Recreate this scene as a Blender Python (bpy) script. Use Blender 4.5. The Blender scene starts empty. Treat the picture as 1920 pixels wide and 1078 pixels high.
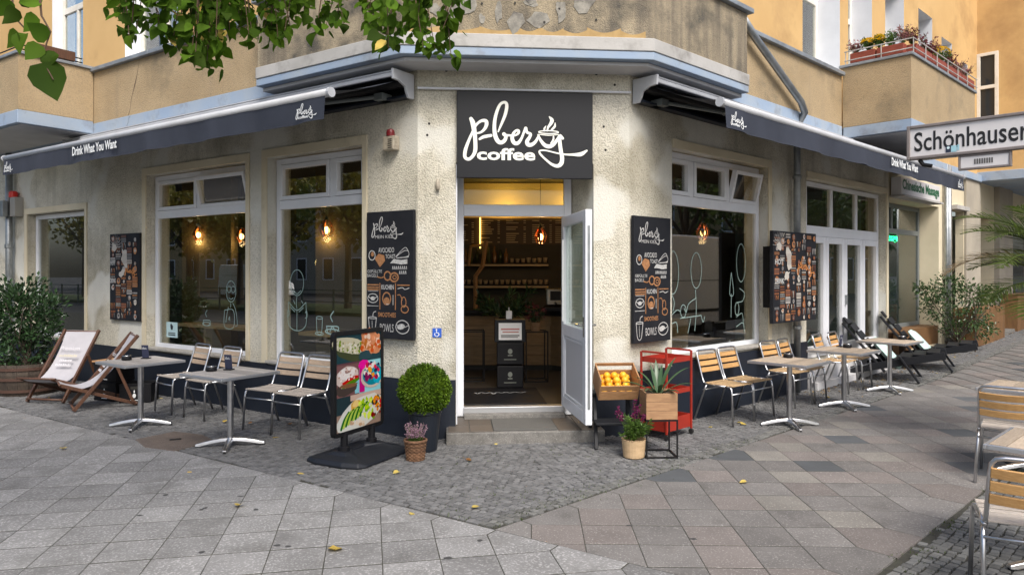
import bpy, bmesh, math, random
from mathutils import Vector, Matrix, noise

random.seed(7)
S = bpy.context.scene
COL = S.collection
R_ = math.radians

# ------------------------------------------------------------------ camera, sky, sun, exposure
cam = bpy.data.objects.new('camera', bpy.data.cameras.new('camera'))
COL.objects.link(cam)
cam.location = (0, 0, 1.75)
cam.rotation_euler = (R_(90), 0, 0)
cam.data.sensor_width = 36
cam.data.lens = 36 * 1331 / 1920
cam.data.shift_y = -30 / 1920
cam.data.clip_start = 0.05
cam.data.clip_end = 600
S.camera = cam

SUN_EL, SUN_AZ = 50, 163          # azimuth clockwise from +Y: behind the camera, a little to the right
world = bpy.data.worlds.new('World')
S.world = world
world.use_nodes = True
wn = world.node_tree
wn.nodes.clear()
sky = wn.nodes.new('ShaderNodeTexSky')
sky.sky_type = 'NISHITA'
sky.sun_disc = False
sky.sun_elevation = R_(SUN_EL)
sky.sun_rotation = R_(SUN_AZ)
sky.air_density = 1.0
sky.dust_density = 4.0
sky.ozone_density = 1.0
bg = wn.nodes.new('ShaderNodeBackground')
bg.inputs['Strength'].default_value = 0.085
wo = wn.nodes.new('ShaderNodeOutputWorld')
wn.links.new(sky.outputs[0], bg.inputs[0])
wn.links.new(bg.outputs[0], wo.inputs[0])

sd = bpy.data.lights.new('sun', 'SUN')
sd.energy = 1.5
sd.angle = R_(26)
sd.color = (1, .965, .91)
sun = bpy.data.objects.new('sun', sd)
COL.objects.link(sun)
_sv = Vector((math.sin(R_(SUN_AZ)) * math.cos(R_(SUN_EL)), math.cos(R_(SUN_AZ)) * math.cos(R_(SUN_EL)), math.sin(R_(SUN_EL))))
sun.rotation_euler = _sv.to_track_quat('Z', 'Y').to_euler()
sun.location = (0, 0, 20)

S.view_settings.view_transform = 'Standard'
S.view_settings.look = 'None'
S.view_settings.exposure = 1.22
S.view_settings.gamma = 1
S.render.engine = 'CYCLES'

# ------------------------------------------------------------------ frames of the three walls (u along, d out of the wall, z up)
CLp, CRp = Vector((-.990, 7.447, 0)), Vector((1.262, 7.636, 0))
aL, aR, aC = R_(33.8), R_(43.35), R_(4.8)
def frame(o, u, n):
    return Matrix(((u[0], n[0], 0, o[0]), (u[1], n[1], 0, o[1]), (0, 0, 1, 0), (0, 0, 0, 1)))
FL = frame(CLp, (-math.cos(aL), math.sin(aL)), (-math.sin(aL), -math.cos(aL)))
FR = frame(CRp, (math.cos(aR), math.sin(aR)), (math.sin(aR), -math.cos(aR)))
FC = frame(CLp, (math.cos(aC), math.sin(aC)), (math.sin(aC), -math.cos(aC)))
FLi, FRi, FCi = FL.inverted(), FR.inverted(), FC.inverted()
def face_rot(fx, fy):             # z rotation that turns local +y to (fx, fy)
    return math.atan2(-fx, fy)
ROT_L = face_rot(-math.sin(aL), -math.cos(aL))
ROT_R = face_rot(math.sin(aR), -math.cos(aR))
def gz(x, y):                     # the pavement climbs a little along the right-hand street
    u = (FRi @ Vector((x, y, 0)))[0]
    return max(0., min(.34, .03 * (u - 6.)))
def onplane(F, u, d, z, flip=False):
    """matrix that stands a flat drawing (x right, y up) on a wall plane"""
    ux = F.to_3x3() @ Vector((-1 if flip else 1, 0, 0))
    n = F.to_3x3() @ Vector((0, 1, 0))
    o = F @ Vector((u, d, z))
    return Matrix(((ux.x, 0, n.x, o.x), (ux.y, 0, n.y, o.y), (0, 1, 0, o.z), (0, 0, 0, 1)))

# ------------------------------------------------------------------ mesh builder
I4 = Matrix.Identity(4)
MW = {}
class MB:
    def __init__(s, M=None):
        s.M = M or I4; s.v = []; s.f = []; s.c = []; s.cur = None
    def add(s, vs, fs, M=None):
        T = s.M @ M if M is not None else s.M
        o = len(s.v)
        s.v += [T @ Vector(p) for p in vs]
        s.f += [tuple(i + o for i in f) for f in fs]
        if s.cur is not None: s.c += [s.cur] * len(fs)
        return s
    def box(s, x0, x1, y0, y1, z0, z1, M=None):
        return s.add([(x0,y0,z0),(x1,y0,z0),(x1,y1,z0),(x0,y1,z0),(x0,y0,z1),(x1,y0,z1),(x1,y1,z1),(x0,y1,z1)],
                     [(0,3,2,1),(4,5,6,7),(0,1,5,4),(1,2,6,5),(2,3,7,6),(3,0,4,7)], M)
    def bar(s, p, q, w, h, up=(0,0,1)):
        p, q = Vector(p), Vector(q); d = (q - p); L = d.length; d.normalize()
        upv = Vector(up)
        if abs(d.dot(upv)) > .98: upv = Vector((0, 1, 0))
        x = d.cross(upv).normalized(); y = x.cross(d)
        M = Matrix(((x.x,d.x,y.x,p.x),(x.y,d.y,y.y,p.y),(x.z,d.z,y.z,p.z),(0,0,0,1)))
        return s.box(-w/2, w/2, 0, L, -h/2, h/2, M)
    def tube(s, pts, r, n=8, closed=False, cap=True):
        pts = [Vector(p) for p in pts]; m = len(pts); vs = []; fs = []
        rr = r if isinstance(r, (list, tuple)) else [r] * m
        ref = None
        for i, p in enumerate(pts):
            if closed: t = pts[(i+1) % m] - pts[i-1]
            else: t = pts[min(i+1, m-1)] - pts[max(i-1, 0)]
            t.normalize()
            if ref is None:
                ref = Vector((0,0,1)) if abs(t.z) < .9 else Vector((1,0,0))
            x = (ref - t * ref.dot(t)).normalized(); ref = x; y = t.cross(x)
            for k in range(n):
                a = 2 * math.pi * k / n
                vs.append(p + (x * math.cos(a) + y * math.sin(a)) * rr[i])
        for i in range(m if closed else m - 1):
            j = (i + 1) % m
            for k in range(n):
                l = (k + 1) % n
                fs.append((i*n+k, i*n+l, j*n+l, j*n+k))
        if cap and not closed:
            fs.append(tuple(reversed(range(n)))); fs.append(tuple(range((m-1)*n, m*n)))
        return s.add(vs, fs)
    def cyl(s, p, q, r0, r1=None, n=12):
        return s.tube([p, q], [r0, r0 if r1 is None else r1], n)
    def lathe(s, prof, c=(0,0,0), n=16, M=None, wob=0):
        vs = []; fs = []; m = len(prof)
        for r, z in prof:
            for k in range(n):
                a = 2 * math.pi * k / n
                q = r * (1 + (random.uniform(-wob, wob) if wob else 0))
                vs.append((c[0] + q*math.cos(a), c[1] + q*math.sin(a), c[2] + z))
        for i in range(m-1):
            for k in range(n):
                l = (k+1) % n
                fs.append((i*n+k, i*n+l, (i+1)*n+l, (i+1)*n+k))
        if prof[0][0] > 1e-5: fs.append(tuple(reversed(range(n))))
        if prof[-1][0] > 1e-5: fs.append(tuple(range((m-1)*n, m*n)))
        return s.add(vs, fs, M)
    def sph(s, c, r, n=12, m=8, sc=(1,1,1), jit=0):
        vs = [(c[0], c[1], c[2] - r*sc[2])]; fs = []
        for i in range(1, m):
            t = math.pi * i / m
            for k in range(n):
                a = 2*math.pi*k/n; q = r * (1 + random.uniform(-jit, jit))
                vs.append((c[0]+q*sc[0]*math.sin(t)*math.cos(a), c[1]+q*sc[1]*math.sin(t)*math.sin(a), c[2]-q*sc[2]*math.cos(t)))
        vs.append((c[0], c[1], c[2] + r*sc[2]))
        for k in range(n): fs.append((0, 1+(k+1) % n, 1+k))
        for i in range(m-2):
            for k in range(n):
                l = (k+1) % n; a = 1+i*n
                fs.append((a+k, a+l, a+n+l, a+n+k))
        e = len(vs)-1; a = 1+(m-2)*n
        for k in range(n): fs.append((a+k, a+(k+1) % n, e))
        return s.add(vs, fs)
    def prism(s, poly, z0, z1, M=None):
        n = len(poly)
        vs = [(p[0], p[1], z0) for p in poly] + [(p[0], p[1], z1) for p in poly]
        fs = [tuple(reversed(range(n))), tuple(range(n, 2*n))] + [(i, (i+1) % n, n+(i+1) % n, n+i) for i in range(n)]
        return s.add(vs, fs, M)
    def quad(s, a, b, c, d): return s.add([a, b, c, d], [(0, 1, 2, 3)])
    def disc(s, x, y, rx, ry, z, n=14, rot=0, jit=0):
        vs = []
        for k in range(n):
            a = 2*math.pi*k/n; j = 1 + random.uniform(-jit, jit)
            px, py = rx*j*math.cos(a), ry*j*math.sin(a)
            vs.append((x + px*math.cos(rot) - py*math.sin(rot), y + px*math.sin(rot) + py*math.cos(rot), z))
        return s.add(vs, [tuple(range(n))])
    def ribbon(s, pts, z=0., dz=.0012, sub=6, wscale=1., closed=False):
        """flat brush stroke through (x, y, width) points"""
        P = [Vector(p) for p in pts]
        if closed: P = P + [P[0]]
        Q = []
        for i in range(len(P)-1):
            a = P[i-1] if i else (P[-2] if closed else P[0]*2-P[1])
            d = P[i+2] if i+2 < len(P) else (P[1] if closed else P[-1]*2-P[-2])
            b, c = P[i], P[i+1]
            for k in range(sub):
                t = k/sub
                Q.append(.5*((2*b) + (c-a)*t + (2*a-5*b+4*c-d)*t*t + (3*b-a-3*c+d)*t*t*t))
        Q.append(P[-1])
        vs = []; fs = []; m = len(Q)
        for i, q in enumerate(Q):
            t = (Q[min(i+1, m-1)] - Q[max(i-1, 0)]); t.z = 0
            if t.length < 1e-9: t = Vector((1,0,0))
            t.normalize(); nn = Vector((-t.y, t.x)); w = max(q.z, 1e-4)*wscale/2
            zz = z + dz*i/m
            vs += [(q.x+nn.x*w, q.y+nn.y*w, zz), (q.x-nn.x*w, q.y-nn.y*w, zz)]
        fs = [(2*i, 2*i+1, 2*i+3, 2*i+2) for i in range(m-1)]
        s.add(vs, fs)
        for q, zz in ((Q[0], z), (Q[-1], z+dz)):
            if q.z > .012: s.disc(q.x, q.y, q.z*wscale/2, q.z*wscale/2, zz+.0002, 10)
        return s
    def mesh(s, name, smooth=False, fix=True, inv=None):
        me = bpy.data.meshes.new(name)
        vs = [inv @ p for p in s.v] if inv is not None else s.v
        me.from_pydata([tuple(p) for p in vs], [], s.f)
        if s.c:
            at = me.color_attributes.new('Col', 'FLOAT_COLOR', 'CORNER')
            i = 0
            for f, c in zip(s.f, s.c):
                for _ in f:
                    at.data[i].color = (*c, 1); i += 1
        if fix:
            b = bmesh.new(); b.from_mesh(me)
            bmesh.ops.recalc_face_normals(b, faces=b.faces)
            b.to_mesh(me); b.free()
        if smooth:
            me.polygons.foreach_set('use_smooth', [True]*len(me.polygons))
        return me
    def build(s, name, mat, parent=None, smooth=False, bevel=0, fix=True, local=False, auto=None, seg=2):
        inv = MW[parent.name].inverted() if (parent is not None and not local) else None
        me = s.mesh(name, smooth, fix, inv)
        return put(name, me, mat, parent, bevel, auto, seg)
def put(name, me, mat, parent=None, bevel=0, auto=None, seg=2):
    o = bpy.data.objects.new(name, me); COL.objects.link(o)
    if mat is not None and not me.materials: me.materials.append(mat)
    if parent is not None:
        o.parent = parent; MW[o.name] = MW[parent.name]
    else: MW[o.name] = I4
    if bevel:
        b = o.modifiers.new('bevel', 'BEVEL'); b.width = bevel; b.segments = seg; b.limit_method = 'ANGLE'; b.angle_limit = R_(35)
    return o
def tag(o, label=None, cat=None, group=None, kind=None):
    if label: o['label'] = label
    if cat: o['category'] = cat
    if group: o['group'] = group
    if kind: o['kind'] = kind
    return o
def thing(name, label, cat, loc=(0,0,0), rz=0, group=None):
    o = bpy.data.objects.new(name, None); COL.objects.link(o)
    o.empty_display_size = .1
    o.location = loc; o.rotation_euler = (0, 0, rz)
    MW[o.name] = Matrix.Translation(Vector(loc)) @ Matrix.Rotation(rz, 4, 'Z')
    return tag(o, label, cat, group)
KIDS = {}
def copy_tree(o, loc=None, rz=None, label=None, parent=None, group=None, mats=None):
    c = o.copy(); COL.objects.link(c); c.parent = parent
    if loc is not None: c.location = loc
    if rz is not None: c.rotation_euler = (0, 0, rz)
    if label: c['label'] = label
    if group: c['group'] = group
    if mats and c.type == 'MESH' and c.data.materials and c.data.materials[0].name in mats:
        key = (c.data.name, c.data.materials[0].name)
        if key not in KIDS:
            d = c.data.copy(); d.materials.clear(); d.materials.append(mats[key[1]]); KIDS[key] = d
        c.data = KIDS[key]
    for ch in [x for x in ALLKIDS(o)]: copy_tree(ch, parent=c, mats=mats)
    return c
def ALLKIDS(o):
    return [x for x in list(COL.objects) if x.parent == o] if False else list(o.children)

# ------------------------------------------------------------------ materials
def mat(name, col, rough=.6, metal=0., col2=None, var=.0, vscale=6., detail=4., bump=0., bscale=80., spec=.5, orand=0., island=0.,
        dirt=None, dscale=2., dlo=.5, dhi=.7, emit=None, estr=0., coords='Object', stretch=None, speck=None, sscale=200., slo=.6, shi=.66, bdist=.01, coat=0, transm=0):
    m = bpy.data.materials.new(name); m.use_nodes = True
    nt = m.node_tree; N = nt.nodes; L = nt.links
    p = N['Principled BSDF']
    p.inputs['Roughness'].default_value = rough; p.inputs['Metallic'].default_value = metal
    p.inputs['Specular IOR Level'].default_value = spec
    if coat: p.inputs['Coat Weight'].default_value = coat
    tc = N.new('ShaderNodeTexCoord'); vec = tc.outputs[coords]
    if orand:
        oi = N.new('ShaderNodeObjectInfo'); ad = N.new('ShaderNodeVectorMath'); ad.operation = 'MULTIPLY_ADD'
        ad.inputs[1].default_value = (37, 19, 53)
        L.new(oi.outputs['Random'], ad.inputs[0]); L.new(vec, ad.inputs[2]); vec = ad.outputs[0]
    if stretch:
        mp = N.new('ShaderNodeMapping'); mp.inputs['Scale'].default_value = stretch
        L.new(vec, mp.inputs['Vector']); vec = mp.outputs[0]
    def nz(scale, det=4., rgh=.6):
        n = N.new('ShaderNodeTexNoise'); n.inputs['Scale'].default_value = scale; n.inputs['Detail'].default_value = det
        n.inputs['Roughness'].default_value = rgh
        L.new(vec, n.inputs['Vector']); return n.outputs[0]
    def rng(sock, a, b):
        r = N.new('ShaderNodeMapRange'); r.inputs[1].default_value = a; r.inputs[2].default_value = b; L.new(sock, r.inputs[0]); return r.outputs[0]
    def mix(fac, a, b, mode='MIX'):
        x = N.new('ShaderNodeMix'); x.data_type = 'RGBA'; x.blend_type = mode
        if hasattr(fac, 'links'): L.new(fac, x.inputs[0])
        else: x.inputs[0].default_value = fac
        for s_, v in ((6, a), (7, b)):
            if hasattr(v, 'links'): L.new(v, x.inputs[s_])
            else: x.inputs[s_].default_value = (*v, 1)
        return x.outputs[2]
    c = None
    if col2 is None and var: col2 = tuple(max(0, k*(1-var)) for k in col)
    if col2 is not None: c = mix(rng(nz(vscale, detail), .35, .65), col, col2)
    base = c if c is not None else col
    if speck: base = mix(rng(nz(sscale, 2), slo, shi), base, speck)
    if dirt: base = mix(rng(nz(dscale, 6, .65), dlo, dhi), base, dirt)
    if orand or island:
        hsv = N.new('ShaderNodeHueSaturation'); ma = N.new('ShaderNodeMath'); ma.operation = 'MULTIPLY_ADD'
        if island:
            g = N.new('ShaderNodeNewGeometry'); L.new(g.outputs['Random Per Island'], ma.inputs[0]); k = island
        else: L.new(oi.outputs['Random'], ma.inputs[0]); k = orand
        ma.inputs[1].default_value = 2*k; ma.inputs[2].default_value = 1-k
        L.new(ma.outputs[0], hsv.inputs['Value'])
        if hasattr(base, 'links'): L.new(base, hsv.inputs['Color'])
        else: hsv.inputs['Color'].default_value = (*base, 1)
        base = hsv.outputs[0]
    if hasattr(base, 'links'): L.new(base, p.inputs['Base Color'])
    else: p.inputs['Base Color'].default_value = (*base, 1)
    if bump:
        b = N.new('ShaderNodeBump'); b.inputs['Strength'].default_value = bump; b.inputs['Distance'].default_value = bdist
        L.new(nz(bscale, 5), b.inputs['Height']); L.new(b.outputs[0], p.inputs['Normal'])
    if emit:
        p.inputs['Emission Color'].default_value = (*emit, 1); p.inputs['Emission Strength'].default_value = estr
    if transm: p.inputs['Transmission Weight'].default_value = transm
    return m
def leafmat(name, col, col2, vscale=3, island=.35, rough=.45, orand=0, trans=.25):
    m = mat(name, col, rough, spec=.5 if rough < .5 else .2, col2=col2, vscale=vscale, detail=2, island=0 if orand else island, orand=orand)
    nt = m.node_tree; p = nt.nodes['Principled BSDF']; o = nt.nodes['Material Output']
    t = nt.nodes.new('ShaderNodeBsdfTranslucent'); x = nt.nodes.new('ShaderNodeMixShader'); x.inputs[0].default_value = trans
    src = p.inputs['Base Color'].links[0].from_socket
    nt.links.new(src, t.inputs['Color']); nt.links.new(p.outputs[0], x.inputs[1]); nt.links.new(t.outputs[0], x.inputs[2])
    nt.links.new(x.outputs[0], o.inputs['Surface'])
    return m
def glassmat(name, ior=1.5, tint=(.82,.88,.86), rough=0.):
    m = bpy.data.materials.new(name); m.use_nodes = True; nt = m.node_tree; nt.nodes.clear()
    o = nt.nodes.new('ShaderNodeOutputMaterial'); x = nt.nodes.new('ShaderNodeMixShader')
    f = nt.nodes.new('ShaderNodeFresnel'); f.inputs[0].default_value = ior
    t = nt.nodes.new('ShaderNodeBsdfTransparent'); t.inputs[0].default_value = (*tint, 1)
    g = nt.nodes.new('ShaderNodeBsdfGlossy'); g.inputs['Roughness'].default_value = rough
    g2 = nt.nodes.new('ShaderNodeNewGeometry'); r = nt.nodes.new('ShaderNodeMapRange'); r.inputs[3].default_value = ior; r.inputs[4].default_value = 1/ior
    nt.links.new(g2.outputs['Backfacing'], r.inputs[0]); nt.links.new(r.outputs[0], f.inputs[0])   # the same pane law on both faces of the sheet
    nt.links.new(f.outputs[0], x.inputs[0]); nt.links.new(t.outputs[0], x.inputs[1]); nt.links.new(g.outputs[0], x.inputs[2])
    nt.links.new(x.outputs[0], o.inputs[0]); return m
def printmat(name, rough=.6):
    m = bpy.data.materials.new(name); m.use_nodes = True; nt = m.node_tree; p = nt.nodes['Principled BSDF']
    a = nt.nodes.new('ShaderNodeAttribute'); a.attribute_name = 'Col'
    nt.links.new(a.outputs['Color'], p.inputs['Base Color']); p.inputs['Roughness'].default_value = rough
    return m
def plastermat(name, col, col2, grain=55, bump=.9, dirtc=(.16,.14,.10), dlo=.55, dhi=.8, dscale=1.1, pits=True, streak=None, pit_shade=(.2,.18,.13), patch=None):
    """roughcast: coarse grain relief, pits darkened with painted shade, broad weather stains"""
    m = mat(name, col, .92, col2=col2, vscale=1.3, detail=6, dirt=dirtc, dscale=dscale, dlo=dlo, dhi=dhi, spec=.2)
    nt = m.node_tree; N = nt.nodes; L = nt.links; p = N['Principled BSDF']
    tc = [n for n in N if n.type == 'TEX_COORD'][0]
    base = p.inputs['Base Color'].links[0].from_socket
    v = N.new('ShaderNodeTexVoronoi'); v.inputs['Scale'].default_value = grain; v.feature = 'F1'
    n = N.new('ShaderNodeTexNoise'); n.inputs['Scale'].default_value = grain*.8; n.inputs['Detail'].default_value = 4; n.inputs['Roughness'].default_value = .7
    wv = N.new('ShaderNodeVectorMath'); wv.operation = 'MULTIPLY_ADD'; wv.inputs[1].default_value = (.03,.03,.03)
    L.new(tc.outputs['Object'], n.inputs['Vector']); L.new(n.outputs['Color'], wv.inputs[0]); L.new(tc.outputs['Object'], wv.inputs[2]); L.new(wv.outputs[0], v.inputs['Vector'])
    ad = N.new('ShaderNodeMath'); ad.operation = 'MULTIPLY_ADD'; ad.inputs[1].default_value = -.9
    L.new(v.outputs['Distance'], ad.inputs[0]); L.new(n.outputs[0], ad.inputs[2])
    b = N.new('ShaderNodeBump'); b.inputs['Strength'].default_value = bump; b.inputs['Distance'].default_value = .012
    L.new(ad.outputs[0], b.inputs['Height']); L.new(b.outputs[0], p.inputs['Normal'])
    if pits:  # shade of the grain hollows, put into the colour to strengthen the relief
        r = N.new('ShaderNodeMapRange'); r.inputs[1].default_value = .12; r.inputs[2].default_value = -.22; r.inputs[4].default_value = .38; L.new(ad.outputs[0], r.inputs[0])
        x = N.new('ShaderNodeMix'); x.data_type = 'RGBA'; L.new(r.outputs[0], x.inputs[0]); L.new(base, x.inputs[6]); x.inputs[7].default_value = (*pit_shade, 1)
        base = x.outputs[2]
    if streak:
        mp = N.new('ShaderNodeMapping'); mp.inputs['Scale'].default_value = (2.6, 2.6, .22); L.new(tc.outputs['Object'], mp.inputs['Vector'])
        s2 = N.new('ShaderNodeTexNoise'); s2.inputs['Scale'].default_value = 1.6; s2.inputs['Detail'].default_value = 7; L.new(mp.outputs[0], s2.inputs['Vector'])
        r2 = N.new('ShaderNodeMapRange'); r2.inputs[1].default_value = streak[1]; r2.inputs[2].default_value = streak[2]; r2.inputs[4].default_value = streak[3]; L.new(s2.outputs[0], r2.inputs[0])
        x2 = N.new('ShaderNodeMix'); x2.data_type = 'RGBA'; L.new(r2.outputs[0], x2.inputs[0]); L.new(base, x2.inputs[6]); x2.inputs[7].default_value = (*streak[0], 1)
        base = x2.outputs[2]
    if patch:
        n3 = N.new('ShaderNodeTexNoise'); n3.inputs['Scale'].default_value = patch[1]; n3.inputs['Detail'].default_value = 3; n3.inputs['Roughness'].default_value = .45; L.new(tc.outputs['Object'], n3.inputs['Vector'])
        r3 = N.new('ShaderNodeMapRange'); r3.inputs[1].default_value = .54; r3.inputs[2].default_value = .60; r3.inputs[4].default_value = .7; L.new(n3.outputs[0], r3.inputs[0])
        x3 = N.new('ShaderNodeMix'); x3.data_type = 'RGBA'; L.new(r3.outputs[0], x3.inputs[0]); L.new(base, x3.inputs[6]); x3.inputs[7].default_value = (*patch[0], 1)
        base = x3.outputs[2]
        s3 = N.new('ShaderNodeMath'); s3.operation = 'MULTIPLY_ADD'; s3.inputs[1].default_value = -.6; s3.inputs[2].default_value = bump; L.new(r3.outputs[0], s3.inputs[0]); L.new(s3.outputs[0], b.inputs['Strength'])
    L.new(base, p.inputs['Base Color'])
    return m

M = {}
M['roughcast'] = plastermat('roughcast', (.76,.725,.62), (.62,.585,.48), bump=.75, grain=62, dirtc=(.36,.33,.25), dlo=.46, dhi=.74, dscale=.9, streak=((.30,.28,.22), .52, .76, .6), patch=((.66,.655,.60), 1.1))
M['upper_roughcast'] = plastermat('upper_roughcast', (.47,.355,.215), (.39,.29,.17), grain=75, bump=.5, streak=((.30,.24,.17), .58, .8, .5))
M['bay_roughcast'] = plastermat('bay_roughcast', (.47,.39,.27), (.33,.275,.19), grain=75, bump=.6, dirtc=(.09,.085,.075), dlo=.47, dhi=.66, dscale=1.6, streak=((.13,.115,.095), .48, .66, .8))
M['yellow'] = mat('yellow_render', (.62,.415,.19), .9, col2=(.55,.355,.155), dirt=(.36,.22,.10), dscale=.7, dlo=.52, dhi=.8, vscale=.8, bump=.1, bscale=40, spec=.2)
M['cream_smooth'] = mat('cream_render', (.70,.63,.47), .9, col2=(.61,.54,.39), vscale=1.2, dirt=(.35,.3,.2), dscale=2, dlo=.6, dhi=.9, bump=.15, spec=.2)
M['grey_render'] = mat('grey_render', (.42,.38,.31), .9, col2=(.34,.31,.26), vscale=1.2, bump=.2, spec=.2)
M['blue_band'] = mat('pale_blue_band', (.27,.355,.48), .8, col2=(.33,.39,.46), vscale=2, dirt=(.2,.21,.23), dscale=3, dlo=.55, dhi=.8, bump=.2, bscale=30)
M['white_band'] = mat('off_white_band', (.47,.46,.44), .85, col2=(.38,.37,.35), vscale=2, dirt=(.2,.19,.175), dscale=3, dlo=.52, dhi=.8, bump=.2, bscale=30)
M['soffit'] = mat('soffit_paint', (.56,.56,.57), .85, col2=(.48,.48,.49), vscale=2)
M['coping'] = mat('zinc_coping', (.30,.33,.36), .5, col2=(.2,.22,.24), vscale=4, metal=.3)
M['plinth_pot'] = mat('dark_glazed_pot', (.012,.016,.024), .4)
M['plinth'] = mat('blue_black_plinth', (.007,.011,.021), .5, col2=(.011,.016,.027), vscale=3, bump=.25, bscale=50, dirt=(.03,.032,.036), dscale=5, dlo=.62, dhi=.85)
M['pvc'] = mat('white_window_plastic', (.74,.76,.80), .35, col2=(.68,.70,.74), vscale=3)
M['wood_frame'] = mat('painted_window_wood', (.78,.75,.68), .55, col2=(.68,.64,.56), vscale=5)
M['grey_frame'] = mat('grey_window_metal', (.16,.18,.18), .45)
M['sill'] = mat('stone_sill', (.40,.38,.34), .7, col2=(.3,.29,.27), vscale=10)
M['glass'] = glassmat('window_glass', 2.35, (.90,.93,.91))
M['glass_clear'] = glassmat('door_glass', 1.5)
M['dark'] = mat('dark_interior', (.03,.028,.024), .8)
M['alu'] = mat('brushed_aluminium', (.62,.63,.64), .28, metal=1., col2=(.5,.5,.52), vscale=12)
M['far_leaf2'] = leafmat('shade_tree_leaf', (.07,.11,.025), (.05,.075,.015), vscale=.5, island=.4, trans=.35)
M['alu_matt'] = mat('matt_aluminium', (.60,.61,.63), .42, metal=.9)
M['galv'] = mat('galvanised_steel', (.36,.38,.39), .45, metal=.8, col2=(.25,.27,.28), vscale=6)
M['black_metal'] = mat('black_metal', (.009,.009,.010), .5, spec=.25)
M['black_plastic'] = mat('black_plastic', (.006,.006,.008), .55, spec=.3, bump=.1, bscale=200)
M['black_wood'] = mat('black_wood', (.010,.011,.014), .55, spec=.3, bump=.2, bscale=30)
M['slat_grey'] = mat('weathered_slat', (.44,.335,.245), .7, col2=(.33,.25,.18), vscale=20, stretch=(1,6,6), orand=.12, bump=.3, bscale=50)
M['slat_orange'] = mat('oiled_slat', (.56,.33,.13), .5, col2=(.46,.25,.09), vscale=20, stretch=(1,6,6), orand=.12, bump=.2, bscale=50)
M['slat_pale'] = mat('pale_seat_slat', (.50,.345,.19), .6, col2=(.40,.27,.14), vscale=20, stretch=(1,6,6), orand=.1, bump=.2, bscale=50)
M['plank'] = mat('table_plank', (.46,.375,.285), .65, col2=(.35,.28,.21), vscale=14, stretch=(1,8,8), orand=.22, bump=.25, bscale=50)
M['deck_wood'] = mat('brown_varnished_wood', (.115,.052,.028), .45, col2=(.075,.034,.02), vscale=12, stretch=(6,6,1))
M['canvas'] = mat('pale_canvas', (.42,.41,.435), .9, col2=(.37,.36,.385), vscale=4, bump=.15, bscale=300)
M['awning'] = mat('charcoal_awning', (.030,.036,.054), .85, col2=(.024,.029,.044), vscale=2, bump=.1, bscale=250)
M['awning_top'] = mat('awning_cloth', (.05,.055,.07), .85)
M['awning_white'] = mat('white_powder_coat', (.50,.515,.54), .45, col2=(.42,.43,.45), vscale=3)
M['white_print'] = mat('white_lettering', (.80,.82,.82), .6)
M['faint_print'] = mat('worn_white_print', (.56,.55,.57), .85)
M['chalk'] = mat('chalk_white', (.56,.56,.55), .8, col2=(.36,.36,.35), vscale=50)
M['chalk_orange'] = mat('chalk_orange', (.40,.19,.08), .8, col2=(.26,.12,.05), vscale=40)
M['glass_paint'] = mat('window_marker', (.27,.385,.36), .7)
M['sign_black'] = mat('black_sign_face', (.010,.011,.014), .42, spec=.35)
M['board_black'] = mat('menu_board', (.011,.012,.016), .65, col2=(.016,.017,.021), vscale=6, spec=.25)
M['sign_letters'] = mat('ivory_letters', (.86,.86,.78), .5)
M['print'] = printmat('printed_colours')
M['print_gloss'] = printmat('poster_print', .5); M['print_gloss'].node_tree.nodes['Principled BSDF'].inputs['Specular IOR Level'].default_value = .2
_pg = M['print_gloss'].node_tree; _h = _pg.nodes.new('ShaderNodeHueSaturation'); _h.inputs['Saturation'].default_value = 1.25; _h.inputs['Value'].default_value = .88
_pg.links.new(_pg.nodes['Attribute'].outputs['Color'], _h.inputs['Color']); _pg.links.new(_h.outputs[0], _pg.nodes['Principled BSDF'].inputs['Base Color'])
M['step'] = mat('granite_step', (.20,.19,.175), .7, col2=(.13,.125,.115), vscale=14, speck=(.34,.33,.31), sscale=120, bump=.3, bscale=60, dirt=(.09,.085,.075), dscale=4, dlo=.5, dhi=.8)
M['tile'] = mat('stoneware_tile', (.105,.085,.068), .55, col2=(.10,.085,.07), vscale=8, orand=.2, bump=.15)
M['mat_rubber'] = mat('rubber_mat', (.11,.108,.10), .8, bump=.5, bscale=140)
M['bed'] = mat('joint_sand', (.035,.033,.028), .95, col2=(.055,.055,.04), vscale=20, bump=.3)
M['slabL'] = mat('light_concrete_slab', (.222,.220,.217), .85, col2=(.180,.178,.175), vscale=3, orand=.15, speck=(.35,.345,.34), sscale=60, slo=.52, shi=.66, bump=.35, bscale=160, bdist=.004, dirt=(.10,.098,.092), dscale=1.8, dlo=.5, dhi=.78, spec=.3)
M['slabR'] = mat('brown_concrete_slab', (.172,.163,.155), .85, col2=(.138,.131,.125), vscale=3, orand=.13, speck=(.275,.262,.25), sscale=75, slo=.58, shi=.66, bump=.35, bscale=140, bdist=.004, dirt=(.085,.08,.072), dscale=2.3, dlo=.55, dhi=.8, spec=.3)
M['slabP'] = mat('pinkish_concrete_slab', (.182,.162,.151), .85, col2=(.148,.132,.123), vscale=3, orand=.12, speck=(.285,.262,.248), sscale=75, slo=.58, shi=.66, bump=.35, bscale=140, bdist=.004, spec=.3)
M['slabD'] = mat('dark_slate_slab', (.095,.102,.108), .8, col2=(.08,.085,.09), vscale=4, orand=.12, bump=.25, bscale=90, spec=.3)
M['slabY'] = mat('pale_concrete_slab', (.21,.198,.178), .85, col2=(.17,.16,.145), vscale=3, orand=.08, speck=(.33,.31,.28), sscale=75, bump=.35, bscale=140, bdist=.004, spec=.3)
M['cobble'] = mat('mosaic_stone', (.158,.158,.158), .75, col2=(.12,.12,.121), vscale=9, island=.24, bump=.3, bscale=90, bdist=.004, spec=.35)
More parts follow.
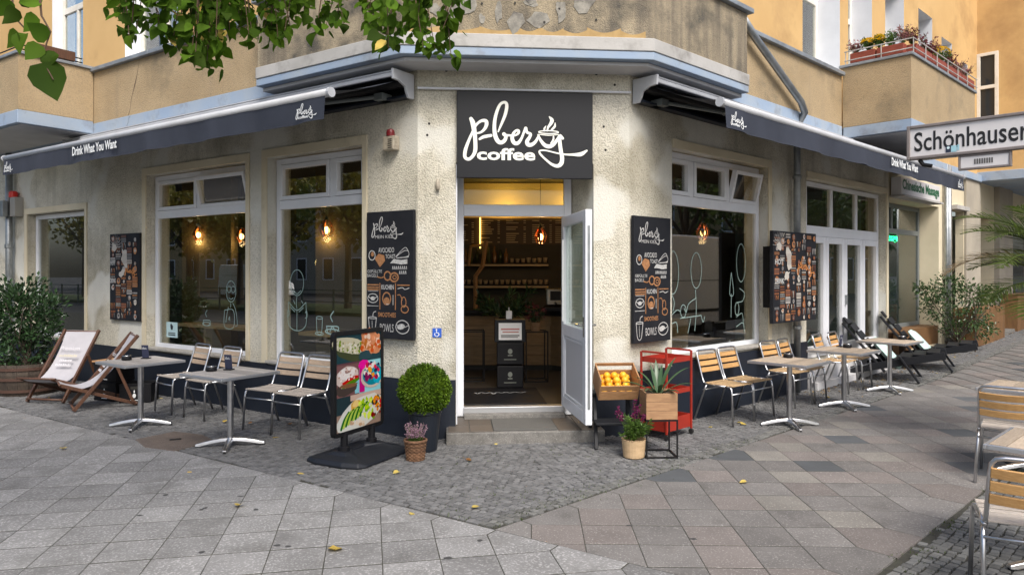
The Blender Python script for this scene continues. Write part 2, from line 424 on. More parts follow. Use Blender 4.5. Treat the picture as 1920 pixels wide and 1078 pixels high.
M['cobble1'] = mat('mosaic_stone_single', (.158,.158,.158), .75, col2=(.12,.12,.121), vscale=9, orand=.24, bump=.3, bscale=90, bdist=.004, spec=.35)
M['cobble_pale'] = mat('pale_mosaic_stone', (.155,.155,.148), .75, col2=(.12,.12,.114), vscale=9, island=.26, bump=.4, bscale=90, bdist=.004, spec=.35)
M['cobble_pale1'] = mat('pale_mosaic_stone_single', (.155,.155,.148), .75, col2=(.12,.12,.114), vscale=9, orand=.26, bump=.4, bscale=90, bdist=.004, spec=.35)
M['asphalt'] = mat('asphalt', (.055,.055,.057), .9, col2=(.045,.045,.046), vscale=1, bump=.2)
M['iron_cover'] = mat('rusty_cover', (.135,.105,.085), .7, col2=(.10,.08,.068), vscale=8, bump=.5, bscale=90, speck=(.2,.17,.15), sscale=100)
M['red_paint'] = mat('red_powder_coat', (.33,.024,.011), .5, col2=(.27,.02,.01), vscale=8)
M['crate_wood'] = mat('crate_wood', (.42,.235,.11), .65, col2=(.31,.165,.075), vscale=10, stretch=(1,7,7), orand=.15, bump=.25, bscale=40)
M['box_wood'] = mat('planter_wood', (.36,.21,.105), .6, col2=(.27,.15,.075), vscale=8, stretch=(1,6,6), orand=.12, bump=.2, bscale=40)
M['brown_wood'] = mat('brown_panel_wood', (.20,.105,.04), .6, col2=(.15,.075,.03), vscale=6, stretch=(6,6,1), orand=.15, bump=.2)
M['barrel'] = mat('barrel_oak', (.075,.055,.040), .8, col2=(.045,.033,.025), vscale=10, stretch=(4,4,.6), orand=.2, bump=.4, bscale=40)
M['rust_hoop'] = mat('rusty_hoop', (.085,.045,.032), .7, metal=.3)
M['orange'] = mat('orange_peel', (.85,.36,.015), .45, col2=(.82,.45,.03), vscale=6, bump=.3, bscale=90, orand=.08)
M['wicker'] = mat('wicker', (.20,.105,.055), .7, col2=(.12,.06,.03), vscale=40, island=.35)
M['rattan'] = mat('birch_bark_pot', (.58,.41,.24), .75, col2=(.45,.31,.17), vscale=9, stretch=(1,1,3), bump=.3)
M['soil'] = mat('potting_soil', (.025,.018,.012), .95)
M['bark'] = mat('bark', (.09,.07,.05), .9, col2=(.06,.046,.035), vscale=14, bump=.6, bscale=30)
M['twig'] = mat('twig', (.10,.06,.035), .8)
M['leaf_lime'] = leafmat('linden_leaf', (.095,.18,.011), (.05,.11,.007), orand=.55, trans=.5, rough=.75)
M['leaf_lime_s'] = leafmat('linden_leaf_mass', (.095,.18,.011), (.045,.1,.007), island=.55, trans=.5, rough=.75)
M['leaf_dead'] = leafmat('yellow_leaf', (.66,.52,.14), (.58,.40,.08), orand=.2, trans=.25)
M['leaf_brown'] = leafmat('brown_leaf', (.30,.14,.04), (.22,.10,.03), orand=.2, trans=.2)
M['leaf_box'] = leafmat('boxwood_leaf', (.11,.185,.012), (.05,.105,.008), vscale=7, island=.6, trans=.25, rough=.55)
M['leaf_shrub'] = leafmat('glossy_shrub_leaf', (.035,.075,.026), (.022,.05,.018), island=.5, rough=.28, trans=.12)
M['leaf_ficus'] = leafmat('ficus_leaf', (.060,.11,.034), (.04,.078,.024), island=.5, rough=.35, trans=.15)
M['leaf_pine'] = leafmat('strap_leaf', (.065,.125,.055), (.04,.085,.035), island=.2, rough=.35, trans=.15)
M['leaf_soft'] = leafmat('soft_leaf', (.10,.18,.03), (.065,.13,.02), island=.4, trans=.3)
M['palm'] = leafmat('palm_leaflet', (.11,.16,.03), (.075,.115,.02), island=.35, trans=.3)
M['palm_dry'] = leafmat('dry_palm_leaflet', (.40,.30,.17), (.30,.22,.12), island=.3, trans=.2)
M['slat_seat'] = mat('weathered_seat_slat', (.45,.40,.35), .7, col2=(.34,.30,.265), vscale=20, stretch=(1,6,6), orand=.12, bump=.3, bscale=50)
M['heather'] = leafmat('heather_bloom', (.42,.26,.33), (.31,.17,.24), island=.3)
M['plum'] = leafmat('plum_bloom', (.22,.015,.10), (.15,.01,.07), island=.3)
M['red_bloom'] = leafmat('wine_red_bloom', (.20,.025,.04), (.13,.02,.035), island=.4)
M['pink_bloom'] = leafmat('dusty_pink_bloom', (.36,.15,.15), (.26,.10,.11), island=.4)
M['yellow_bloom'] = leafmat('yellow_bloom', (.85,.62,.02), (.8,.5,.01), island=.2)
M['terracotta'] = mat('terracotta_plastic', (.30,.065,.035), .6, col2=(.24,.05,.03), vscale=5)
M['cushion'] = mat('mint_cushion', (.50,.68,.63), .9, col2=(.44,.62,.57), vscale=5, bump=.2, bscale=150)
M['paper'] = mat('white_paper', (.80,.80,.80), .7)
M['blue_sticker'] = mat('blue_sticker', (.02,.10,.50), .5)
M['red_plastic'] = mat('red_lens', (.60,.02,.012), .3)
M['red_dark'] = mat('dark_red_lens', (.16,.008,.012), .4)
M['beige_plastic'] = mat('beige_housing', (.42,.37,.29), .5, dirt=(.2,.17,.13), dscale=12)
M['grey_box'] = mat('grey_housing', (.34,.33,.30), .6)
M['street_sign'] = mat('enamel_white', (.70,.68,.68), .35, col2=(.64,.62,.62), vscale=3, dirt=(.45,.42,.40), dscale=6, dlo=.62, dhi=.85)
M['sign_frame'] = mat('weathered_sign_frame', (.23,.20,.19), .65, col2=(.17,.15,.145), vscale=9, bump=.2)
M['letter_black'] = mat('black_letters', (.012,.012,.014), .5)
M['green_letters'] = mat('green_letters', (.008,.11,.045), .5)
M['grey_letters'] = mat('grey_letters', (.12,.115,.11), .6)
M['neon'] = mat('green_neon', (.05,.6,.25), .5, emit=(.02,1,.30), estr=3.5)
M['bulb'] = mat('glowing_bulb', (1,.7,.3), .5, emit=(1,.50,.15), estr=6)
M['lamp_tube'] = mat('glowing_tube', (1,.7,.2), .5, emit=(1,.60,.12), estr=2.2)
M['copper'] = mat('copper_shade', (.45,.17,.07), .25, metal=1.)
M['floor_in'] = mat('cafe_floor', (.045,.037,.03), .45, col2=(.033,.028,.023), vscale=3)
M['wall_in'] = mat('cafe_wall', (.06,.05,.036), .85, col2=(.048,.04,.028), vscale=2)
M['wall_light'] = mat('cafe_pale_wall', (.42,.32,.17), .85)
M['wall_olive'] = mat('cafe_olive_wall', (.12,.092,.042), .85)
M['green_col'] = mat('green_column', (.010,.075,.058), .6)
M['counter_wood'] = mat('counter_wood', (.26,.165,.08), .6, col2=(.19,.12,.055), vscale=5, stretch=(1,1,8), orand=.12, bump=.3)
M['bench_wood'] = mat('bar_top_wood', (.40,.28,.14), .5, col2=(.32,.22,.11), vscale=8, stretch=(1,6,6))
M['bottle_glass'] = mat('amber_bottle', (.12,.05,.015), .15, orand=.5)
M['bottle_green'] = mat('green_bottle', (.05,.06,.02), .15, orand=.5)
M['cup_white'] = mat('china', (.30,.22,.13), .4)
M['chrome'] = mat('chrome', (.55,.56,.57), .2, metal=1.)
M['van_white'] = mat('white_car_paint', (.85,.86,.88), .3, coat=.4)
M['car_dark'] = mat('dark_car_paint', (.05,.055,.07), .3, coat=.4)
M['tyre'] = mat('tyre_rubber', (.015,.015,.015), .8)
M['car_glass'] = mat('dark_car_glass', (.02,.025,.03), .08)
M['grass'] = leafmat('grass_blade', (.06,.11,.02), (.045,.085,.015), island=.3)
M['moss'] = leafmat('moss_tuft', (.07,.10,.022), (.05,.07,.018), island=.3)
M['far_leaf'] = leafmat('street_tree_leaf', (.13,.15,.025), (.25,.19,.03), vscale=.5, island=.4, trans=.35)
M['far_wall'] = mat('pale_street_facade', (.50,.36,.18), .9, col2=(.42,.30,.15), vscale=.4)
M['far_wall2'] = mat('white_street_facade', (.40,.36,.29), .9)
M['rail_green'] = mat('iron_green', (.03,.06,.05), .6)

# ------------------------------------------------------------------ lettering (made while the scene is still empty, so it is quick)
TXT = {}
def make_text(body, bold=0., shear=0.):
    cu = bpy.data.curves.new('t', 'FONT'); cu.body = body; cu.size = 1; cu.offset = bold; cu.shear = shear; cu.resolution_u = 3
    o = bpy.data.objects.new('t', cu); COL.objects.link(o)
    bpy.context.view_layer.update()
    me = bpy.data.meshes.new_from_object(o.evaluated_get(bpy.context.evaluated_depsgraph_get()))
    vs = [v.co.copy() for v in me.vertices]; fs = [tuple(p.vertices) for p in me.polygons]
    x0, x1 = min(v.x for v in vs), max(v.x for v in vs); y0, y1 = min(v.y for v in vs), max(v.y for v in vs)
    bpy.data.objects.remove(o); bpy.data.curves.remove(cu); bpy.data.meshes.remove(me)
    TXT[body] = ([(v.x-x0, v.y-y0) for v in vs], fs, x1-x0, y1-y0)
for b_, w_ in (('coffee', .028), ('Drink What You Want', .025), ('MEIN KIEZ', 0), ('AVOCADO', .01), ('TOAST', .01), ('GEFÜLLTE', 0),
               ('BAGELS', .0), ('KUCHEN', .02), ('SMOOTHIES', .02), ('BOWLS', 0), ('Schönhauser', .012), ('Allee', .012), ('Chinesische Massage', .035),
               ('massage', .02), ('Premium', .0), ('DRINK', .03), ('HOT', .03)):
    make_text(b_, w_)
def text(mb, body, x, y, w, h=None, z=0.):
    """put lettering on a drawing plane: lower left corner x, y, width w (and height h)"""
    vs, fs, tw, th = TXT[body]
    sx = w / tw; sy = (h / th) if h else sx
    return mb.add([(x + a*sx, y + b*sy, z) for a, b in vs], fs)
def logo(mb, x, y, w, z=0., dz=.0012, ws=1., coffee=True):
    """the hand-drawn p-berg word mark with its cup, drawn into a box of width w"""
    k = w / 1360.
    def X(pts): return [(x + (a-105)*k, y + (900-b)*k, c*k) for a, b, c in pts]
    st = [
     [(192,385,40),(212,430,52),(228,520,48),(238,620,42),(238,720,42),(215,780,36),(170,820,34),(128,800,36),(130,730,38),(160,640,32),(200,545,26),(245,455,26),(300,408,30),(350,405,38),(360,440,40),(340,490,32),(300,528,24),(258,540,18)],
     [(286,602,26),(330,578,34),(408,562,32)],
     [(486,520,14),(520,440,26),(560,340,34),(578,260,36),(574,212,34),(545,202,30),(508,225,30),(476,290,34),(452,380,36),(444,480,40),(456,570,46),(486,625,46),(522,636,42),(556,612,40),(570,570,36),(548,545,40)],
     [(560,556,26),(610,558,22),(665,558,20),(704,535,26),(708,508,28),(684,504,26),(652,535,30),(638,590,40),(660,638,42),(700,640,38),(738,590,28),(766,520,26),(786,480,38)],
     [(786,484,36),(800,522,30),(838,540,30),(826,576,34),(800,620,42),(812,655,44),(850,655,40),(892,622,32),(924,566,24)],
     [(922,548,20),(945,600,30),(990,655,40),(1036,672,44),(1082,655,40),(1125,605,34),(1152,560,28)],
     [(1090,560,16),(1086,600,20),(1056,642,12)],
     [(1040,345,10),(1072,385,40),(1058,425,34),(1030,465,24),(1020,505,14)],
     [(1108,412,8),(1102,455,24),(1072,488,20),(1060,506,12)],
     [(1008,448,6),(990,478,20),(988,506,14)],
     [(1190,582,30),(1158,556,36),(1160,640,40),(1172,730,42),(1184,800,44),(1172,858,46),(1130,884,38),(1070,866,28),(1000,812,22),(944,756,22),(938,722,18),(1000,716,16),(1100,738,16),(1200,756,18),(1300,758,26),(1390,752,44),(1455,712,20)],
    ]
    for i, p in enumerate(st): mb.ribbon(X(p), z + i*dz*.35, dz, wscale=ws)
    mb.ribbon(X([(1035+108*math.cos(a), 518+16*math.sin(a), 12) for a in [i*math.pi/8 for i in range(16)]]), z+dz*4.5, dz, closed=True, wscale=ws)
    mb.ribbon(X([(926,543,8),(1035,552,10),(1148,543,8)]), z+dz*4.2, dz, wscale=ws)
    if coffee: text(mb, 'coffee', x + (255-105)*k, y + (900-828)*k, 636*k, 132*k, z)
    return mb
# ================================================================== THE BUILDING
B = thing('corner_building', 'yellow and cream roughcast corner building with a cafe on its ground floor', 'building', (CLp.x, CLp.y, 0))

def wallholes(mb, u0, u1, z0, z1, holes, d=0., back=None, rev=None):
    """front sheet with openings; holes are (u0, u1, z0, z1, depth); reveals go to mb or rev"""
    us = sorted({u0, u1, *[x for h in holes for x in h[:2]]}); zs = sorted({z0, z1, *[x for h in holes for x in h[2:4]]})
    us = [u for u in us if u0 <= u <= u1]; zs = [z for z in zs if z0 <= z <= z1]
    for i in range(len(us)-1):
        for j in range(len(zs)-1):
            cu, cz = (us[i]+us[i+1])/2, (zs[j]+zs[j+1])/2
            if any(h[0] < cu < h[1] and h[2] < cz < h[3] for h in holes): continue
            for dd in ([d] if back is None else [d, back]):
                mb.quad((us[i],dd,zs[j]), (us[i+1],dd,zs[j]), (us[i+1],dd,zs[j+1]), (us[i],dd,zs[j+1]))
    t = rev or mb
    for a, b, c, e, dep in holes:
        q = d - dep
        t.quad((a,d,c),(a,q,c),(a,q,e),(a,d,e)); t.quad((b,d,c),(b,q,c),(b,q,e),(b,d,e))
        t.quad((a,d,e),(b,d,e),(b,q,e),(a,q,e)); t.quad((a,d,c),(b,d,c),(b,q,c),(a,q,c))
    return mb

W2 = (.80, 2.46, .62, 3.16); W1 = (2.88, 5.22, .62, 3.15); W3 = (7.02, 9.06, .62, 2.75)
WR = (.80, 3.10, .73, 3.18); FD = (4.30, 7.55, .40, 3.15); MS = (7.66, 10.58, .25, 3.10)
wl = wallholes(MB(FL), 0, 13, -.1, 4.0, [(*W2,.35),(*W1,.35),(*W3,.35)], back=-.35)
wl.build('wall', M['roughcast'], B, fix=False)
wc = wallholes(MB(FC), 0, 2.26, -.1, 4.0, [(.40,1.87,-.1,2.90,.02)])
wc.quad((.40,-.02,-.1),(.40,-.6,-.1),(.40,-.6,2.9),(.40,-.02,2.9)).quad((.40,-.02,2.9),(.40,-.6,2.9),(1.87,-.6,2.9),(1.87,-.02,2.9))
wc.quad((1.87,-.02,-.1),(1.72,-.45,-.1),(1.72,-.45,2.9),(1.87,-.02,2.9)).quad((1.72,-.45,-.1),(1.72,-.7,-.1),(1.72,-.7,2.9),(1.72,-.45,2.9))
wc.quad((-.2,-.62,-.1),(.40,-.62,-.1),(.40,-.62,4),(-.2,-.62,4)).quad((1.72,-.62,-.1),(2.5,-.62,-.1),(2.5,-.62,4),(1.72,-.62,4)).quad((.40,-.62,2.9),(1.72,-.62,2.9),(1.72,-.62,4),(.40,-.62,4))
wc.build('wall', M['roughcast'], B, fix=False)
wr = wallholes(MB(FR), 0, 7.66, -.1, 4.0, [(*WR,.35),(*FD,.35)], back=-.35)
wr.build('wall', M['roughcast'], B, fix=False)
ws = wallholes(MB(FR), 7.66, 26, -.1, 3.95, [(*MS,.42),(11.5,12.36,.3,3.1,.16),(13.62,15.0,.3,3.1,.9),(16.5,19.5,1.0,3.0,.2)])
ws.build('wall', M['cream_smooth'], B, fix=False)
MB(FR).box(12.40,13.58,.004,.05,.2,3.9).build('wall_pier', M['grey_render'], B); MB(FR).box(15.02,16.4,.004,.12,.2,3.9).build('wall_pier', M['grey_render'], B)
MB(FR).box(13.64,14.98,-.86,-.8,.3,3.05).build('entrance_door', M['car_glass'], B); MB(FR).box(16.52,19.48,-.17,-.12,1.0,3.0).build('shop_pane', M['car_glass'], B)
for u in (13.9,14.15):
    for z in (1.45,1.65): MB(FR).box(u,u+.2,-.795,-.78,z,z+.17).build('letter_box', M['grey_box'], B)
# niche boards on top of the side entrance
MB(FR).box(11.44,12.42,.0,.12,3.11,3.2).build('niche_ledge', M['white_band'], B)
# plinths (butted, a little proud)
for a, b, z in ((0,W2[0],.61),(W2[0],W2[1],.60),(W2[1],W1[0],.61),(W1[0],W1[1],.60),(W1[1],W3[0],.61),(W3[0],W3[1],.60),(W3[1],13,.61)): MB(FL).box(a,b,.002,.022,-.05,z).build('plinth', M['plinth'], B)
MB(FC).box(-.02,.398,.002,.024,-.05,.61).build('plinth', M['plinth'], B); MB(FC).box(1.872,2.28,.002,.024,-.05,.62).build('plinth', M['plinth'], B)
for a, b, z in ((0,.8,.66),(.8,3.1,.70),(3.1,4.3,.71)): MB(FR).box(a,b,.002,.022,-.05,z).build('plinth', M['plinth'], B)
p = MB(FR); p.box(4.32,7.56,.002,.05,-.05,.36); p.box(4.32,7.56,.05,.16,-.05,.10); p.build('door_base', M['soffit'], B)
# rendered window surrounds
for a, b, c, e in (W1, W2, W3):
    p = MB(FL); p.box(b,b+.10,.003,.018,.62,e+.1); p.box(a,b,.003,.018,e,e+.1); p.box(a-.07,a,.003,.018,.62,e+.1)
    p.build('window_surround', M['cream_smooth'], B)
for a, b, c, e in (WR, FD):
    p = MB(FR); p.box(b,b+.09,.003,.018,.75,e+.1); p.box(a,b,.003,.018,e,e+.1)
    p.build('window_surround', M['cream_smooth'], B)

def framebars(mb, a, b, c, e, w, d0, d1):
    mb.box(a,a+w,d0,d1,c,e); mb.box(b-w,b,d0,d1,c,e); mb.box(a+w,b-w,d0,d1,c,c+w); mb.box(a+w,b-w,d0,d1,e-w,e)
def window(F, hole, lights, rail, m='pvc', d=-.12, gl='glass', w=.075, sill=True, name='window', casements=()):
    a, b, c, e = hole; a += .012; b -= .012; c += .012; e -= .012
    f = MB(F); framebars(f, a, b, c, e, w, d-.06, d)
    if rail: f.box(a+w, b-w, d-.06, d, rail[0], rail[1])
    for u in (lights or []): f.box(u-.04, u+.04, d-.06, d, (rail[1] if rail else c+w), e-w)
    ob = f.build(name, M[m], B, bevel=.006)
    def pane(x0, x1, z0, z1, sash):
        if sash:
            sb = MB(F); framebars(sb, x0+.004, x1-.004, z0+.004, z1-.004, .05, d-.05, d+.014)
            sb.build('sash', M[m], ob, bevel=.005); x0 += .05; x1 -= .05; z0 += .05; z1 -= .05
        MB(F).box(x0, x1, d-.036, d-.03, z0, z1).build('pane', M[gl], ob)
    if rail:
        pane(a+w, b-w, c+w, rail[0], False)
        xs = [a+w] + [t for u in lights for t in (u-.04, u+.04)] + [b-w]
        for i in range(0, len(xs), 2):
            if i//2 in casements:       # tilted fanlight
                T = Matrix.Translation((0, d-.03, rail[1])) @ Matrix.Rotation(R_(-13), 4, 'X') @ Matrix.Translation((0, -d+.03, -rail[1]))
                sb = MB(F @ T); framebars(sb, xs[i]+.004, xs[i+1]-.004, rail[1]+.004, e-w-.004, .05, d-.05, d+.014); sb.build('tilted_sash', M[m], ob, bevel=.005)
                MB(F @ T).box(xs[i]+.05, xs[i+1]-.05, d-.036, d-.03, rail[1]+.05, e-w-.05).build('pane', M[gl], ob)
            else: pane(xs[i], xs[i+1], rail[1], e-w, True)
    else:
        xs = [a+w] + [t for u in (lights or []) for t in (u-.04, u+.04)] + [b-w]
        for i in range(0, len(xs), 2): pane(xs[i], xs[i+1], c+w, e-w, False)
    if sill: MB(F).box(a+.0, b-.0, d+.002, .05, c-.010, c+.022).build('sill', M['sill'], ob, bevel=.004)
    return ob
win2 = window(FL, W2, [1.43], (2.52,2.63))
win1 = window(FL, W1, [4.12], (2.52,2.63), casements=(0,))
win3 = window(FL, W3, [], None)
winR = window(FR, WR, [1.40,2.25], (2.54,2.66), casements=(2,))

# folding glass door on the right
d = -.12; f = MB(FR); a, b, c, e = FD[0]+.012, FD[1]-.012, FD[2]+.012, FD[3]-.012
framebars(f, a, b, c, e, .07, d-.06, d); f.box(a+.07,b-.07,d-.06,d,2.30,2.46)
for u in (4.50+.05,5.50,6.52): f.box(u-.045,u+.045,d-.06,d,2.46,e-.07)
fd = f.build('folding_door', M['pvc'], B, bevel=.006)
xs = [4.37,5.25,5.98,6.75,7.47]
for i in range(4):
    x0, x1 = xs[i], xs[i+1]
    if i: pass
    sb = MB(FR); framebars(sb, x0+.004, x1-.004, c+.074, 2.296, .10, d-.045, d+.02); sb.build('door_leaf', M['pvc'], fd, bevel=.006)
    MB(FR).box(x0+.1,x1-.1,d-.03,d-.024,c+.17,2.2).build('pane', M['glass'], fd)
for x0, x1 in ((4.595,5.455),(5.545,6.475),(6.565,7.468)):
    MB(FR).box(x0,x1,d-.03,d-.024,2.46,e-.07).build('pane', M['glass'], fd)
h = MB(FR); h.box(5.97,6.0,d+.02,d+.06,1.2,1.36); h.build('handle', M['galv'], fd)

# neighbouring shop window with its grey frame
d = -.36; f = MB(FR); a, b, c, e = MS[0]+.02, MS[1]-.02, .62, MS[3]-.01
framebars(f, a, b, c, e, .08, d-.06, d); f.box(a+.08,b-.08,d-.06,d,2.50,2.60); f.box(8.9,8.98,d-.06,d,2.60,e-.08)
sw = f.build('shop_window', M['grey_frame'], B, bevel=.005)
MB(FR).box(a+.08,b-.08,d-.03,d-.024,c+.08,2.5).build('pane', M['glass'], sw)
MB(FR).box(a+.08,8.9,d-.03,d-.024,2.6,e-.08).build('pane', M['glass'], sw)
MB(FR).box(8.98,b-.08,d-.03,d-.024,2.6,e-.08).build('pane', M['glass'], sw)
MB(FR).box(a,b,d-.05,-.01,.25,.62).build('window_apron', M['brown_wood'], sw)

# first floor: band, apron wall, coping, wall with windows
def bandrun(F, u0, u1):
    MB(F).box(u0,u1,.001,.15,3.86,4.02).build('band', M['blue_band'], B, bevel=.01)
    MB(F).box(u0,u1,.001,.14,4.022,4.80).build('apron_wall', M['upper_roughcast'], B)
    c = MB(F); n = max(1, round((u1-u0)/.9))
    for i in range(n): c.box(u0+(u1-u0)*i/n+.002, u0+(u1-u0)*(i+1)/n-.002, -.05, .20, 4.802, 4.86)
    c.build('coping', M['coping'], B, bevel=.006)
bandrun(FL, 2.12, 13); bandrun(FR, 1.80, 5.24)
MB(FR).box(5.24,13.5,.001,.10,3.86,4.02).build('band', M['blue_band'], B, bevel=.01)
upL = [(4.4,5.82,4.9,7.2,.3),(7.1,8.15,4.9,7.2,.22)]
upR = [(4.18,5.53,4.9,7.2,.42),(5.86,6.89,4.9,7.2,.40),(7.52,8.49,4.9,7.1,.40),(9.31,10.16,4.9,6.95,.35),(10.78,11.5,5.6,6.72,.30),(12.3,12.7,5.6,6.5,.2)]
rv = MB(FL); wallholes(MB(FL), 2.0, 13, 4.02, 10.5, upL, d=-.002, rev=rv).build('upper_wall', M['yellow'], B, fix=False); rv.build('window_reveal', M['pvc'], B, fix=False)
rv = MB(FR); wallholes(MB(FR), 1.6, 13.5, 4.02, 10.5, upR, d=-.002, rev=rv).build('upper_wall', M['yellow'], B, fix=False); rv.build('window_reveal', M['pvc'], B, fix=False)
MB(FC).quad((0,-.3,3.9),(2.26,-.3,3.9),(2.26,-.3,10.5),(0,-.3,10.5)).build('upper_wall', M['yellow'], B, fix=False)
for F, hs in ((FL, upL), (FR, upR)):
    for a, b, c, e, dep in hs:
        f = MB(F); dd = -dep+.06
        framebars(f, a, b, c, e, .07, dd-.05, dd)
        if b-a > .6: f.box(a+.07,b-.07,dd-.05,dd,6.1,6.2); f.box((a+b)/2-.03,(a+b)/2+.03,dd-.05,dd,c+.07,6.1)
        wo_ = f.build('window', M['wood_frame'], B, bevel=.005)
        MB(F).box(a+.07,b-.07,dd-.03,dd-.024,c+.07,e-.07).build('pane', M['glass'], wo_)
        MB(F).box(a+.0,b-.0,-dep-.3,-dep-.28,c,e).build('curtain', M['pvc'] if b-a > 1.2 else M['dark'], wo_)
# dark rooms behind the upper windows
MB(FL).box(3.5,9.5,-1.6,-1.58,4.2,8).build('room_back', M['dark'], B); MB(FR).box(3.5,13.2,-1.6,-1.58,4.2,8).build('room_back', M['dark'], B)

# the corner bay
def offs(F1, d1, F2, d2):       # corner of two offset wall lines
    p1 = F1 @ Vector((0,d1,0)); u1 = F1.to_3x3() @ Vector((1,0,0)); p2 = F2 @ Vector((0,d2,0)); u2 = F2.to_3x3() @ Vector((1,0,0))
    den = u1.x*u2.y - u1.y*u2.x; w = p2 - p1
    t = (w.x*u2.y - w.y*u2.x)/den
    return p1 + u1*t
def bayring(dout, din, z0, z1, uL=2.12, uR=1.80):
    o = [FL @ Vector((uL,dout,0)), offs(FL,dout,FC,dout), offs(FC,dout,FR,dout), FR @ Vector((uR,dout,0))]
    i = [FR @ Vector((uR,din,0)), offs(FC,din,FR,din), offs(FL,din,FC,din), FL @ Vector((uL,din,0))]
    return MB().prism([(p.x,p.y) for p in o+i], z0, z1)
def poly_band(m, name, dout, din, z0, z1, **k): return bayring(dout, din, z0, z1, **k).build(name, M[m], B, bevel=.008)
poly_band('soffit', 'bay_soffit', .33, -.3, 3.86, 3.90)
poly_band('blue_band', 'bay_drip_edge', .42, -.3, 3.902, 3.985)
poly_band('white_band', 'bay_band', .43, -.3, 3.987, 4.12)
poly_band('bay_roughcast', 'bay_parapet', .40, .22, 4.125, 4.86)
poly_band('coping', 'bay_coping', .46, .16, 4.862, 4.92, uL=2.16, uR=1.86)
# ochre scallops of bared render along the foot of the parapet
sc = MB(onplane(FC, 0, .404, 4.126)); x = -.1
while x < 2.3:
    w_ = random.uniform(.22, .52); h_ = random.uniform(.06, .1)
    sc.add([(x + w_*t/8, h_*(.55+.45*abs(math.cos(math.pi*t/8))) if False else h_*(1-.55*math.sin(math.pi*t/8)), 0) for t in range(9)] + [(x+w_, 0, 0), (x, 0, 0)], [tuple(range(11))])
    x += w_
sc.build('bared_render', mat('ochre_render', (.44,.30,.13), .9, col2=(.36,.24,.10), vscale=12), B, fix=False)
# grey patched plaster of an old inscription on the parapet
pt = MB(onplane(FC, 0, .4035, 4.2)); 
for i in range(26):
    pt.disc(random.uniform(.1,1.75), random.uniform(.04,.62), random.uniform(.04,.11), random.uniform(.04,.12), i*.0002, 10, 0, .35)
pt.build('patched_plaster', mat('grey_patch', (.33,.31,.265), .9, col2=(.20,.19,.165), vscale=11, bump=.5, dirt=(.1,.09,.08), dscale=5, dlo=.5, dhi=.7), B, fix=False)
hl = MB(onplane(FC, 0, .409, 4.2))
for i in range(16): hl.disc(random.uniform(.1,1.9), random.uniform(.02,.6), .012, .012, 0, 8)
hl.build('drill_hole', M['dark'], B, fix=False)
hl = MB(onplane(FC, 0, .002, 0))
for u, z in ((.12,3.3),(.1,3.18),(.06,3.9),(1.98,3.3),(2.0,3.05),(1.9,3.86),(2.1,3.75),(.3,3.86),(1.55,3.87)): hl.disc(u, z, .014, .014, 0, 8)
hl.build('drill_hole', M['dark'], B, fix=False)

cr_ = MB(onplane(FL, 5.45, .1425, 4.03, True)); cr_.ribbon([(0,0,.012),(.05,.09,.01),(.07,.2,.008),(.13,.33,.010),(.18,.43,.022),(.22,.52,.012),(.27,.66,.006),(.30,.77,.004)], 0, .0004, 3); cr_.build('plaster_crack', mat('crack', (.12,.085,.055), .9), B, fix=False)
cr_ = MB(onplane(FL, 5.43, .1525, 3.87, True)); cr_.ribbon([(-.05,.0,.006),(-.01,.05,.008),(.0,.1,.006),(.05,.14,.006)], 0, .0004, 3); cr_.build('plaster_crack', mat('crack_blue', (.12,.14,.17), .9), B, fix=False)
# balconies
def balcony(F, u0, u1, dd, z0, z1, z2):
    MB(F).box(u0,u1,.151,dd+.01,z0,z1).build('balcony_slab', M['blue_band'], B, bevel=.01)
    MB(F).box(u0+.06,u1-.06,.16,dd-.06,z0-.012,z0-.002).build('balcony_soffit', M['soffit'], B)
    w = MB(F); w.box(u0,u0+.13,.152,dd,z1+.002,z2); w.box(u1-.13,u1,.152,dd,z1+.002,z2); w.box(u0+.13,u1-.13,dd-.13,dd,z1+.002,z2)
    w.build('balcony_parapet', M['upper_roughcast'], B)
    w = MB(F); w.box(u0-.03,u0+.16,.10,dd+.03,z2+.002,z2+.045); w.box(u1-.16,u1+.03,.10,dd+.03,z2+.002,z2+.045); w.box(u0+.16,u1-.16,dd-.16,dd+.03,z2+.002,z2+.045)
    w.build('balcony_coping', M['coping'], B, bevel=.006)
balcony(FR, 5.26, 8.6, 1.13, 3.83, 4.0, 4.93)
balcony(FL, 6.45, 10.2, 1.17, 3.86, 4.05, 4.84)
r = MB(FR)
for z in (5.03, 5.17):
    r.tube([(5.245,.18,z),(5.245,1.165,z),(8.6,1.165,z)], .009, 6)
for u in [5.245+i*.55 for i in range(7)]: r.tube([(u,1.165,4.95),(u,1.165,5.18)], .008, 6)
for dd in (.2,.72): r.tube([(5.245,dd,4.95),(5.245,dd,5.18)], .008, 6)
r.build('balcony_rail', M['white_band'], B)
r = MB(FL)
for z in (4.93, 4.99): r.tube([(6.52,.28,z),(6.52,1.1,z),(9.9,1.1,z)], .01, 6)
r.build('balcony_rail', M['black_metal'], B)

# wing of the house that steps forward on the right
MB(FR).box(13.5,19,-.05,2.4,4.1,10.5).build('wing_wall', M['yellow'], B)
MB(FR).box(13.46,19,-.05,2.44,3.88,4.098).build('band', M['blue_band'], B, bevel=.01)
w = MB(FR); w.box(13.45,13.498,.0,.07,5.35,6.9).box(13.45,13.498,.36,.43,5.35,6.9).box(13.45,13.498,.07,.36,6.83,6.9).box(13.45,13.498,.07,.36,6.05,6.13)
ww = w.build('window', M['wood_frame'], B, bevel=.004)
MB(FR).box(13.485,13.497,.07,.36,5.35,6.05).build('pane', M['car_glass'], ww); MB(FR).box(13.485,13.497,.07,.36,6.13,6.83).build('pane', M['car_glass'], ww)
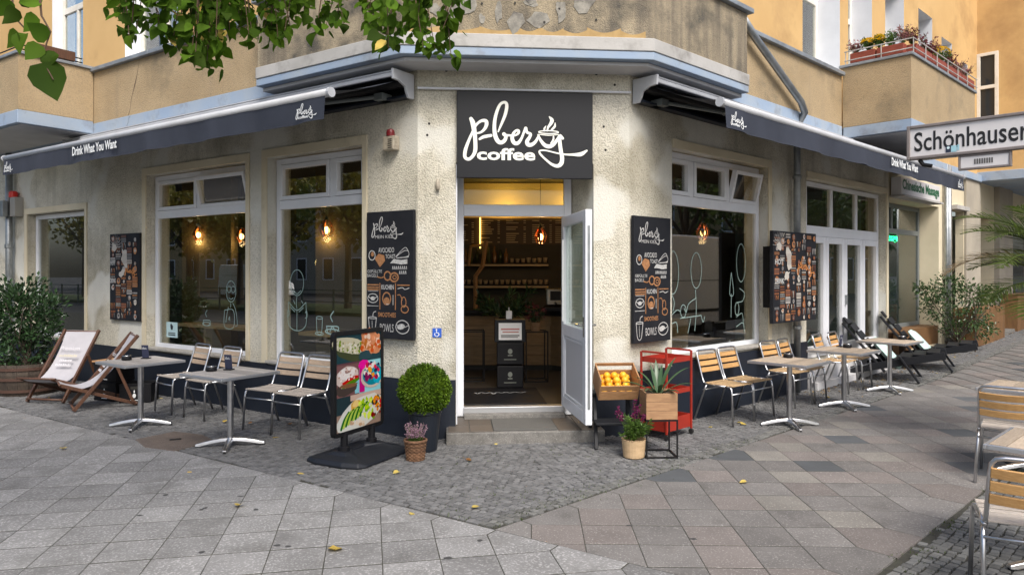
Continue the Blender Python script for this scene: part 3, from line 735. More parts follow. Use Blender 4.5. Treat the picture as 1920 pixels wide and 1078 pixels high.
# roof slab closes the house so that the sky does not fall into it
MB().prism([(-12,14.9),(-1.2,7.9),(1.4,8.1),(12,18.6),(12,26),(-12,26)], 4.3, 4.32).build('storey_floor', M['dark'], B)

# rainwater pipes
p = MB(FR); p.tube([(1.95,.25,4.9),(2.3,.24,4.72),(3.6,.24,4.12),(3.76,.22,4.0),(3.78,.12,3.86),(3.78,.10,3.7),(3.78,.10,.02)], .05, 10); pp = p.build('rain_pipe', M['galv'], B, smooth=True)
for z in (.35,.95,1.9,3.1): MB(FR).lathe([(.053,-.03),(.062,-.02),(.062,.02),(.053,.03)], (3.78,.10,z), 12).build('pipe_collar', M['galv'], pp)
for u in (10.84,11.0): MB(FR).tube([(u,.08,4.0),(u,.08,.2)], .047, 10).build('rain_pipe', M['galv'], B, smooth=True)
p = MB(FL); p.tube([(9.55,.10,4.0),(9.55,.10,-.02)], .055, 10); pp = p.build('rain_pipe', M['galv'], B, smooth=True)
for z in (.5,1.6,2.2): MB(FL).lathe([(.058,-.04),(.07,-.03),(.07,.03),(.058,.04)], (9.55,.10,z), 12).build('pipe_collar', M['galv'], pp)
p = MB(FC); p.tube([(.0,.03,3.665),(2.27,.03,3.665)], .013, 8); p.build('cable_conduit', M['pvc'], B)

# ------------------------------------------------------------------ entrance
d = -.46; f = MB(FC); a, b = .415, 1.71
f.box(a,a+.075,d-.07,d,.13,2.95).box(b-.085,b,d-.07,d,.13,2.95).box(a+.075,b-.085,d-.07,d,2.37,2.50).box(a+.075,b-.085,d-.07,d,2.86,2.95)
fr = f.build('door_frame', M['pvc'], B, bevel=.006)
MB(FC).box(a+.075,b-.085,d-.04,d-.034,2.50,2.86).build('pane', M['glass_clear'], fr)
MB(FC).box(a+.075,b-.085,d-.09,d+.03,.17,.235).build('threshold', M['alu_matt'], fr, bevel=.004)
MB(FC).box(.402,.414,-.44,-.0,.14,2.88).build('jamb_lining', M['pvc'], fr)
# open leaf, hinged on the right
hp = FC @ Vector((1.625, d+.01, 0)); ld = Vector((.15, -.988, 0)).normalized(); ln = Vector((-ld.y, ld.x, 0))
FD_ = Matrix(((ld.x,ln.x,0,hp.x),(ld.y,ln.y,0,hp.y),(0,0,1,0),(0,0,0,1)))
lf = MB(FD_); z0, z1, wd = .24, 2.36, 1.08
lf.box(0,.11,-.035,.035,z0,z1).box(wd-.11,wd,-.035,.035,z0,z1).box(.11,wd-.11,-.035,.035,z0,z0+.13).box(.11,wd-.11,-.035,.035,z1-.11,z1).box(.11,wd-.11,-.035,.035,1.04,1.17)
leaf = lf.build('door', M['pvc'], B, bevel=.008)
q = MB(FD_); q.box(.11,wd-.11,-.018,.018,z0+.13,1.04); q.build('door_panel', mat('door_panel', (.60,.60,.62), .4), leaf)
q = MB(FD_); framebars(q,.115,wd-.115,z0+.135,1.035,.03,-.030,.030); q.build('panel_bead', M['pvc'], leaf, bevel=.005)
MB(FD_).box(.11,wd-.11,-.004,.004,1.17,z1-.11).build('pane', M['glass_clear'], leaf)
h = MB(FD_)
for s in (-1, 1):
    h.tube([(wd-.055,s*.036,1.22),(wd-.055,s*.085,1.22),(wd-.08,s*.09,1.22),(wd-.19,s*.09,1.22)], .010, 6)
    h.box(wd-.075,wd-.035,min(s*.036,s*.042),max(s*.036,s*.042),1.1,1.3)
h.build('door_handle', M['chrome'], leaf)
q = MB(FD_); q.box(wd+.001,wd+.006,-.012,.012,.4,2.2); q.build('lock_strip', M['galv'], leaf)
q = MB(FD_); q.box(.15,.16,-.06,-.04,1.2,2.1); q.build('paper_strip', M['paper'], leaf)
# stone step, tiled landing and rubber mat
s = MB(FC); s.box(.30,1.93,-.02,.30,-.05,.118); st = s.build('entrance_step', M['step'], B, bevel=.012)
xs = [.32,.54,.78,1.45,1.68,1.91]; 
for i in range(5):
    if i == 2: MB(FC).box(xs[i]+.004,xs[i+1]-.004,-.30,.25,.119,.134).build('rubber_mat', M['mat_rubber'], st, bevel=.004)
    else: MB(FC).box(xs[i]+.003,xs[i+1]-.003,-.02,.285,.1185,.1265).build('tile', M['tile'], st, bevel=.003)
for i in (0,1,3,4):
    if xs[i] < 1.7: MB(FC).box(max(.404,xs[i]+.003),min(1.77,xs[i+1]-.003),-.44,-.024,.115,.1265).build('tile', M['tile'], st, bevel=.003)
MB(FC).box(.404,1.77,-.45,-.021,-.05,.1145).build('landing', M['step'], st)
MB(FC).box(.49,1.62,-.46,-.31,.119,.172).build('sill_stone', M['step'], st, bevel=.006)

# ------------------------------------------------------------------ cafe interior (part of the house)
pl = [FL @ Vector((12.8,-.36,0)), FL @ Vector((0,-.36,0)), FC @ Vector((0,-.5,0)), FC @ Vector((2.2,-.5,0)), FR @ Vector((0,-.36,0)), FR @ Vector((8.0,-.36,0)), Vector((3.65,16.8,0)), Vector((-7,18.4,0))]
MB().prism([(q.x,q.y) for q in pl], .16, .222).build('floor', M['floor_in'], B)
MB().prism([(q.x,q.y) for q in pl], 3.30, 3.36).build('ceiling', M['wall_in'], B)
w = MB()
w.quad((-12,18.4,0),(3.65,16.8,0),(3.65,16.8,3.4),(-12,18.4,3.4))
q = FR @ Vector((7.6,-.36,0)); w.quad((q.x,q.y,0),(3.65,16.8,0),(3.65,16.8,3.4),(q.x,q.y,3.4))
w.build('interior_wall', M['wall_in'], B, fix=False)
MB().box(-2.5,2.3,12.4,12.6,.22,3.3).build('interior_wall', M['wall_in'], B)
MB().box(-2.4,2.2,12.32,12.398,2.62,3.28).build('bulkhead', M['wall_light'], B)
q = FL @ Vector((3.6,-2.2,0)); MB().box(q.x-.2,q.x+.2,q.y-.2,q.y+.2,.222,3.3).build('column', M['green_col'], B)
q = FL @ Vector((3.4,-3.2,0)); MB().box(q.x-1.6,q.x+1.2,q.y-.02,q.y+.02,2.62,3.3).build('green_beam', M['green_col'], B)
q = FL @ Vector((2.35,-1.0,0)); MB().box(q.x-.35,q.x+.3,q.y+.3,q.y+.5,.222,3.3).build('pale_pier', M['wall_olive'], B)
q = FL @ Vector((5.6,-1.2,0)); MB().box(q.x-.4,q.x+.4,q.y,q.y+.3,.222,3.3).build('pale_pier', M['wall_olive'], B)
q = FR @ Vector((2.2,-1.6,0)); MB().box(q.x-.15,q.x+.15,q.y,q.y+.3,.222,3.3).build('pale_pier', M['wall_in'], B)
# neighbour shop interior
n_ = MB(FR); n_.box(7.62,12,-3.0,-2.95,.2,3.3); n_.box(7.60,7.64,-3,-.45,.2,3.3); n_.box(10.62,10.66,-3,-.45,.2,3.3); n_.box(7.64,10.62,-3,-.45,.2,.24); n_.box(7.64,10.62,-3,-.45,3.2,3.24)
n_.build('shop_interior', mat('shop_interior', (.10,.14,.14), .8), B)
MB(FR).box(7.66,10.58,-2.9,-2.88,.25,1.6).build('pale_blind', mat('pale_blind', (.25,.33,.36), .8), B)
# ================================================================== GROUND
def pix(p):
    y = max(p[1], .01)
    return 960 + 1331*p[0]/y, 509 - (p[2]-1.75)*1331/y
def inframe(p, m=0.):
    if p[1] < .5: return False
    x, y = pix(p); return -m*1920 < x < 1920*(1+m) and -m*1078 < y < 1078*(1+m)
rd = MB(); rd.quad((-250,-250,-.13),(250,-250,-.13),(250,250,-.13),(-250,250,-.13)); tag(rd.build('road', M['asphalt']), kind='structure')
# raised pavement body with its kerb edge towards the two streets
KC = offs(FL, 9.0, FR, 5.2)
pa, pb, pc_, pd_ = FL @ Vector((40,9.0,0)), FL @ Vector((40,-.3,0)), FR @ Vector((40,-.3,0)), FR @ Vector((40,5.2,0))
sw_ = MB(); sw_.prism([(KC.x,KC.y),(pd_.x,pd_.y),(pc_.x,pc_.y),(CRp.x,CRp.y+.3),(CLp.x,CLp.y+.3),(pb.x,pb.y),(pa.x,pa.y)], -.13, -.015)
SW = tag(sw_.build('sidewalk', M['bed']), kind='structure')
rb = MB(FR); us = [5.0+.5*i for i in range(60)]
for i in range(len(us)-1):
    z = [max(0., min(.34, .03*(u-6.))) - .0135 for u in (us[i], us[i+1])]
    rb.quad((us[i],-.3,z[0]),(us[i+1],-.3,z[1]),(us[i+1],5.19,z[1]),(us[i],5.19,z[0]))
rb.build('sloping_bed', M['bed'], SW, fix=False)
k = MB(FR)
for i in range(30): k.box(-6+i*1.0+.004,-6+(i+1)*1.0-.004,5.205,5.35,-.13,.0)
k.build('kerb', M['step'], SW, bevel=.01)
k = MB(FL)
for i in range(30): k.box(-8+i*1.0+.004,-8+(i+1)*1.0-.004,9.005,9.15,-.13,.0)
k.build('kerb', M['step'], SW, bevel=.01)

def chamfer_prism(poly, z0, z1, c):
    n = len(poly); cx = sum(p[0] for p in poly)/n; cy = sum(p[1] for p in poly)/n
    def ins(p, t):
        d_ = math.hypot(p[0]-cx, p[1]-cy); s_ = (d_-t)/d_; return (cx+(p[0]-cx)*s_, cy+(p[1]-cy)*s_)
    vs = [(p[0],p[1],z0) for p in poly] + [(p[0],p[1],z1-c) for p in poly] + [(*ins(p, c*1.6), z1) for p in poly]
    fs = []
    for i in range(n):
        j = (i+1) % n
        fs += [(i,j,n+j,n+i), (n+i,n+j,2*n+j,2*n+i)]
    fs.append(tuple(range(2*n,3*n)))
    return vs, fs
PITCH = .345; g_ = .0032
def slabfield(F, b_in, b_out, urange, parent, name, pick, inside, mirror):
    """slabs laid diagonally to the wall, five-sided bishop's-hat stones along the border"""
    h = PITCH/math.sqrt(2); strip = .10; gx, gy = (.0065, .0026) if mirror else (.0026, .0065)
    b0 = b_in + strip; nrow = int((b_out - b_in - (strip if mirror else 0))/h)
    if mirror: nrow = int((b_out - strip - b0)/h); b1 = b0 + nrow*h; 
    full = MB().add(*chamfer_prism([(-PITCH/2+gx,-PITCH/2+gy),(PITCH/2-gx,-PITCH/2+gy),(PITCH/2-gx,PITCH/2-gy),(-PITCH/2+gx,PITCH/2-gy)], -.04, 0, .002)).mesh('paving_slab')
    e = PITCH/math.sqrt(2) - g_*1.4
    hat_in = MB().add(*chamfer_prism([(-e,-strip),(e,-strip),(e,0),(0,e),(-e,0)], -.04, 0, .002)).mesh('border_slab')
    hat_out = MB().add(*chamfer_prism([(-e,0),(0,-e),(e,0),(e,(b_out-b1 if mirror else strip)),(-e,(b_out-b1 if mirror else strip))], -.04, 0, .002)).mesh('border_slab')
    ang = math.atan2(F[1][0], F[0][0])
    res = []
    for r in range(0, nrow+1):
        n0, n1 = int(urange[0]/(2*h))-1, int(urange[1]/(2*h))+1
        for c in range(n0, n1):
            u = c*2*h + (h if r % 2 else 0); d_ = b0 + r*h
            p = F @ Vector((u, d_, 0))
            if not inside(p): continue
            kind = 'full'
            if r == 0: kind = 'in'
            elif r == nrow and mirror: kind = 'out'
            res.append((p, kind))
    res = [x for x in res if inframe(x[0], .35)]
    res.sort(key=lambda x: (0 if inframe(x[0], .03) else 1, x[0].y))
    rest = MB()
    det = F[0][0]*F[1][1]-F[0][1]*F[1][0]
    def clipped(me, T):
        """outline of a slab cut off along the border of the other field"""
        n = (len(me.vertices))//3; poly = [T @ me.vertices[k].co for k in range(n)]
        dist = [1.692 - (FLi @ q)[1] for q in poly]
        if min(dist) >= 0: return None
        out = []
        for k in range(n):
            a_, b_, da, db = poly[k], poly[(k+1) % n], dist[k], dist[(k+1) % n]
            if da >= 0: out.append(a_)
            if (da >= 0) != (db >= 0): out.append(a_.lerp(b_, da/(da-db)))
        return out
    for i, (p, kind) in enumerate(res):
        z = gz(p.x, p.y) + random.uniform(-.0006, .0010)
        a = ang + random.uniform(-.006, .006)
        me = {'full': full, 'in': hat_in, 'out': hat_out}[kind]
        if kind == 'full': T = Matrix.Translation((p.x,p.y,z)) @ Matrix.Rotation(a + R_(45), 4, 'Z')
        else:
            T = Matrix.Translation((p.x,p.y,z)) @ Matrix.Rotation(a, 4, 'Z')
            if det < 0: T = T @ Matrix.Scale(-1, 4, (0,1,0))
        if mirror:
            cp = clipped(me, T)
            if cp is not None:
                ar = abs(sum(cp[k].x*cp[(k+1) % len(cp)].y-cp[(k+1) % len(cp)].x*cp[k].y for k in range(len(cp))))/2 if len(cp) > 2 else 0
                if ar < .004: continue
                c0 = sum(cp, Vector())/len(cp); me = MB().add(*chamfer_prism([(q.x-c0.x,q.y-c0.y) for q in cp], -.04, 0, .002)).mesh('cut_slab'); T = Matrix.Translation((c0.x,c0.y,z))
        if i < 300:
            o = bpy.data.objects.new(me.name.split('.')[0], me); COL.objects.link(o)
            if not me.materials: me.materials.append(None)
            o.parent = parent; o.matrix_basis = T
            o.material_slots[0].link = 'OBJECT'; o.material_slots[0].material = M[pick(p)]
        else: rest.add([v.co.copy() for v in me.vertices], [tuple(q.vertices) for q in me.polygons], T)
    if rest.v: tag(rest.build('outer_slabs', M[pick(Vector((0,0,0)))], parent), kind='stuff')
    return len(res)
qa, qb, qc, qd = offs(FL,1.7,FR,5.19), FL @ Vector((14,1.7,0)), FL @ Vector((14,8.98,0)), offs(FL,8.98,FR,5.19)
sl = MB(); sl.quad(*[(q.x,q.y,-.0016) for q in (qa,qb,qc,qd)])
# only the part in front of the right-hand street's kerb
SLL = tag(sl.build('slab_pavement', M['bed'], fix=False), kind='structure')
def pickR(p):
    q = random.random()
    return 'slabR' if q < .60 else 'slabP' if q < .86 else 'slabD' if q < .93 else 'slabY'
def insL(p): return (FRi @ p)[1] < 5.2
def insR(p): return (FLi @ p)[1] < 1.70+.3
n1 = slabfield(FL, 1.70, 6.5, (-8, 9), SLL, 'left', lambda p: 'slabL', insL, False)
sr = MB(FR)
SLR = tag(MB(FR).box(-3.3,6.2,1.11,3.13,-.03,-.0020).build('slab_walkway', M['bed']), kind='structure')
n2 = slabfield(FR, 1.10, 3.14, (-3.2, 22), SLR, 'right', pickR, insR, True)
print('slabs', n1, n2)

# small mosaic stones
def stone(u, d_, a, s, z):
    hw, hd = s*random.uniform(.39,.455), s*random.uniform(.39,.455)
    P = [(-hw,-hd),(hw,-hd),(hw,hd),(-hw,hd)]
    P = [(u + x + random.uniform(-.004,.004), d_ + y + random.uniform(-.004,.004)) for x, y in P]
    return P
SP = .060
cand = []
for tagF, F, Fi in (('L', FL, FLi), ('R', FR, FRi)):
    ur = (-5.5, 9.8) if tagF == 'L' else (-4.5, 16)
    dr = (-1.2, 1.74) if tagF == 'L' else (-1.2, 5.2)
    nd = int((dr[1]-dr[0])/SP); nu = int((ur[1]-ur[0])/SP)
    for j in range(nd):
        for i in range(nu):
            u = ur[0] + (i + .5*(j % 2))*SP + random.uniform(-.008,.008); d_ = dr[0] + (j+.5)*SP + .02*math.sin(u*2.1+j*.05) + random.uniform(-.005,.005)
            if d_ < dr[0]: continue
            p = F @ Vector((u, d_, 0)); l = FLi @ p; r = FRi @ p; c = FCi @ p
            if not ((l[1] > .02 and l[0] > -.01) or (r[1] > .02 and r[0] > -.01) or (c[1] > .02 and 0 < c[0] < 2.26) or (c[1] > .02 and l[0] < 0 and r[0] < 0)): continue
            if l[1] > 1.70-.03: continue
            near = l[1] > r[1]
            if tagF == 'L' and not near: continue
            if tagF == 'R' and near: continue
            outer = r[1] > 3.14+.03
            if not outer and r[1] > 1.10-.03: continue
            if outer and r[1] > 5.2-.04: continue
            if not inframe(p, .3): continue
            cand.append((p, F, outer or r[1] > .93))
cand.sort(key=lambda t: (0 if inframe(t[0], 0) else 1, t[0].y))
smesh = []
for k_ in range(8):
    P = stone(0, 0, 0, SP, 0)
    smesh.append(MB().add(*chamfer_prism(P, -.02, 0, .0035)).mesh('mosaic_stone'))
    smesh[-1].materials.append(None)
big = {False: MB(), True: MB()}
for i, (p, F, pale) in enumerate(cand):
    a = math.atan2(F[1][0], F[0][0]) + random.uniform(-.12,.12); z = gz(p.x, p.y) + random.uniform(-.004,.001)
    T = Matrix.Translation((p.x,p.y,z)) @ Matrix.Rotation(a, 4, 'Z')
    if i < 300:
        me = random.choice(smesh); o = bpy.data.objects.new('mosaic_stone', me); COL.objects.link(o); o.parent = SW; o.matrix_basis = T
        o.material_slots[0].link = 'OBJECT'; o.material_slots[0].material = M['cobble_pale1' if pale else 'cobble1']
    else:
        v, f_ = chamfer_prism(stone(0,0,0,SP,0), -.02, 0, .0035); big[pale].add(v, f_, T)
print('stones', len(cand))
tag(big[False].build('mosaic_stones', M['cobble'], SW, fix=False), kind='stuff')
tag(big[True].build('mosaic_stones', M['cobble_pale'], SW, fix=False), kind='stuff')
# moss and grass growing in the joints by the border rows
ms = MB()
def blade(mb, p, h_, a, lean, w):
    dx, dy = math.cos(a), math.sin(a)
    mb.add([(p[0]-dy*w,p[1]+dx*w,p[2]),(p[0]+dy*w,p[1]-dx*w,p[2]),(p[0]+dx*lean,p[1]+dy*lean,p[2]+h_)], [(0,1,2)])
cnt = 0
while cnt < 520:
    u, d_ = random.uniform(-3.0, 4), random.gauss(.98, .13)
    if cnt % 4 == 0: u, d_ = random.uniform(-2.2, 2), random.gauss(3.22, .12)
    if cnt % 5 == 1: u, d_ = random.uniform(-3, 0), random.uniform(-.6, .9)
    p = FR @ Vector((u, d_, -.008)); cnt += 1
    if (FLi @ p)[1] > 1.68 or (FCi @ p)[1] < .35: continue
    for _ in range(random.randint(3,7)):
        blade(ms, (p.x+random.uniform(-.03,.03), p.y+random.uniform(-.03,.03), -.008), random.uniform(.008,.022), random.uniform(0,6.28), random.uniform(.003,.012), .004)
tag(ms.build('joint_moss', M['moss'], fix=False), 'low green moss growing in the joints of the mosaic paving', 'moss', kind='stuff')

# utility cover set into the paving
cv = thing('utility_cover', 'rust brown utility cover plate set into the paving by the left table', 'cover', tuple(FL @ Vector((2.02,1.46,0))))
pg = [(1.62,1.72),(1.68,1.25),(2.02,1.16),(2.42,1.24),(2.40,1.68),(2.0,1.80)]
pw = [FL @ Vector((a_,b_,0)) for a_, b_ in pg]
MB().add(*chamfer_prism([(q.x,q.y) for q in pw], -.02, .006, .003)).build('plate', M['iron_cover'], cv)
q = FL @ Vector((2.05,1.45,0)); MB(Matrix.Translation((q.x,q.y,.0)) @ Matrix.Rotation(.4,4,'Z')).box(-.055,.055,-.035,.035,.004,.009).build('key_hole', M['black_metal'], cv)

# fallen leaves
def leaf_mesh(name, s=1., fold=.25, curl=.2, tip=.35):
    P = [(0,0),(.30,.02),(.46,.26),(.42,.55),(.22,.84),(.02,1.12),(-.2,.86),(-.42,.56),(-.47,.27),(-.31,.03)]
    vs = [(x*s, y*s, (abs(x)*fold + curl*(y-.5)**2)*s) for x, y in P]; vs.append((0, .45*s, 0))
    fs = [(10, i, (i+1) % 10) for i in range(10)]
    m = bpy.data.meshes.new(name); m.from_pydata(vs, [], fs); m.polygons.foreach_set('use_smooth', [True]*len(fs)); return m
fl_me = [leaf_mesh('fallen_leaf', .06, .3, .5), leaf_mesh('fallen_leaf', .06, -.2, -.3), leaf_mesh('fallen_leaf', .06, .5, .2)]
for m_ in fl_me: m_.materials.append(None)
def G(x, y, z=0.):
    Z = (1.75-z)*1331/(y-509); return Vector(((x-960)/1331*Z, Z, z))
spots = [(118,842,'on the pale slabs at the far left'),(353,884,'on the pale slabs below the utility cover'),(451,948,'on the pale slabs in the lower left'),(630,1036,'large on the slabs at the bottom edge'),
 (560,886,'beside the rubber base of the poster stand'),(748,886,'between poster stand and wicker basket'),(885,953,'at the edge of mosaic and pale slabs'),(775,965,'beyond the mosaic edge on pale slabs'),
 (420,793,'under the left chairs'),(467,796,'between two left chairs'),(512,820,'at the front foot of a left chair'),(545,797,'behind a left chair leg'),(640,826,'behind the poster stand'),
 (928,831,'against the entrance step'),(1045,760,'on the rubber mat'),(875,862,'on the mosaic paving near the step'),(302,746,'near the left table foot'),(95,746,'by the barrel planter'),
 (1388,795,'by a right chair leg'),(1370,764,'under the first right chairs'),(1400,905,'on the brown slabs'),(1390,793,'in front of the right chairs'),(1330,800,'beside the red trolley'),
 (1548,745,'under the middle right table'),(1688,737,'by the third table foot'),(1756,700,'below the loungers'),(1774,703,'by the lounger foot'),(1700,712,'between the loungers'),(1810,660,'on the far pavement'),(1790,672,'on the far pavement edge'),(1826,650,'by the far wooden panel')]
used = set()
for i, (x, y, w_) in enumerate(spots):
    z = 0
    for _ in range(3): p = G(x, y, z); z = gz(p.x, p.y)
    lab = 'small yellow fallen leaf ' + w_ if i % 4 else 'curled yellow fallen leaf ' + w_
    o = bpy.data.objects.new('fallen_leaf', fl_me[i % 3]); COL.objects.link(o)
    o.location = (p.x, p.y, z+.008 + (.13 if i == 14 else 0)); o.rotation_euler = (random.uniform(-.2,.2), random.uniform(-.2,.2), random.uniform(0,6.28)); s_ = random.uniform(.75,1.25)*(1.5 if i == 3 else 1)*(.8 if y < 760 else 1); o.scale = (s_,)*3
    o.material_slots[0].link = 'OBJECT'; o.material_slots[0].material = M['leaf_brown' if i in (9,11,15,19) else 'leaf_dead']
    if i in (9,11,15,19): lab = lab.replace('yellow', 'brown')
    tag(o, lab, 'leaf', 'fallen leaves on the pavement')
for i in range(90):     # litter along the right wall, drifted together
    pass
lit = MB()
for i in range(420):
    u = random.uniform(3.2, 16); d_ = abs(random.gauss(.0,.32))+.06
    if d_ > 1.05: continue
    p = FR @ Vector((u, d_, 0)); a = random.uniform(0,6.28); s_ = random.uniform(.012,.03)
    T = Matrix.Translation((p.x,p.y,gz(p.x,p.y)+.008)) @ Matrix.Rotation(a,4,'Z') @ Matrix.Rotation(random.uniform(-.5,.5),4,'X')
    lit.add([(-s_*.6,-s_,0),(s_*.6,-s_*.8,.004),(s_*.5,s_,0),(-s_*.4,s_*.9,.004)], [(0,1,2,3)], T)
tag(lit.build('leaf_litter', leafmat('leaf_litter', (.30,.21,.08), (.18,.11,.05), island=.5), fix=False), 'dry leaf litter drifted along the foot of the right wall', 'leaves', kind='stuff')

gs = MB()
for (x, y) in ((378,955),(385,952),(451,930),(262,966),(520,1022),(378,1035),(900,1013),(540,1024),(480,955),(310,928),(840,1046),(1180,985),(1300,1010)):
    p = G(x, y); gs.disc(p.x, p.y, random.uniform(.014,.03), random.uniform(.012,.024), .0022, 9, 0, .25)
tag(gs.build('gum_stains', mat('gum', (.05,.05,.05), .8), SLL, fix=False), kind='stuff')
# ================================================================== THINGS ON THE FACADE
# awnings
def awning(F, flip, u0, length, d0, d1, label):
    loc = F @ Vector((u0, 0, 0)); A = thing('awning', label, 'awning', (loc.x, loc.y, 3.5), 0, 'charcoal awnings over the cafe windows')
    u1 = u0+length; zb = 3.40
    c = MB(F); c.box(u0+.03,u1-.03,.03,.315,3.782,3.805); c.box(u0+.03,u1-.03,.29,.315,3.735,3.782); c.build('cassette_hood', M['awning_white'], A, bevel=.012)
    MB(F).box(u0+.031,u1-.031,.022,.05,3.56,3.78).build('back_plate', M['black_metal'], A); MB(F).cyl((u0+.032,.15,3.715),(u1-.032,.15,3.715),.06,n=14).build('cloth_roll', M['black_metal'], A)
    MB(F).box(u0+.03,u1-.03,.05,.13,3.56,3.585).build('lower_rail', M['plinth'], A)
    for a in (u0, u1-.03):
        prof = [(.02,3.55),(.10,3.55),(.13,3.60),(.15,3.66),(.24,3.70),(.33,3.705),(.34,3.81),(.02,3.81)]
        e = MB(F); n = len(prof)
        e.add([(a,p,z) for p, z in prof]+[(a+.029,p,z) for p, z in prof], [tuple(range(n)), tuple(range(2*n-1,n-1,-1))]+[(i,(i+1)%n,n+(i+1)%n,n+i) for i in range(n)])
        e.build('end_cap', M['awning_white'], A, bevel=.004)
    # cloth sags slightly between cassette and front bar
    cl = MB(F); nu, nd = 24, 6; uu0, uu1 = u0+.08, u1-.08; vs = []
    for top in (0, 1):
        for j in range(nd+1):
            t = j/nd
            for i in range(nu+1):
                s = i/nu
                vs.append((uu0+(uu1-uu0)*s, .20+(d1-.20)*t, 3.72+(zb+.02-3.72)*t - .03*math.sin(math.pi*t) - .006*math.sin(s*40)*t + .003*top))
    n = (nu+1)*(nd+1); fs = []
    for top in (0, 1):
        for j in range(nd):
            for i in range(nu):
                q = top*n + j*(nu+1)+i; fs.append((q,q+1,q+nu+2,q+nu+1))
    cl.add(vs, fs); cl.build('cloth', M['awning_top'], A, smooth=True, fix=False)
    b = MB(F); b.tube([(u0+.05,d1,zb),(u1-.05,d1,zb)], .04, 12); b.build('front_bar', M['awning_white'], A, smooth=True)
    e = MB(F); e.cyl((u0+.02,d1,zb),(u0+.05,d1,zb),.047,n=12); e.build('bar_end', M['awning_white'], A); e = MB(F); e.cyl((u1-.05,d1,zb),(u1-.02,d1,zb),.047,n=12); e.build('bar_end', M['awning_white'], A)
    # hanging valance with shallow waves
    v = MB(F); vs = []; nu = 90
    for z in (zb-.02, zb-.14, zb-.25):
        for i in range(nu+1):
            s = i/nu; k_ = (zb-z)/.25
            vs.append((u0+.08+(length-.16)*s, d1+.022 + .016*k_*math.sin(s*31+1)+.010*k_*math.sin(s*77)+.006*k_*math.sin(s*143+2), z + .004*math.sin(s*60)*k_))
    v.add(vs, [(j*(nu+1)+i, j*(nu+1)+i+1, (j+1)*(nu+1)+i+1, (j+1)*(nu+1)+i) for j in range(2) for i in range(nu)])
    va = v.build('valance', M['awning'], A, smooth=True, fix=False)
    P = lambda u: onplane(F, u, d1+.042, zb-.225, flip)
    t = MB(P(u0+.47 if flip else u0+.16)); logo(t, 0, 0, .30, ws=1.1); t.build('lettering', M['white_print'], va, fix=False)
    t = MB(P(u1-.12 if flip else u1-.45)); logo(t, 0, 0, .30, ws=1.1); t.build('lettering', M['white_print'], va, fix=False)
    um = u0+length*.62
    t = MB(P(um)); text(t, 'Drink What You Want', -.5 if not flip else -.5, .065, 1.1, .115); t.build('lettering', M['white_print'], va, fix=False)
    for a, s in ((u0+.35,1),(u1-.35,-1)):
        m_ = MB(F); m_.tube([(a,.16,3.60),(a+s*.75,.48,3.55)], .022, 8); m_.tube([(a+s*.75,.48,3.55),(a+s*.1,d1-.05,zb)], .018, 8); m_.sph((a+s*.75,.48,3.55),.035,8,6); m_.box(a-.06,a+.06,.05,.2,3.56,3.63)
        m_.build('folding_arm', M['grey_frame'], A)
    return A
awning(FL, True, .03, 7.0, .15, 1.13, 'long charcoal awning with white front bar along the left street side')
awning(FR, False, .03, 8.15, .15, 1.05, 'long charcoal awning with white front bar along the right street side')

# the name sign above the door
sg = thing('name_sign', 'large black sign with ivory handwritten cafe name above the entrance', 'sign', tuple(FC @ Vector((1.13,.0,2.73))))
MB(FC).box(.41,1.85,.004,.06,2.73,3.64).build('sign_box', M['sign_black'], sg, bevel=.006)
t = MB(onplane(FC, .41, .064, 2.73)); k = 1.44/1485
logo(t, (105-40)*k, (1020-900)*k, 1360*k, dz=.002); t.build('lettering', M['sign_letters'], sg, fix=False)

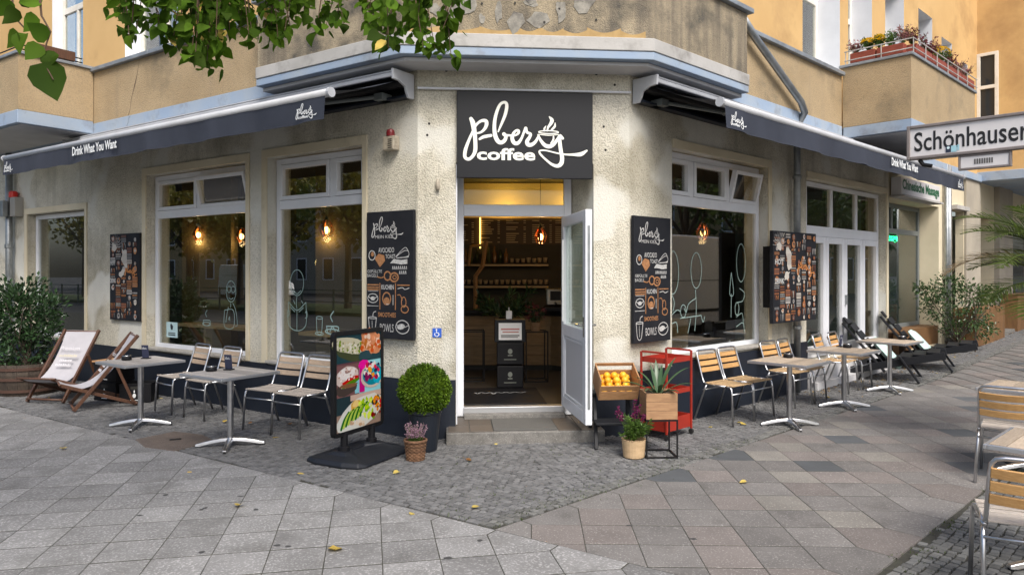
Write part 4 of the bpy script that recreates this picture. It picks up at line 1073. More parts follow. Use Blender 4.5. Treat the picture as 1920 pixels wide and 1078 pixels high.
# tall menu boards on the two piers (same drawing on both)
def menu_board(F, flip, uc, zb, hgt, label):
    w = .68; loc = F @ Vector((uc, .0, zb))
    b = thing('menu_board', label, 'menu board', tuple(loc), 0, 'tall black menu boards beside the entrance')
    MB(F).box(uc-w/2,uc+w/2,.02,.06,zb,zb+hgt).build('panel', M['board_black'], b, bevel=.004)
    P = onplane(F, uc+(w/2 if flip else -w/2), .063, zb, flip)
    k = hgt/1000.
    def Y(y): return (1040-y)*k*.985
    def X(x): return (x-38)*w/375.
    a = MB(P); o = MB(P); s = 1
    logo(a, X(80), Y(250), .47, dz=.001, ws=.9, coffee=False)
    text(a, 'MEIN KIEZ', X(110), Y(240), .27, .035)
    text(a, 'AVOCADO', X(137), Y(355), .23, .055); text(a, 'TOAST', X(195), Y(402), .14, .045)
    text(a, 'GEFÜLLTE', X(45), Y(515), .22, .04); text(a, 'BAGELS', X(45), Y(550), .16, .035)
    text(a, 'KUCHEN', X(162), Y(648), .18, .05); text(o, 'SMOOTHIES', X(135), Y(868), .26, .05); text(a, 'BOWLS', X(150), Y(985), .2, .085)
    def line(mb, pts, wd=.008, closed=False): mb.ribbon([(X(x), Y(y), wd) for x, y in pts], .0006, .0008, 4, closed=closed)
    def oval(mb, x, y, rx, ry, wd=.008): line(mb, [(x+rx*math.cos(i*.785), y+ry*math.sin(i*.785)) for i in range(8)], wd, True)
    # cake slice
    line(a, [(275,390),(345,320),(372,340),(374,385),(280,395),(340,345),(372,342)], .007); line(a, [(290,398),(370,392),(374,385)], .010)
    # ribbon banner
    a.add([(X(x),Y(y),.0008) for x, y in ((232,440),(262,405),(320,415),(368,408),(368,445),(320,450),(265,440))], [(0,1,2,3,4,5,6)])
    for yy, x0, x1 in ((475,250,370),(512,305,372)):
        x = x0
        while x < x1-8: line(a, [(x,yy+14),(x+5,yy-12),(x+9,yy+13)], .007); x += 15
    # egg and avocado halves
    oval(a, 85, 375, 26, 38, .010); o.disc(X(88), Y(365), .022, .026, .0006); 
    o.add([(X(x),Y(y),.0005) for x, y in ((105,400),(140,362),(185,375),(192,420),(150,470))], [(0,1,2,3,4)])
    # bagels, sausage
    oval(o, 212, 540, 26, 34, .016); oval(o, 265, 550, 32, 34, .018); oval(o, 268, 550, 14, 14, .01); line(o, [(130,548),(160,555),(185,545)], .012)
    # rules of the middle block
    for x in (150,275): line(o, [(x,600),(x,805)], .012)
    for yy in (612,632,650): line(o, [(48,yy),(138,yy)], .014)
    line(a, [(50,662),(136,662)], .005); line(o, [(290,612),(384,612)], .012); line(a, [(292,640),(330,632),(350,645),(384,632)], .008)
    # soup bowl, cake, coffee pot
    oval(a, 92, 720, 42, 36, .009); line(a, [(52,708),(92,725),(132,705)], .009); a.disc(X(92), Y(722), .035, .022, .0006); line(a, [(42,782),(138,782)], .006)
    oval(o, 205, 720, 32, 48, .016); o.disc(X(205), Y(735), .04, .035, .0006); line(a, [(256,690),(256,770)], .008); line(a, [(185,765),(225,765)], .008)
    line(o, [(290,690),(312,690),(330,730)], .010); oval(o, 340, 745, 18, 40, .010); oval(o, 348, 800, 28, 28, .012)
    # tumbler with straw, muesli bowl
    line(a, [(55,880),(70,1000),(105,1000),(122,875)], .009); oval(a, 88, 878, 34, 8, .008); line(a, [(92,870),(96,838),(118,825)], .009); line(a, [(85,900),(88,990)], .006)
    oval(a, 330, 940, 52, 52, .010); a.disc(X(318), Y(938), .055, .030, .0006, rot=.2); line(a, [(282,925),(330,945),(378,925)], .008)
    a.build('chalk_drawing', M['chalk'], b, fix=False); o.build('chalk_drawing', M['chalk_orange'], b, fix=False)
    line2 = MB(P); line2.box(.004,w-.004,-.0025,-.001,Y(272)-.002,Y(272)+.002); line2.build('panel_joint', M['black_metal'], b)
menu_board(FL, True, .345, 1.03, 1.365, 'tall black menu board with chalk drawings left of the entrance')
menu_board(FR, False, .345, .975, 1.375, 'tall black menu board with chalk drawings right of the entrance')

# crowded chalk-art boards
def art_board(F, flip, u0, u1, z0, z1, d, label, seed, cols):
    rs = random.Random(seed); b = thing('art_board', label, 'sign board', tuple(F @ Vector(((u0+u1)/2, 0, z0))), 0, 'black boards crowded with chalk art')
    MB(F).box(u0,u1,d-.05,d,z0,z1).build('panel', M['board_black'], b, bevel=.004)
    W_, H_ = u1-u0, z1-z0
    if d > .1:
        br = MB(F); br.box(u0+.2,u0+.24,.003,d-.05,z0+.2,z1-.2); br.box(u1-.3,u1-.26,.003,d-.05,z0+.2,z1-.2); br.build('bracket', M['black_metal'], b)
    p = MB(onplane(F, u1 if flip else u0, d+.003, z0, flip)); p.cur = (1,1,1)
    OR = [(.34,.13,.04),(.26,.09,.035),(.40,.18,.07),(.16,.055,.03)]; WH = [(.40,.38,.36),(.28,.27,.26),(.16,.16,.16),(.48,.44,.38)]
    x = .02; lay = 0
    for c in range(cols):
        cw = (W_-.04)/cols; y = .02; x = .02 + c*cw
        while y < H_-.06:
            h = rs.uniform(.045,.11); h = min(h, H_-.02-y); kind = rs.random(); w = cw-.018; cx, cy = x+cw/2, y+h/2; z = lay*.00012; lay += 1
            col = rs.choice(OR if rs.random() < .55 else WH)
            p.cur = col
            if rs.random() < .12: y += h; continue
            if kind < .22:                     # lettered lines too small to read
                n = max(1, int(h/.028))
                for i in range(n):
                    xx = x+.008; yy = y+.006+i*h/n; p.cur = rs.choice(OR+WH)
                    while xx < x+w-.01:
                        q = rs.uniform(.006,.016); p.box(xx,xx+q,yy,yy+h/n*.62,z,z+.0002); xx += q+rs.uniform(.004,.008)
            elif kind < .36:                   # plate with dark marks
                p.box(x+.004,x+w,y+.006,y+h-.006,z,z+.0003); p.cur = (.03,.03,.035)
                for i in range(4): p.box(x+.014+i*w/4.4,x+.014+i*w/4.4+w/9,y+h*.25,y+h*.78,z+.0008,z+.001)
            elif kind < .72:                   # round food and cups
                r = min(w,h)*.44; p.disc(cx,cy,r,r*rs.uniform(.8,1.2),z,12,0,.12); p.cur = rs.choice(OR+WH+[(.05,.04,.04)])
                p.disc(cx+r*.1,cy+r*.1,r*.6,r*.5,z+.0004,10,0,.25); p.cur = rs.choice(OR+WH); p.disc(cx-r*.2,cy-r*.1,r*.28,r*.22,z+.0007,8,0,.2)
            else:                              # stems, glasses, spoons
                for i in range(3):
                    xx = x + w*(.2+.3*i); p.cur = rs.choice(OR+WH)
                    p.ribbon([(xx,y+.01,.008),(xx+rs.uniform(-.01,.01),y+h*.5,.014),(xx+rs.uniform(-.012,.012),y+h-.012,.02)], z, .0003, 3)
            y += h
    if cols > 4:                               # white hand with rays in the upper left
        for i in range(11):
            a = math.pi*(.02+.96*i/10); p.cur = (.36,.34,.32); p.ribbon([(.17+.05*math.cos(a),H_-.2+.05*math.sin(a),.010),(.17+.2*math.cos(a),H_-.2+.19*math.sin(a),.006)], .004+i*.0001, .0002, 2)
        p.cur = (.5,.47,.42); p.disc(.15,H_-.21,.07,.055,.006,12,0,.2); p.disc(.44,H_-.36,.08,.15,.006,12,.2,.3); p.disc(.36,H_-.6,.09,.05,.006,12,.5,.4)
        p.cur = (.1,.09,.09)
        for i in range(7): p.ribbon([(.38+i*.02,H_-.30,.004),(.40+i*.02,H_-.45,.005)], .0064, .0001, 2)
    p.build('chalk_art', M['print'], b, fix=False)
    t = MB(onplane(F, u1 if flip else u0, d+.009, z0, flip)); logo(t, W_*.52, H_*.50, W_*.42, dz=.0006, ws=1.2, coffee=False); t.build('lettering', mat('orange_letters', (.6,.24,.07), .8), b, fix=False)
    t = MB(onplane(F, u1 if flip else u0, d+.010, z0, flip)); t.box(.02,.2,-.002,0,0,0) if False else None
    text(t, 'HOT', .03, H_*.635, W_*.18, .075); text(t, 'DRINK', .03, H_*.43, W_*.2, .07); t.build('lettering', M['chalk'], b, fix=False)
art_board(FL, True, 5.32, 6.16, 1.02, 2.315, .05, 'black chalk-art board between the two left windows', 5, 5)
art_board(FR, False, 2.76, 4.06, 1.06, 2.29, .25, 'wide black chalk-art board in front of the rain pipe', 9, 8)

# alarm siren, blue sticker, key fob, left siren with grey box
s_ = thing('alarm_siren', 'alarm siren with dark red lens under the left awning end', 'siren', tuple(FL @ Vector((.33,.0,3.04))))
MB(FL).box(.25,.41,.004,.10,3.04,3.19).build('housing', M['beige_plastic'], s_, bevel=.012); MB(FL).lathe([(.045,0),(.046,.04),(.04,.065),(.02,.078)],(.33,.06,3.191),14).build('lens', M['red_dark'], s_)
sl_ = MB(FL)
for i in range(5): sl_.box(.275,.33,.101,.104,3.06+i*.022,3.068+i*.022)
sl_.build('grille', M['black_metal'], s_)
s_ = thing('alarm_box', 'grey alarm box with bright red lamp beside the far left pipe', 'siren', tuple(FL @ Vector((9.3,0,2.75))))
MB(FL).box(9.22,9.42,.004,.14,2.72,3.06).build('housing', M['grey_box'], s_, bevel=.01); MB(FL).box(9.44,9.62,.16,.24,2.72,3.0).build('junction_box', M['galv'], s_, bevel=.006)
MB(FL).lathe([(.07,0),(.07,.09),(.05,.11)],(9.4,.09,3.061),14).build('lens', M['red_plastic'], s_)
s_ = thing('sticker', 'blue wheelchair sticker on the left pier', 'sticker', tuple(FC @ Vector((.20,0,1.07))))
MB(FC).box(.155,.25,.006,.010,1.06,1.155).build('sheet', M['blue_sticker'], s_)
t = MB(onplane(FC,.155,.0115,1.06)); t.ribbon([(.045+.022*math.cos(a),.032+.022*math.sin(a),.007) for a in [2.4+i*.55 for i in range(8)]], 0, .0003, 3); t.ribbon([(.042,.072,.007),(.043,.048,.007),(.062,.046,.007),(.07,.022,.007)], .0006, .0003, 3); t.disc(.042,.08,.008,.008,.001)
t.build('symbol', M['white_print'], s_, fix=False)
s_ = tag(MB(FC).lathe([(.012,0),(.022,.015),(.022,.09),(.014,.105),(.010,.12)],(.21,.03,2.60),12).build('bell_push', M['beige_plastic'], smooth=True), 'small grey metal wall fitting high on the left pier', 'wall fitting')
s_ = thing('window_notice', 'pale square notice stuck low inside the left window', 'notice', tuple(FL @ Vector((4.8,-.1,.82))))
MB(FL).box(4.66,4.94,-.140,-.1375,.80,1.02).build('sheet', mat('pale_notice', (.45,.62,.64), .6), s_)
t = MB(onplane(FL,4.94,-.135,.80,True)); t.disc(.14,.15,.035,.045,0,9,.4,.25); t.box(.05,.23,.03,.045,0,.0004); t.box(.05,.23,.058,.07,0,.0004); t.build('print', M['plinth'], s_, fix=False)

# marker drawings on the panes
def doodle(F, flip, u, z, strokes, label, wd=.009, k=1., d=-.148):
    p = MB(onplane(F, u, d, z, flip))
    for i, s in enumerate(strokes):
        closed = s[0] == 'c'
        pts = s[1:] if closed else s
        p.ribbon([(x*k, y*k, wd) for x, y in pts], i*.0003, .0004, 4, closed=closed)
    tag(p.build('window_drawing', M['glass_paint'], fix=False), label, 'drawing', 'marker drawings on the window panes')
def circ(x, y, rx, ry, n=10): return ['c'] + [(x+rx*math.cos(2*math.pi*i/n), y+ry*math.sin(2*math.pi*i/n)) for i in range(n)]
man = [circ(.2,.72,.15,.2), circ(.14,.76,.06,.06), circ(.27,.76,.06,.06), [(.13,.6),(.2,.57),(.27,.6)], [(.2,.5),(.19,.42)], [(.12,.42),(.08,.3),(.04,.12)], [(.26,.5),(.35,.36),(.4,.1),(.34,.06)],
       [(.0,.36),(.28,.36),(.28,.04),(.0,.04),(.0,.36)], [(.13,.18),(.16,.24),(.17,.16)]]
doodle(FL, True, 3.56, .98, man, 'drawn man with glasses and laptop on the left window pane', k=.70)
cup = [circ(.1,.06,.12,.03), [(.0,.12),(.03,.04),(.16,.04),(.2,.12),(.0,.12)], [(.1,.18),(.07,.24),(.12,.3)]]
doodle(FL, True, 4.05, .98, cup, 'drawn steaming cup on the left window pane', k=.8)
reader = [circ(.25,.85,.17,.22), [(.16,.72),(.25,.66),(.35,.72)], [(.25,.62),(.23,.5),(.25,.40)], [(.16,.55),(.2,.48)], [(.36,.55),(.4,.5)],
          [(.03,.52),(.25,.38),(.48,.52)], [(.03,.52),(.03,.14),(.25,.03),(.48,.14),(.48,.52)], [(.25,.38),(.25,.03)], [(.0,.34),(.04,.38),(.05,.3),(.0,.26)], [(.46,.34),(.5,.37),(.51,.28),(.46,.25)], [(.08,.43),(.2,.35)], [(.3,.35),(.42,.43)]]
doodle(FL, True, 2.27, 1.0, reader, 'drawn reader holding an open book on the second left pane', k=.72)
glass_ = [[(.0,.24),(.02,.04),(.10,.04),(.12,.24)], circ(.06,.24,.06,.018), circ(.06,.03,.08,.02)]
doodle(FL, True, 1.74, .98, glass_, 'drawn tall glass on the second left pane', k=.9)
doodle(FL, True, 1.56, .98, cup + [[(.06,.06),(.1,.12),(.15,.07)]], 'drawn small cup on the second left pane', wd=.016)
bistro = [circ(.62,.78,.14,.26), [(.6,.5),(.62,.2),(.58,-.1)], [(.62,.38),(.42,.30),(.36,.18),(.30,.24)], [(.2,.1),(.75,.12)], [(.75,.12),(.8,.02),(.85,.1)], [(.48,.1),(.40,-.12)], circ(.28,.2,.07,.09), [(.0,.16),(.12,.22),(.2,.2)], [(-.1,.0),(.1,.05),(.14,-.1)], circ(.02,.75,.14,.3), [(-.05,.5),(.05,.34),(.02,.2)]]
doodle(FR, False, 1.02, 1.1, bistro, 'drawn pair sitting at a bistro table on the right window', wd=.010, k=.85)
tall = [circ(.35,.9,.14,.3), [(.05,.75),(.0,.42),(.12,.42),(.05,.75)], [(.05,.42),(.04,.05)], [(.30,.5),(.45,.42),(.40,.3),(.25,.28)], [(.2,.05),(.38,.1),(.42,-.08)], circ(.22,.18,.06,.1), [(.2,-.1),(.4,-.05),(.45,-.2)]]
doodle(FR, False, 2.35, 1.1, tall, 'drawn figure with tall glass at the right edge of the right window', wd=.010, k=.85)

# neighbour's sign, its green light, and the street name sign
ng = thing('shop_sign', 'white sign with green lettering on the neighbouring shop', 'sign', tuple(FR @ Vector((8.9,.1,3.13))))
MB(FR).box(7.72,9.95,.03,.20,3.14,3.46).build('sign_box', M['street_sign'], ng, bevel=.006)
t = MB(onplane(FR, 7.72, .203, 3.14)); text(t, 'Chinesische Massage', .06, .045, 2.1, .245); t.build('lettering', M['green_letters'], ng, fix=False)
MB(FR).box(7.70,9.97,.02,.26,3.10,3.135).build('lower_rail', M['white_band'], ng)
nn = thing('neon_sign', 'green glowing sign inside the neighbouring shop window', 'sign', tuple(FR @ Vector((9.3,-.52,2.25))))
MB(FR).box(8.95,9.85,-.56,-.54,2.25,2.52).build('backing', M['black_plastic'], nn)
t = MB(onplane(FR, 8.98, -.535, 2.30)); text(t, 'massage', .04, .02, .76, .16); t.build('tube_lettering', M['neon'], nn, fix=False)

A0, A1 = Vector((3.65,6.55,0)), Vector((4.83,5.36,0)); sdir = (A1-A0).normalized(); sn = Vector((sdir.y,-sdir.x,0))
if sn.y > 0: sn = -sn
SS = Matrix(((sdir.x,sn.x,0,A0.x),(sdir.y,sn.y,0,A0.y),(0,0,1,0),(0,0,0,1)))
L_ = (A1-A0).length
ss = thing('street_sign', 'weathered white street name sign in grey frame at the upper right', 'street sign', (A1.x, A1.y, 0))
MB(SS).box(.02,L_+.25,-.02,.02,2.79,3.06).build('plate', M['street_sign'], ss)
f = MB(SS); framebars(f, 0, L_+.27, 2.77, 3.08, .028, -.035, .035); f.build('frame', M['sign_frame'], ss, bevel=.006)
t = MB(onplane(SS, .05, .0225, 2.84)); text(t, 'Schönhauser', .012, .0, .86, .175); t.build('lettering', M['letter_black'], ss, fix=False)
t = MB(onplane(SS, .05, .0225, 2.84)); text(t, 'Allee', 1.0, .0, .37, .165); t.build('lettering', M['letter_black'], ss, fix=False)
MB(SS).box(.39,.60,-.016,.016,2.77-.11,2.77-.012).build('house_number_plate', M['street_sign'], ss) if False else None
f = MB(SS); f.box(.43,.78,-.016,.016,2.655,2.755); pl2 = f.build('number_plate', M['street_sign'], ss)
f = MB(SS); framebars(f, .41, .80, 2.635, 2.768, .018, -.022, .022); f.build('plate_frame', M['sign_frame'], pl2, bevel=.004)
t = MB(onplane(SS, .53, .0185, 2.68))
for i in range(8): t.box(i*.018,i*.018+.012,0,.045,0,.0003)
t.build('worn_lettering', M['grey_letters'], pl2, fix=False)
t = MB(onplane(SS, .315, .0235, 2.805)); t.cur=(.02,.03,.06); t.box(0,.04,0,.06,0,.0003); t.cur=(.35,.6,.68); t.box(.042,.085,0,.055,0,.0003); t.box(.09,.105,.01,.06,0,.0003); t.cur = (.6,.75,.8); t.disc(.02,.04,.012,.012,.001); t.build('torn_sticker', M['print'], ss, fix=False)
p = MB(); p.tube([(A1.x+.15,A1.y-.15,-.02),(A1.x+.15,A1.y-.15,3.2)], .038, 10); p.build('pole', M['galv'], ss, smooth=True)
p = MB(SS); p.tube([(.10,0,2.765),(.13,.0,2.72),(.2,.0,2.70)], .018, 8); p.build('clamp', M['black_metal'], ss)
# ================================================================== FURNITURE
def arc(c, r, a0, a1, n, fn): return [fn(c[0]+r*math.cos(a0+(a1-a0)*i/n), c[1]+r*math.sin(a0+(a1-a0)*i/n)) for i in range(n+1)]
def make_chair(label, seat='slat_seat', back='slat_grey'):
    t = thing('bistro_chair', label, 'chair', group='aluminium bistro chairs with wooden slats')
    r = .0125
    for s in (-1, 1):
        x = s*.205
        MB().tube([(x+s*.012,.235,.0),(x+s*.004,.215,.36),(x,.205,.415),(x,.18,.432),(x,.13,.436)], r, 8).build('leg', M['alu'], t, smooth=True, local=True)
        MB().tube([(x+s*.014,-.29,.0),(x+s*.003,-.16,.36),(x,-.13,.425)], r, 8).build('leg', M['alu'], t, smooth=True, local=True)
        f = MB(); f.cyl((x+s*.012,.235,0),(x+s*.012,.235,.018),.016,n=8); f.cyl((x+s*.014,-.29,0),(x+s*.014,-.285,.018),.016,n=8); 
        MB().tube([(x,.13,.436),(x,-.17,.430)], r, 8).build('seat_rail', M['alu'], t, smooth=True, local=True)
    MB().tube([(-.209,.222,.355),(.209,.222,.355)], .009, 6).build('stretcher', M['alu'], t, smooth=True, local=True)
    MB().tube([(-.209,-.175,.365),(.209,-.175,.365)], .009, 6).build('stretcher', M['alu'], t, smooth=True, local=True)
    # hoop of the backrest
    up = [(-.200,.02,.428),(-.200,-.12,.43),(-.199,-.172,.45),(-.197,-.20,.52),(-.192,-.262,.72),(-.187,-.278,.775),(-.168,-.287,.802),(-.13,-.289,.808)]
    pts = up + [(-x,y,z) for x, y, z in reversed(up)]
    MB().tube(pts, r, 8).build('back_frame', M['alu'], t, smooth=True, local=True)
    for i in range(6):
        y = .195-.066*i; z = .447 - .012*math.sin(math.pi*i/5.)
        b = MB(); b.box(-.20,.20,y-.026,y+.026,z-.007,z+.007); b.build('seat_slat', M[seat], t, bevel=.004, local=True)
    for i in range(3):
        z = .585+.072*i; y = -.213-(z-.52)*.33
        T = Matrix.Translation((0,y,z)) @ Matrix.Rotation(R_(17),4,'X'); b = MB(T)
        n = 6; vs = []
        for k_ in range(n+1):
            xx = -.192+.384*k_/n; cy = -.022*math.cos(math.pi*(k_/n-.5))
            vs += [(xx,cy-.007,-.028),(xx,cy+.007,-.028),(xx,cy+.007,.028),(xx,cy-.007,.028)]
        fs = [(4*k_+j,4*k_+(j+1)%4,4*k_+4+(j+1)%4,4*k_+4+j) for k_ in range(n) for j in range(4)] + [(3,2,1,0),(4*n,4*n+1,4*n+2,4*n+3)]
        b.add(vs, fs); b.build('back_slat', M[back], t, bevel=.003, local=True)
    return t
def put_copy(proto, F, u, d, rz, label, mats=None, first=False):
    p = F @ Vector((u, d, 0)); z = gz(p.x, p.y)
    if first:
        proto.location = (p.x,p.y,z); proto.rotation_euler = (0,0,rz); proto['label'] = label; return proto
    return copy_tree(proto, (p.x,p.y,z), rz, label, mats=mats)
LC = [(3.50,.50,'weathered grey bistro chair, first of the left row from the deck chairs'),(2.86,.50,'weathered grey bistro chair, second of the left row from the deck chairs'),
      (1.70,.50,'weathered grey bistro chair, third of the left row from the deck chairs'),(1.22,.50,'weathered grey bistro chair half hidden behind the poster stand')]
ch = make_chair(LC[0][2])
for i, (u, d_, lb) in enumerate(LC): put_copy(ch, FL, u, d_, ROT_L + random.uniform(-.11,.11), lb, first=(i == 0))
om = {'weathered_slat': M['slat_orange'], 'weathered_seat_slat': M['slat_pale']}
RC = [(1.38,.36,'orange slatted chair of the right row nearest the red trolley'),(1.86,.36,'orange slatted chair, second of the right row from the red trolley'),
      (2.92,.36,'orange slatted chair, third of the right row, behind the first right table'),(3.40,.36,'orange slatted chair, fourth of the right row, beside the rain pipe'),
      (4.50,.36,'orange slatted chair, fifth of the right row, before the folding doors'),(5.04,.36,'orange slatted chair, sixth of the right row, farthest from the entrance')]
for u, d_, lb in RC: put_copy(ch, FR, u, d_, ROT_R + random.uniform(-.10,.10), lb, mats=om)
# near chairs on the right edge
def place(o, x, y, rz, label, mats=None): return copy_tree(o, (x, y, gz(x,y)), rz, label, mats=mats)
pm = {'weathered_slat': M['slat_orange']}
fa = R_(52)
nc1 = place(ch, 4.19, 5.98, face_rot(math.cos(fa), math.sin(fa)), 'slatted chair seen from behind at the right edge by the mosaic', pm)
fb = R_(64)
nc2 = place(ch, 2.73, 3.78, face_rot(math.cos(fb), math.sin(fb)), 'nearest slatted chair, seen from behind in the lower right corner', pm)
nc3 = place(ch, 5.35, 6.95, face_rot(-math.cos(R_(45)), -math.sin(R_(45))), 'slatted chair just showing above the far table at the right edge', pm)

def make_table(label, pl='plank'):
    t = thing('bistro_table', label, 'table', group='square bistro tables on aluminium star feet')
    S_ = .34; f = MB(); f.box(-S_,S_,-S_,-S_+.02,.708,.738).box(-S_,S_,S_-.02,S_,.708,.738).box(-S_,-S_+.02,-S_+.02,S_-.02,.708,.738).box(S_-.02,S_,-S_+.02,S_-.02,.708,.738).box(-S_+.02,S_-.02,-S_+.02,S_-.02,.708,.716)
    f.build('tabletop_frame', M['alu_matt'], t, bevel=.004, local=True)
    w = (2*S_-.044)/7
    for i in range(7):
        y = -S_+.022+w*i
        b = MB(); b.box(-S_+.022,S_-.022,y+.003,y+w-.003,.718,.741); b.build('plank', M[pl], t, bevel=.003, local=True)
    MB().lathe([(.032,.06),(.030,.09),(.030,.70),(.06,.708)],(0,0,0),18).build('column', M['alu'], t, smooth=False, local=True)
    for k_ in range(4):
        T = Matrix.Rotation(R_(45+90*k_),4,'Z'); b = MB(T); vs = []; n = 7
        for i in range(n+1):
            s = i/n; x = .02+.31*s; w_ = .034-.012*s; zt = .085-.055*s**1.6; 
            vs += [(x,-w_,max(zt-.035,.006)),(x,w_,max(zt-.035,.006)),(x,w_*.75,zt),(x,-w_*.75,zt)]
        fs = [(4*i+j,4*i+(j+1)%4,4*i+4+(j+1)%4,4*i+4+j) for i in range(n) for j in range(4)]+[(3,2,1,0),(4*n,4*n+1,4*n+2,4*n+3)]
        b.add(vs, fs); a_ = b.build('foot_arm', M['alu'], t, bevel=.006, local=True)
        q = MB(T); q.cyl((.318,0,.0),(.318,0,.012),.016,n=10); q.build('foot_pad', M['black_plastic'], a_, local=True)
    return t
LT = [(3.03,1.28,'grey plank bistro table beside the deck chairs'),(1.36,1.28,'grey plank bistro table left of the poster stand')]
RT = [(1.68,.98,'plank bistro table on the right nearest the entrance'),(3.26,.96,'plank bistro table in the middle of the right row'),(4.98,.93,'plank bistro table on the right beside the black loungers')]
tb = make_table(LT[0][2]); tables = []
gm = {'table_plank': mat('grey_plank', (.40,.375,.35), .7, col2=(.31,.29,.27), vscale=14, stretch=(1,8,8), orand=.22, bump=.25)}
for i, (u, d_, lb) in enumerate(RT): tables.append(put_copy(tb, FR, u, d_, ROT_R+random.uniform(-.05,.05), lb, first=(i == 0)))
for u, d_, lb in LT: tables.append(put_copy(tb, FL, u, d_, ROT_L+random.uniform(-.05,.05), lb, mats=gm))
nt1 = put_copy(tb, FR, 1.40, 3.29, ROT_R, 'plank table at the right edge beyond the nearest table')
nt2 = put_copy(tb, FR, -.94, 3.89, ROT_R, 'nearest plank table at the right edge above the mosaic')
# ashtrays and menu stands
def ashtray(p, label):
    t = thing('ashtray', label, 'ashtray', p, 0, 'black ashtrays on the bistro tables')
    MB().lathe([(.045,0),(.055,.01),(.052,.042),(.046,.045),(.043,.02),(.0,.018)],(0,0,0),16).build('bowl', M['black_plastic'], t, smooth=True, local=True)
    MB().lathe([(.047,.0455),(.049,.052),(.040,.058),(.036,.05),(.0,.047)],(0,0,0),16).build('rim', M['chrome'], t, smooth=True, local=True)
def menu_stand(p, rz, label):
    t = thing('menu_stand', label, 'menu stand', p, rz, 'small menu stands on the bistro tables')
    MB().box(-.045,.045,-.035,.035,0,.012).build('foot', M['black_plastic'], t, bevel=.003, local=True)
    MB(Matrix.Rotation(R_(-8),4,'X')).box(-.04,.04,-.004,.004,.010,.16).build('card', mat('menu_card', (.03,.035,.07), .4), t, bevel=.002, local=True)
    q = MB(Matrix.Rotation(R_(-8),4,'X') @ Matrix(((-1,0,0,.03),(0,0,1,.0055),(0,1,0,.11),(0,0,0,1)))); logo(q, 0, 0, .06, dz=.0002); q.build('print', M['white_print'], t, fix=False, local=True)
def on(F, u, d_, z=.741): p = F @ Vector((u,d_,0)); return (p.x,p.y,gz(p.x,p.y)+z)
ashtray(on(FR,1.90,.86), 'black ashtray on the right table nearest the entrance'); ashtray(on(FR,3.52,.9), 'black ashtray on the middle right table'); ashtray(on(FR,5.28,1.0), 'black ashtray on the table by the loungers')
ashtray(on(FL,3.18,1.36), 'black ashtray on the table by the deck chairs'); ashtray(on(FL,1.56,1.36), 'black ashtray on the table by the poster stand')
menu_stand(on(FL,3.14,1.16), ROT_L+.5, 'small dark menu stand on the table by the deck chairs'); menu_stand(on(FL,1.50,1.20), ROT_L+.4, 'small dark menu stand on the table by the poster stand'); menu_stand(on(FR,3.58,.78), ROT_R, 'small dark menu stand on the middle right table')

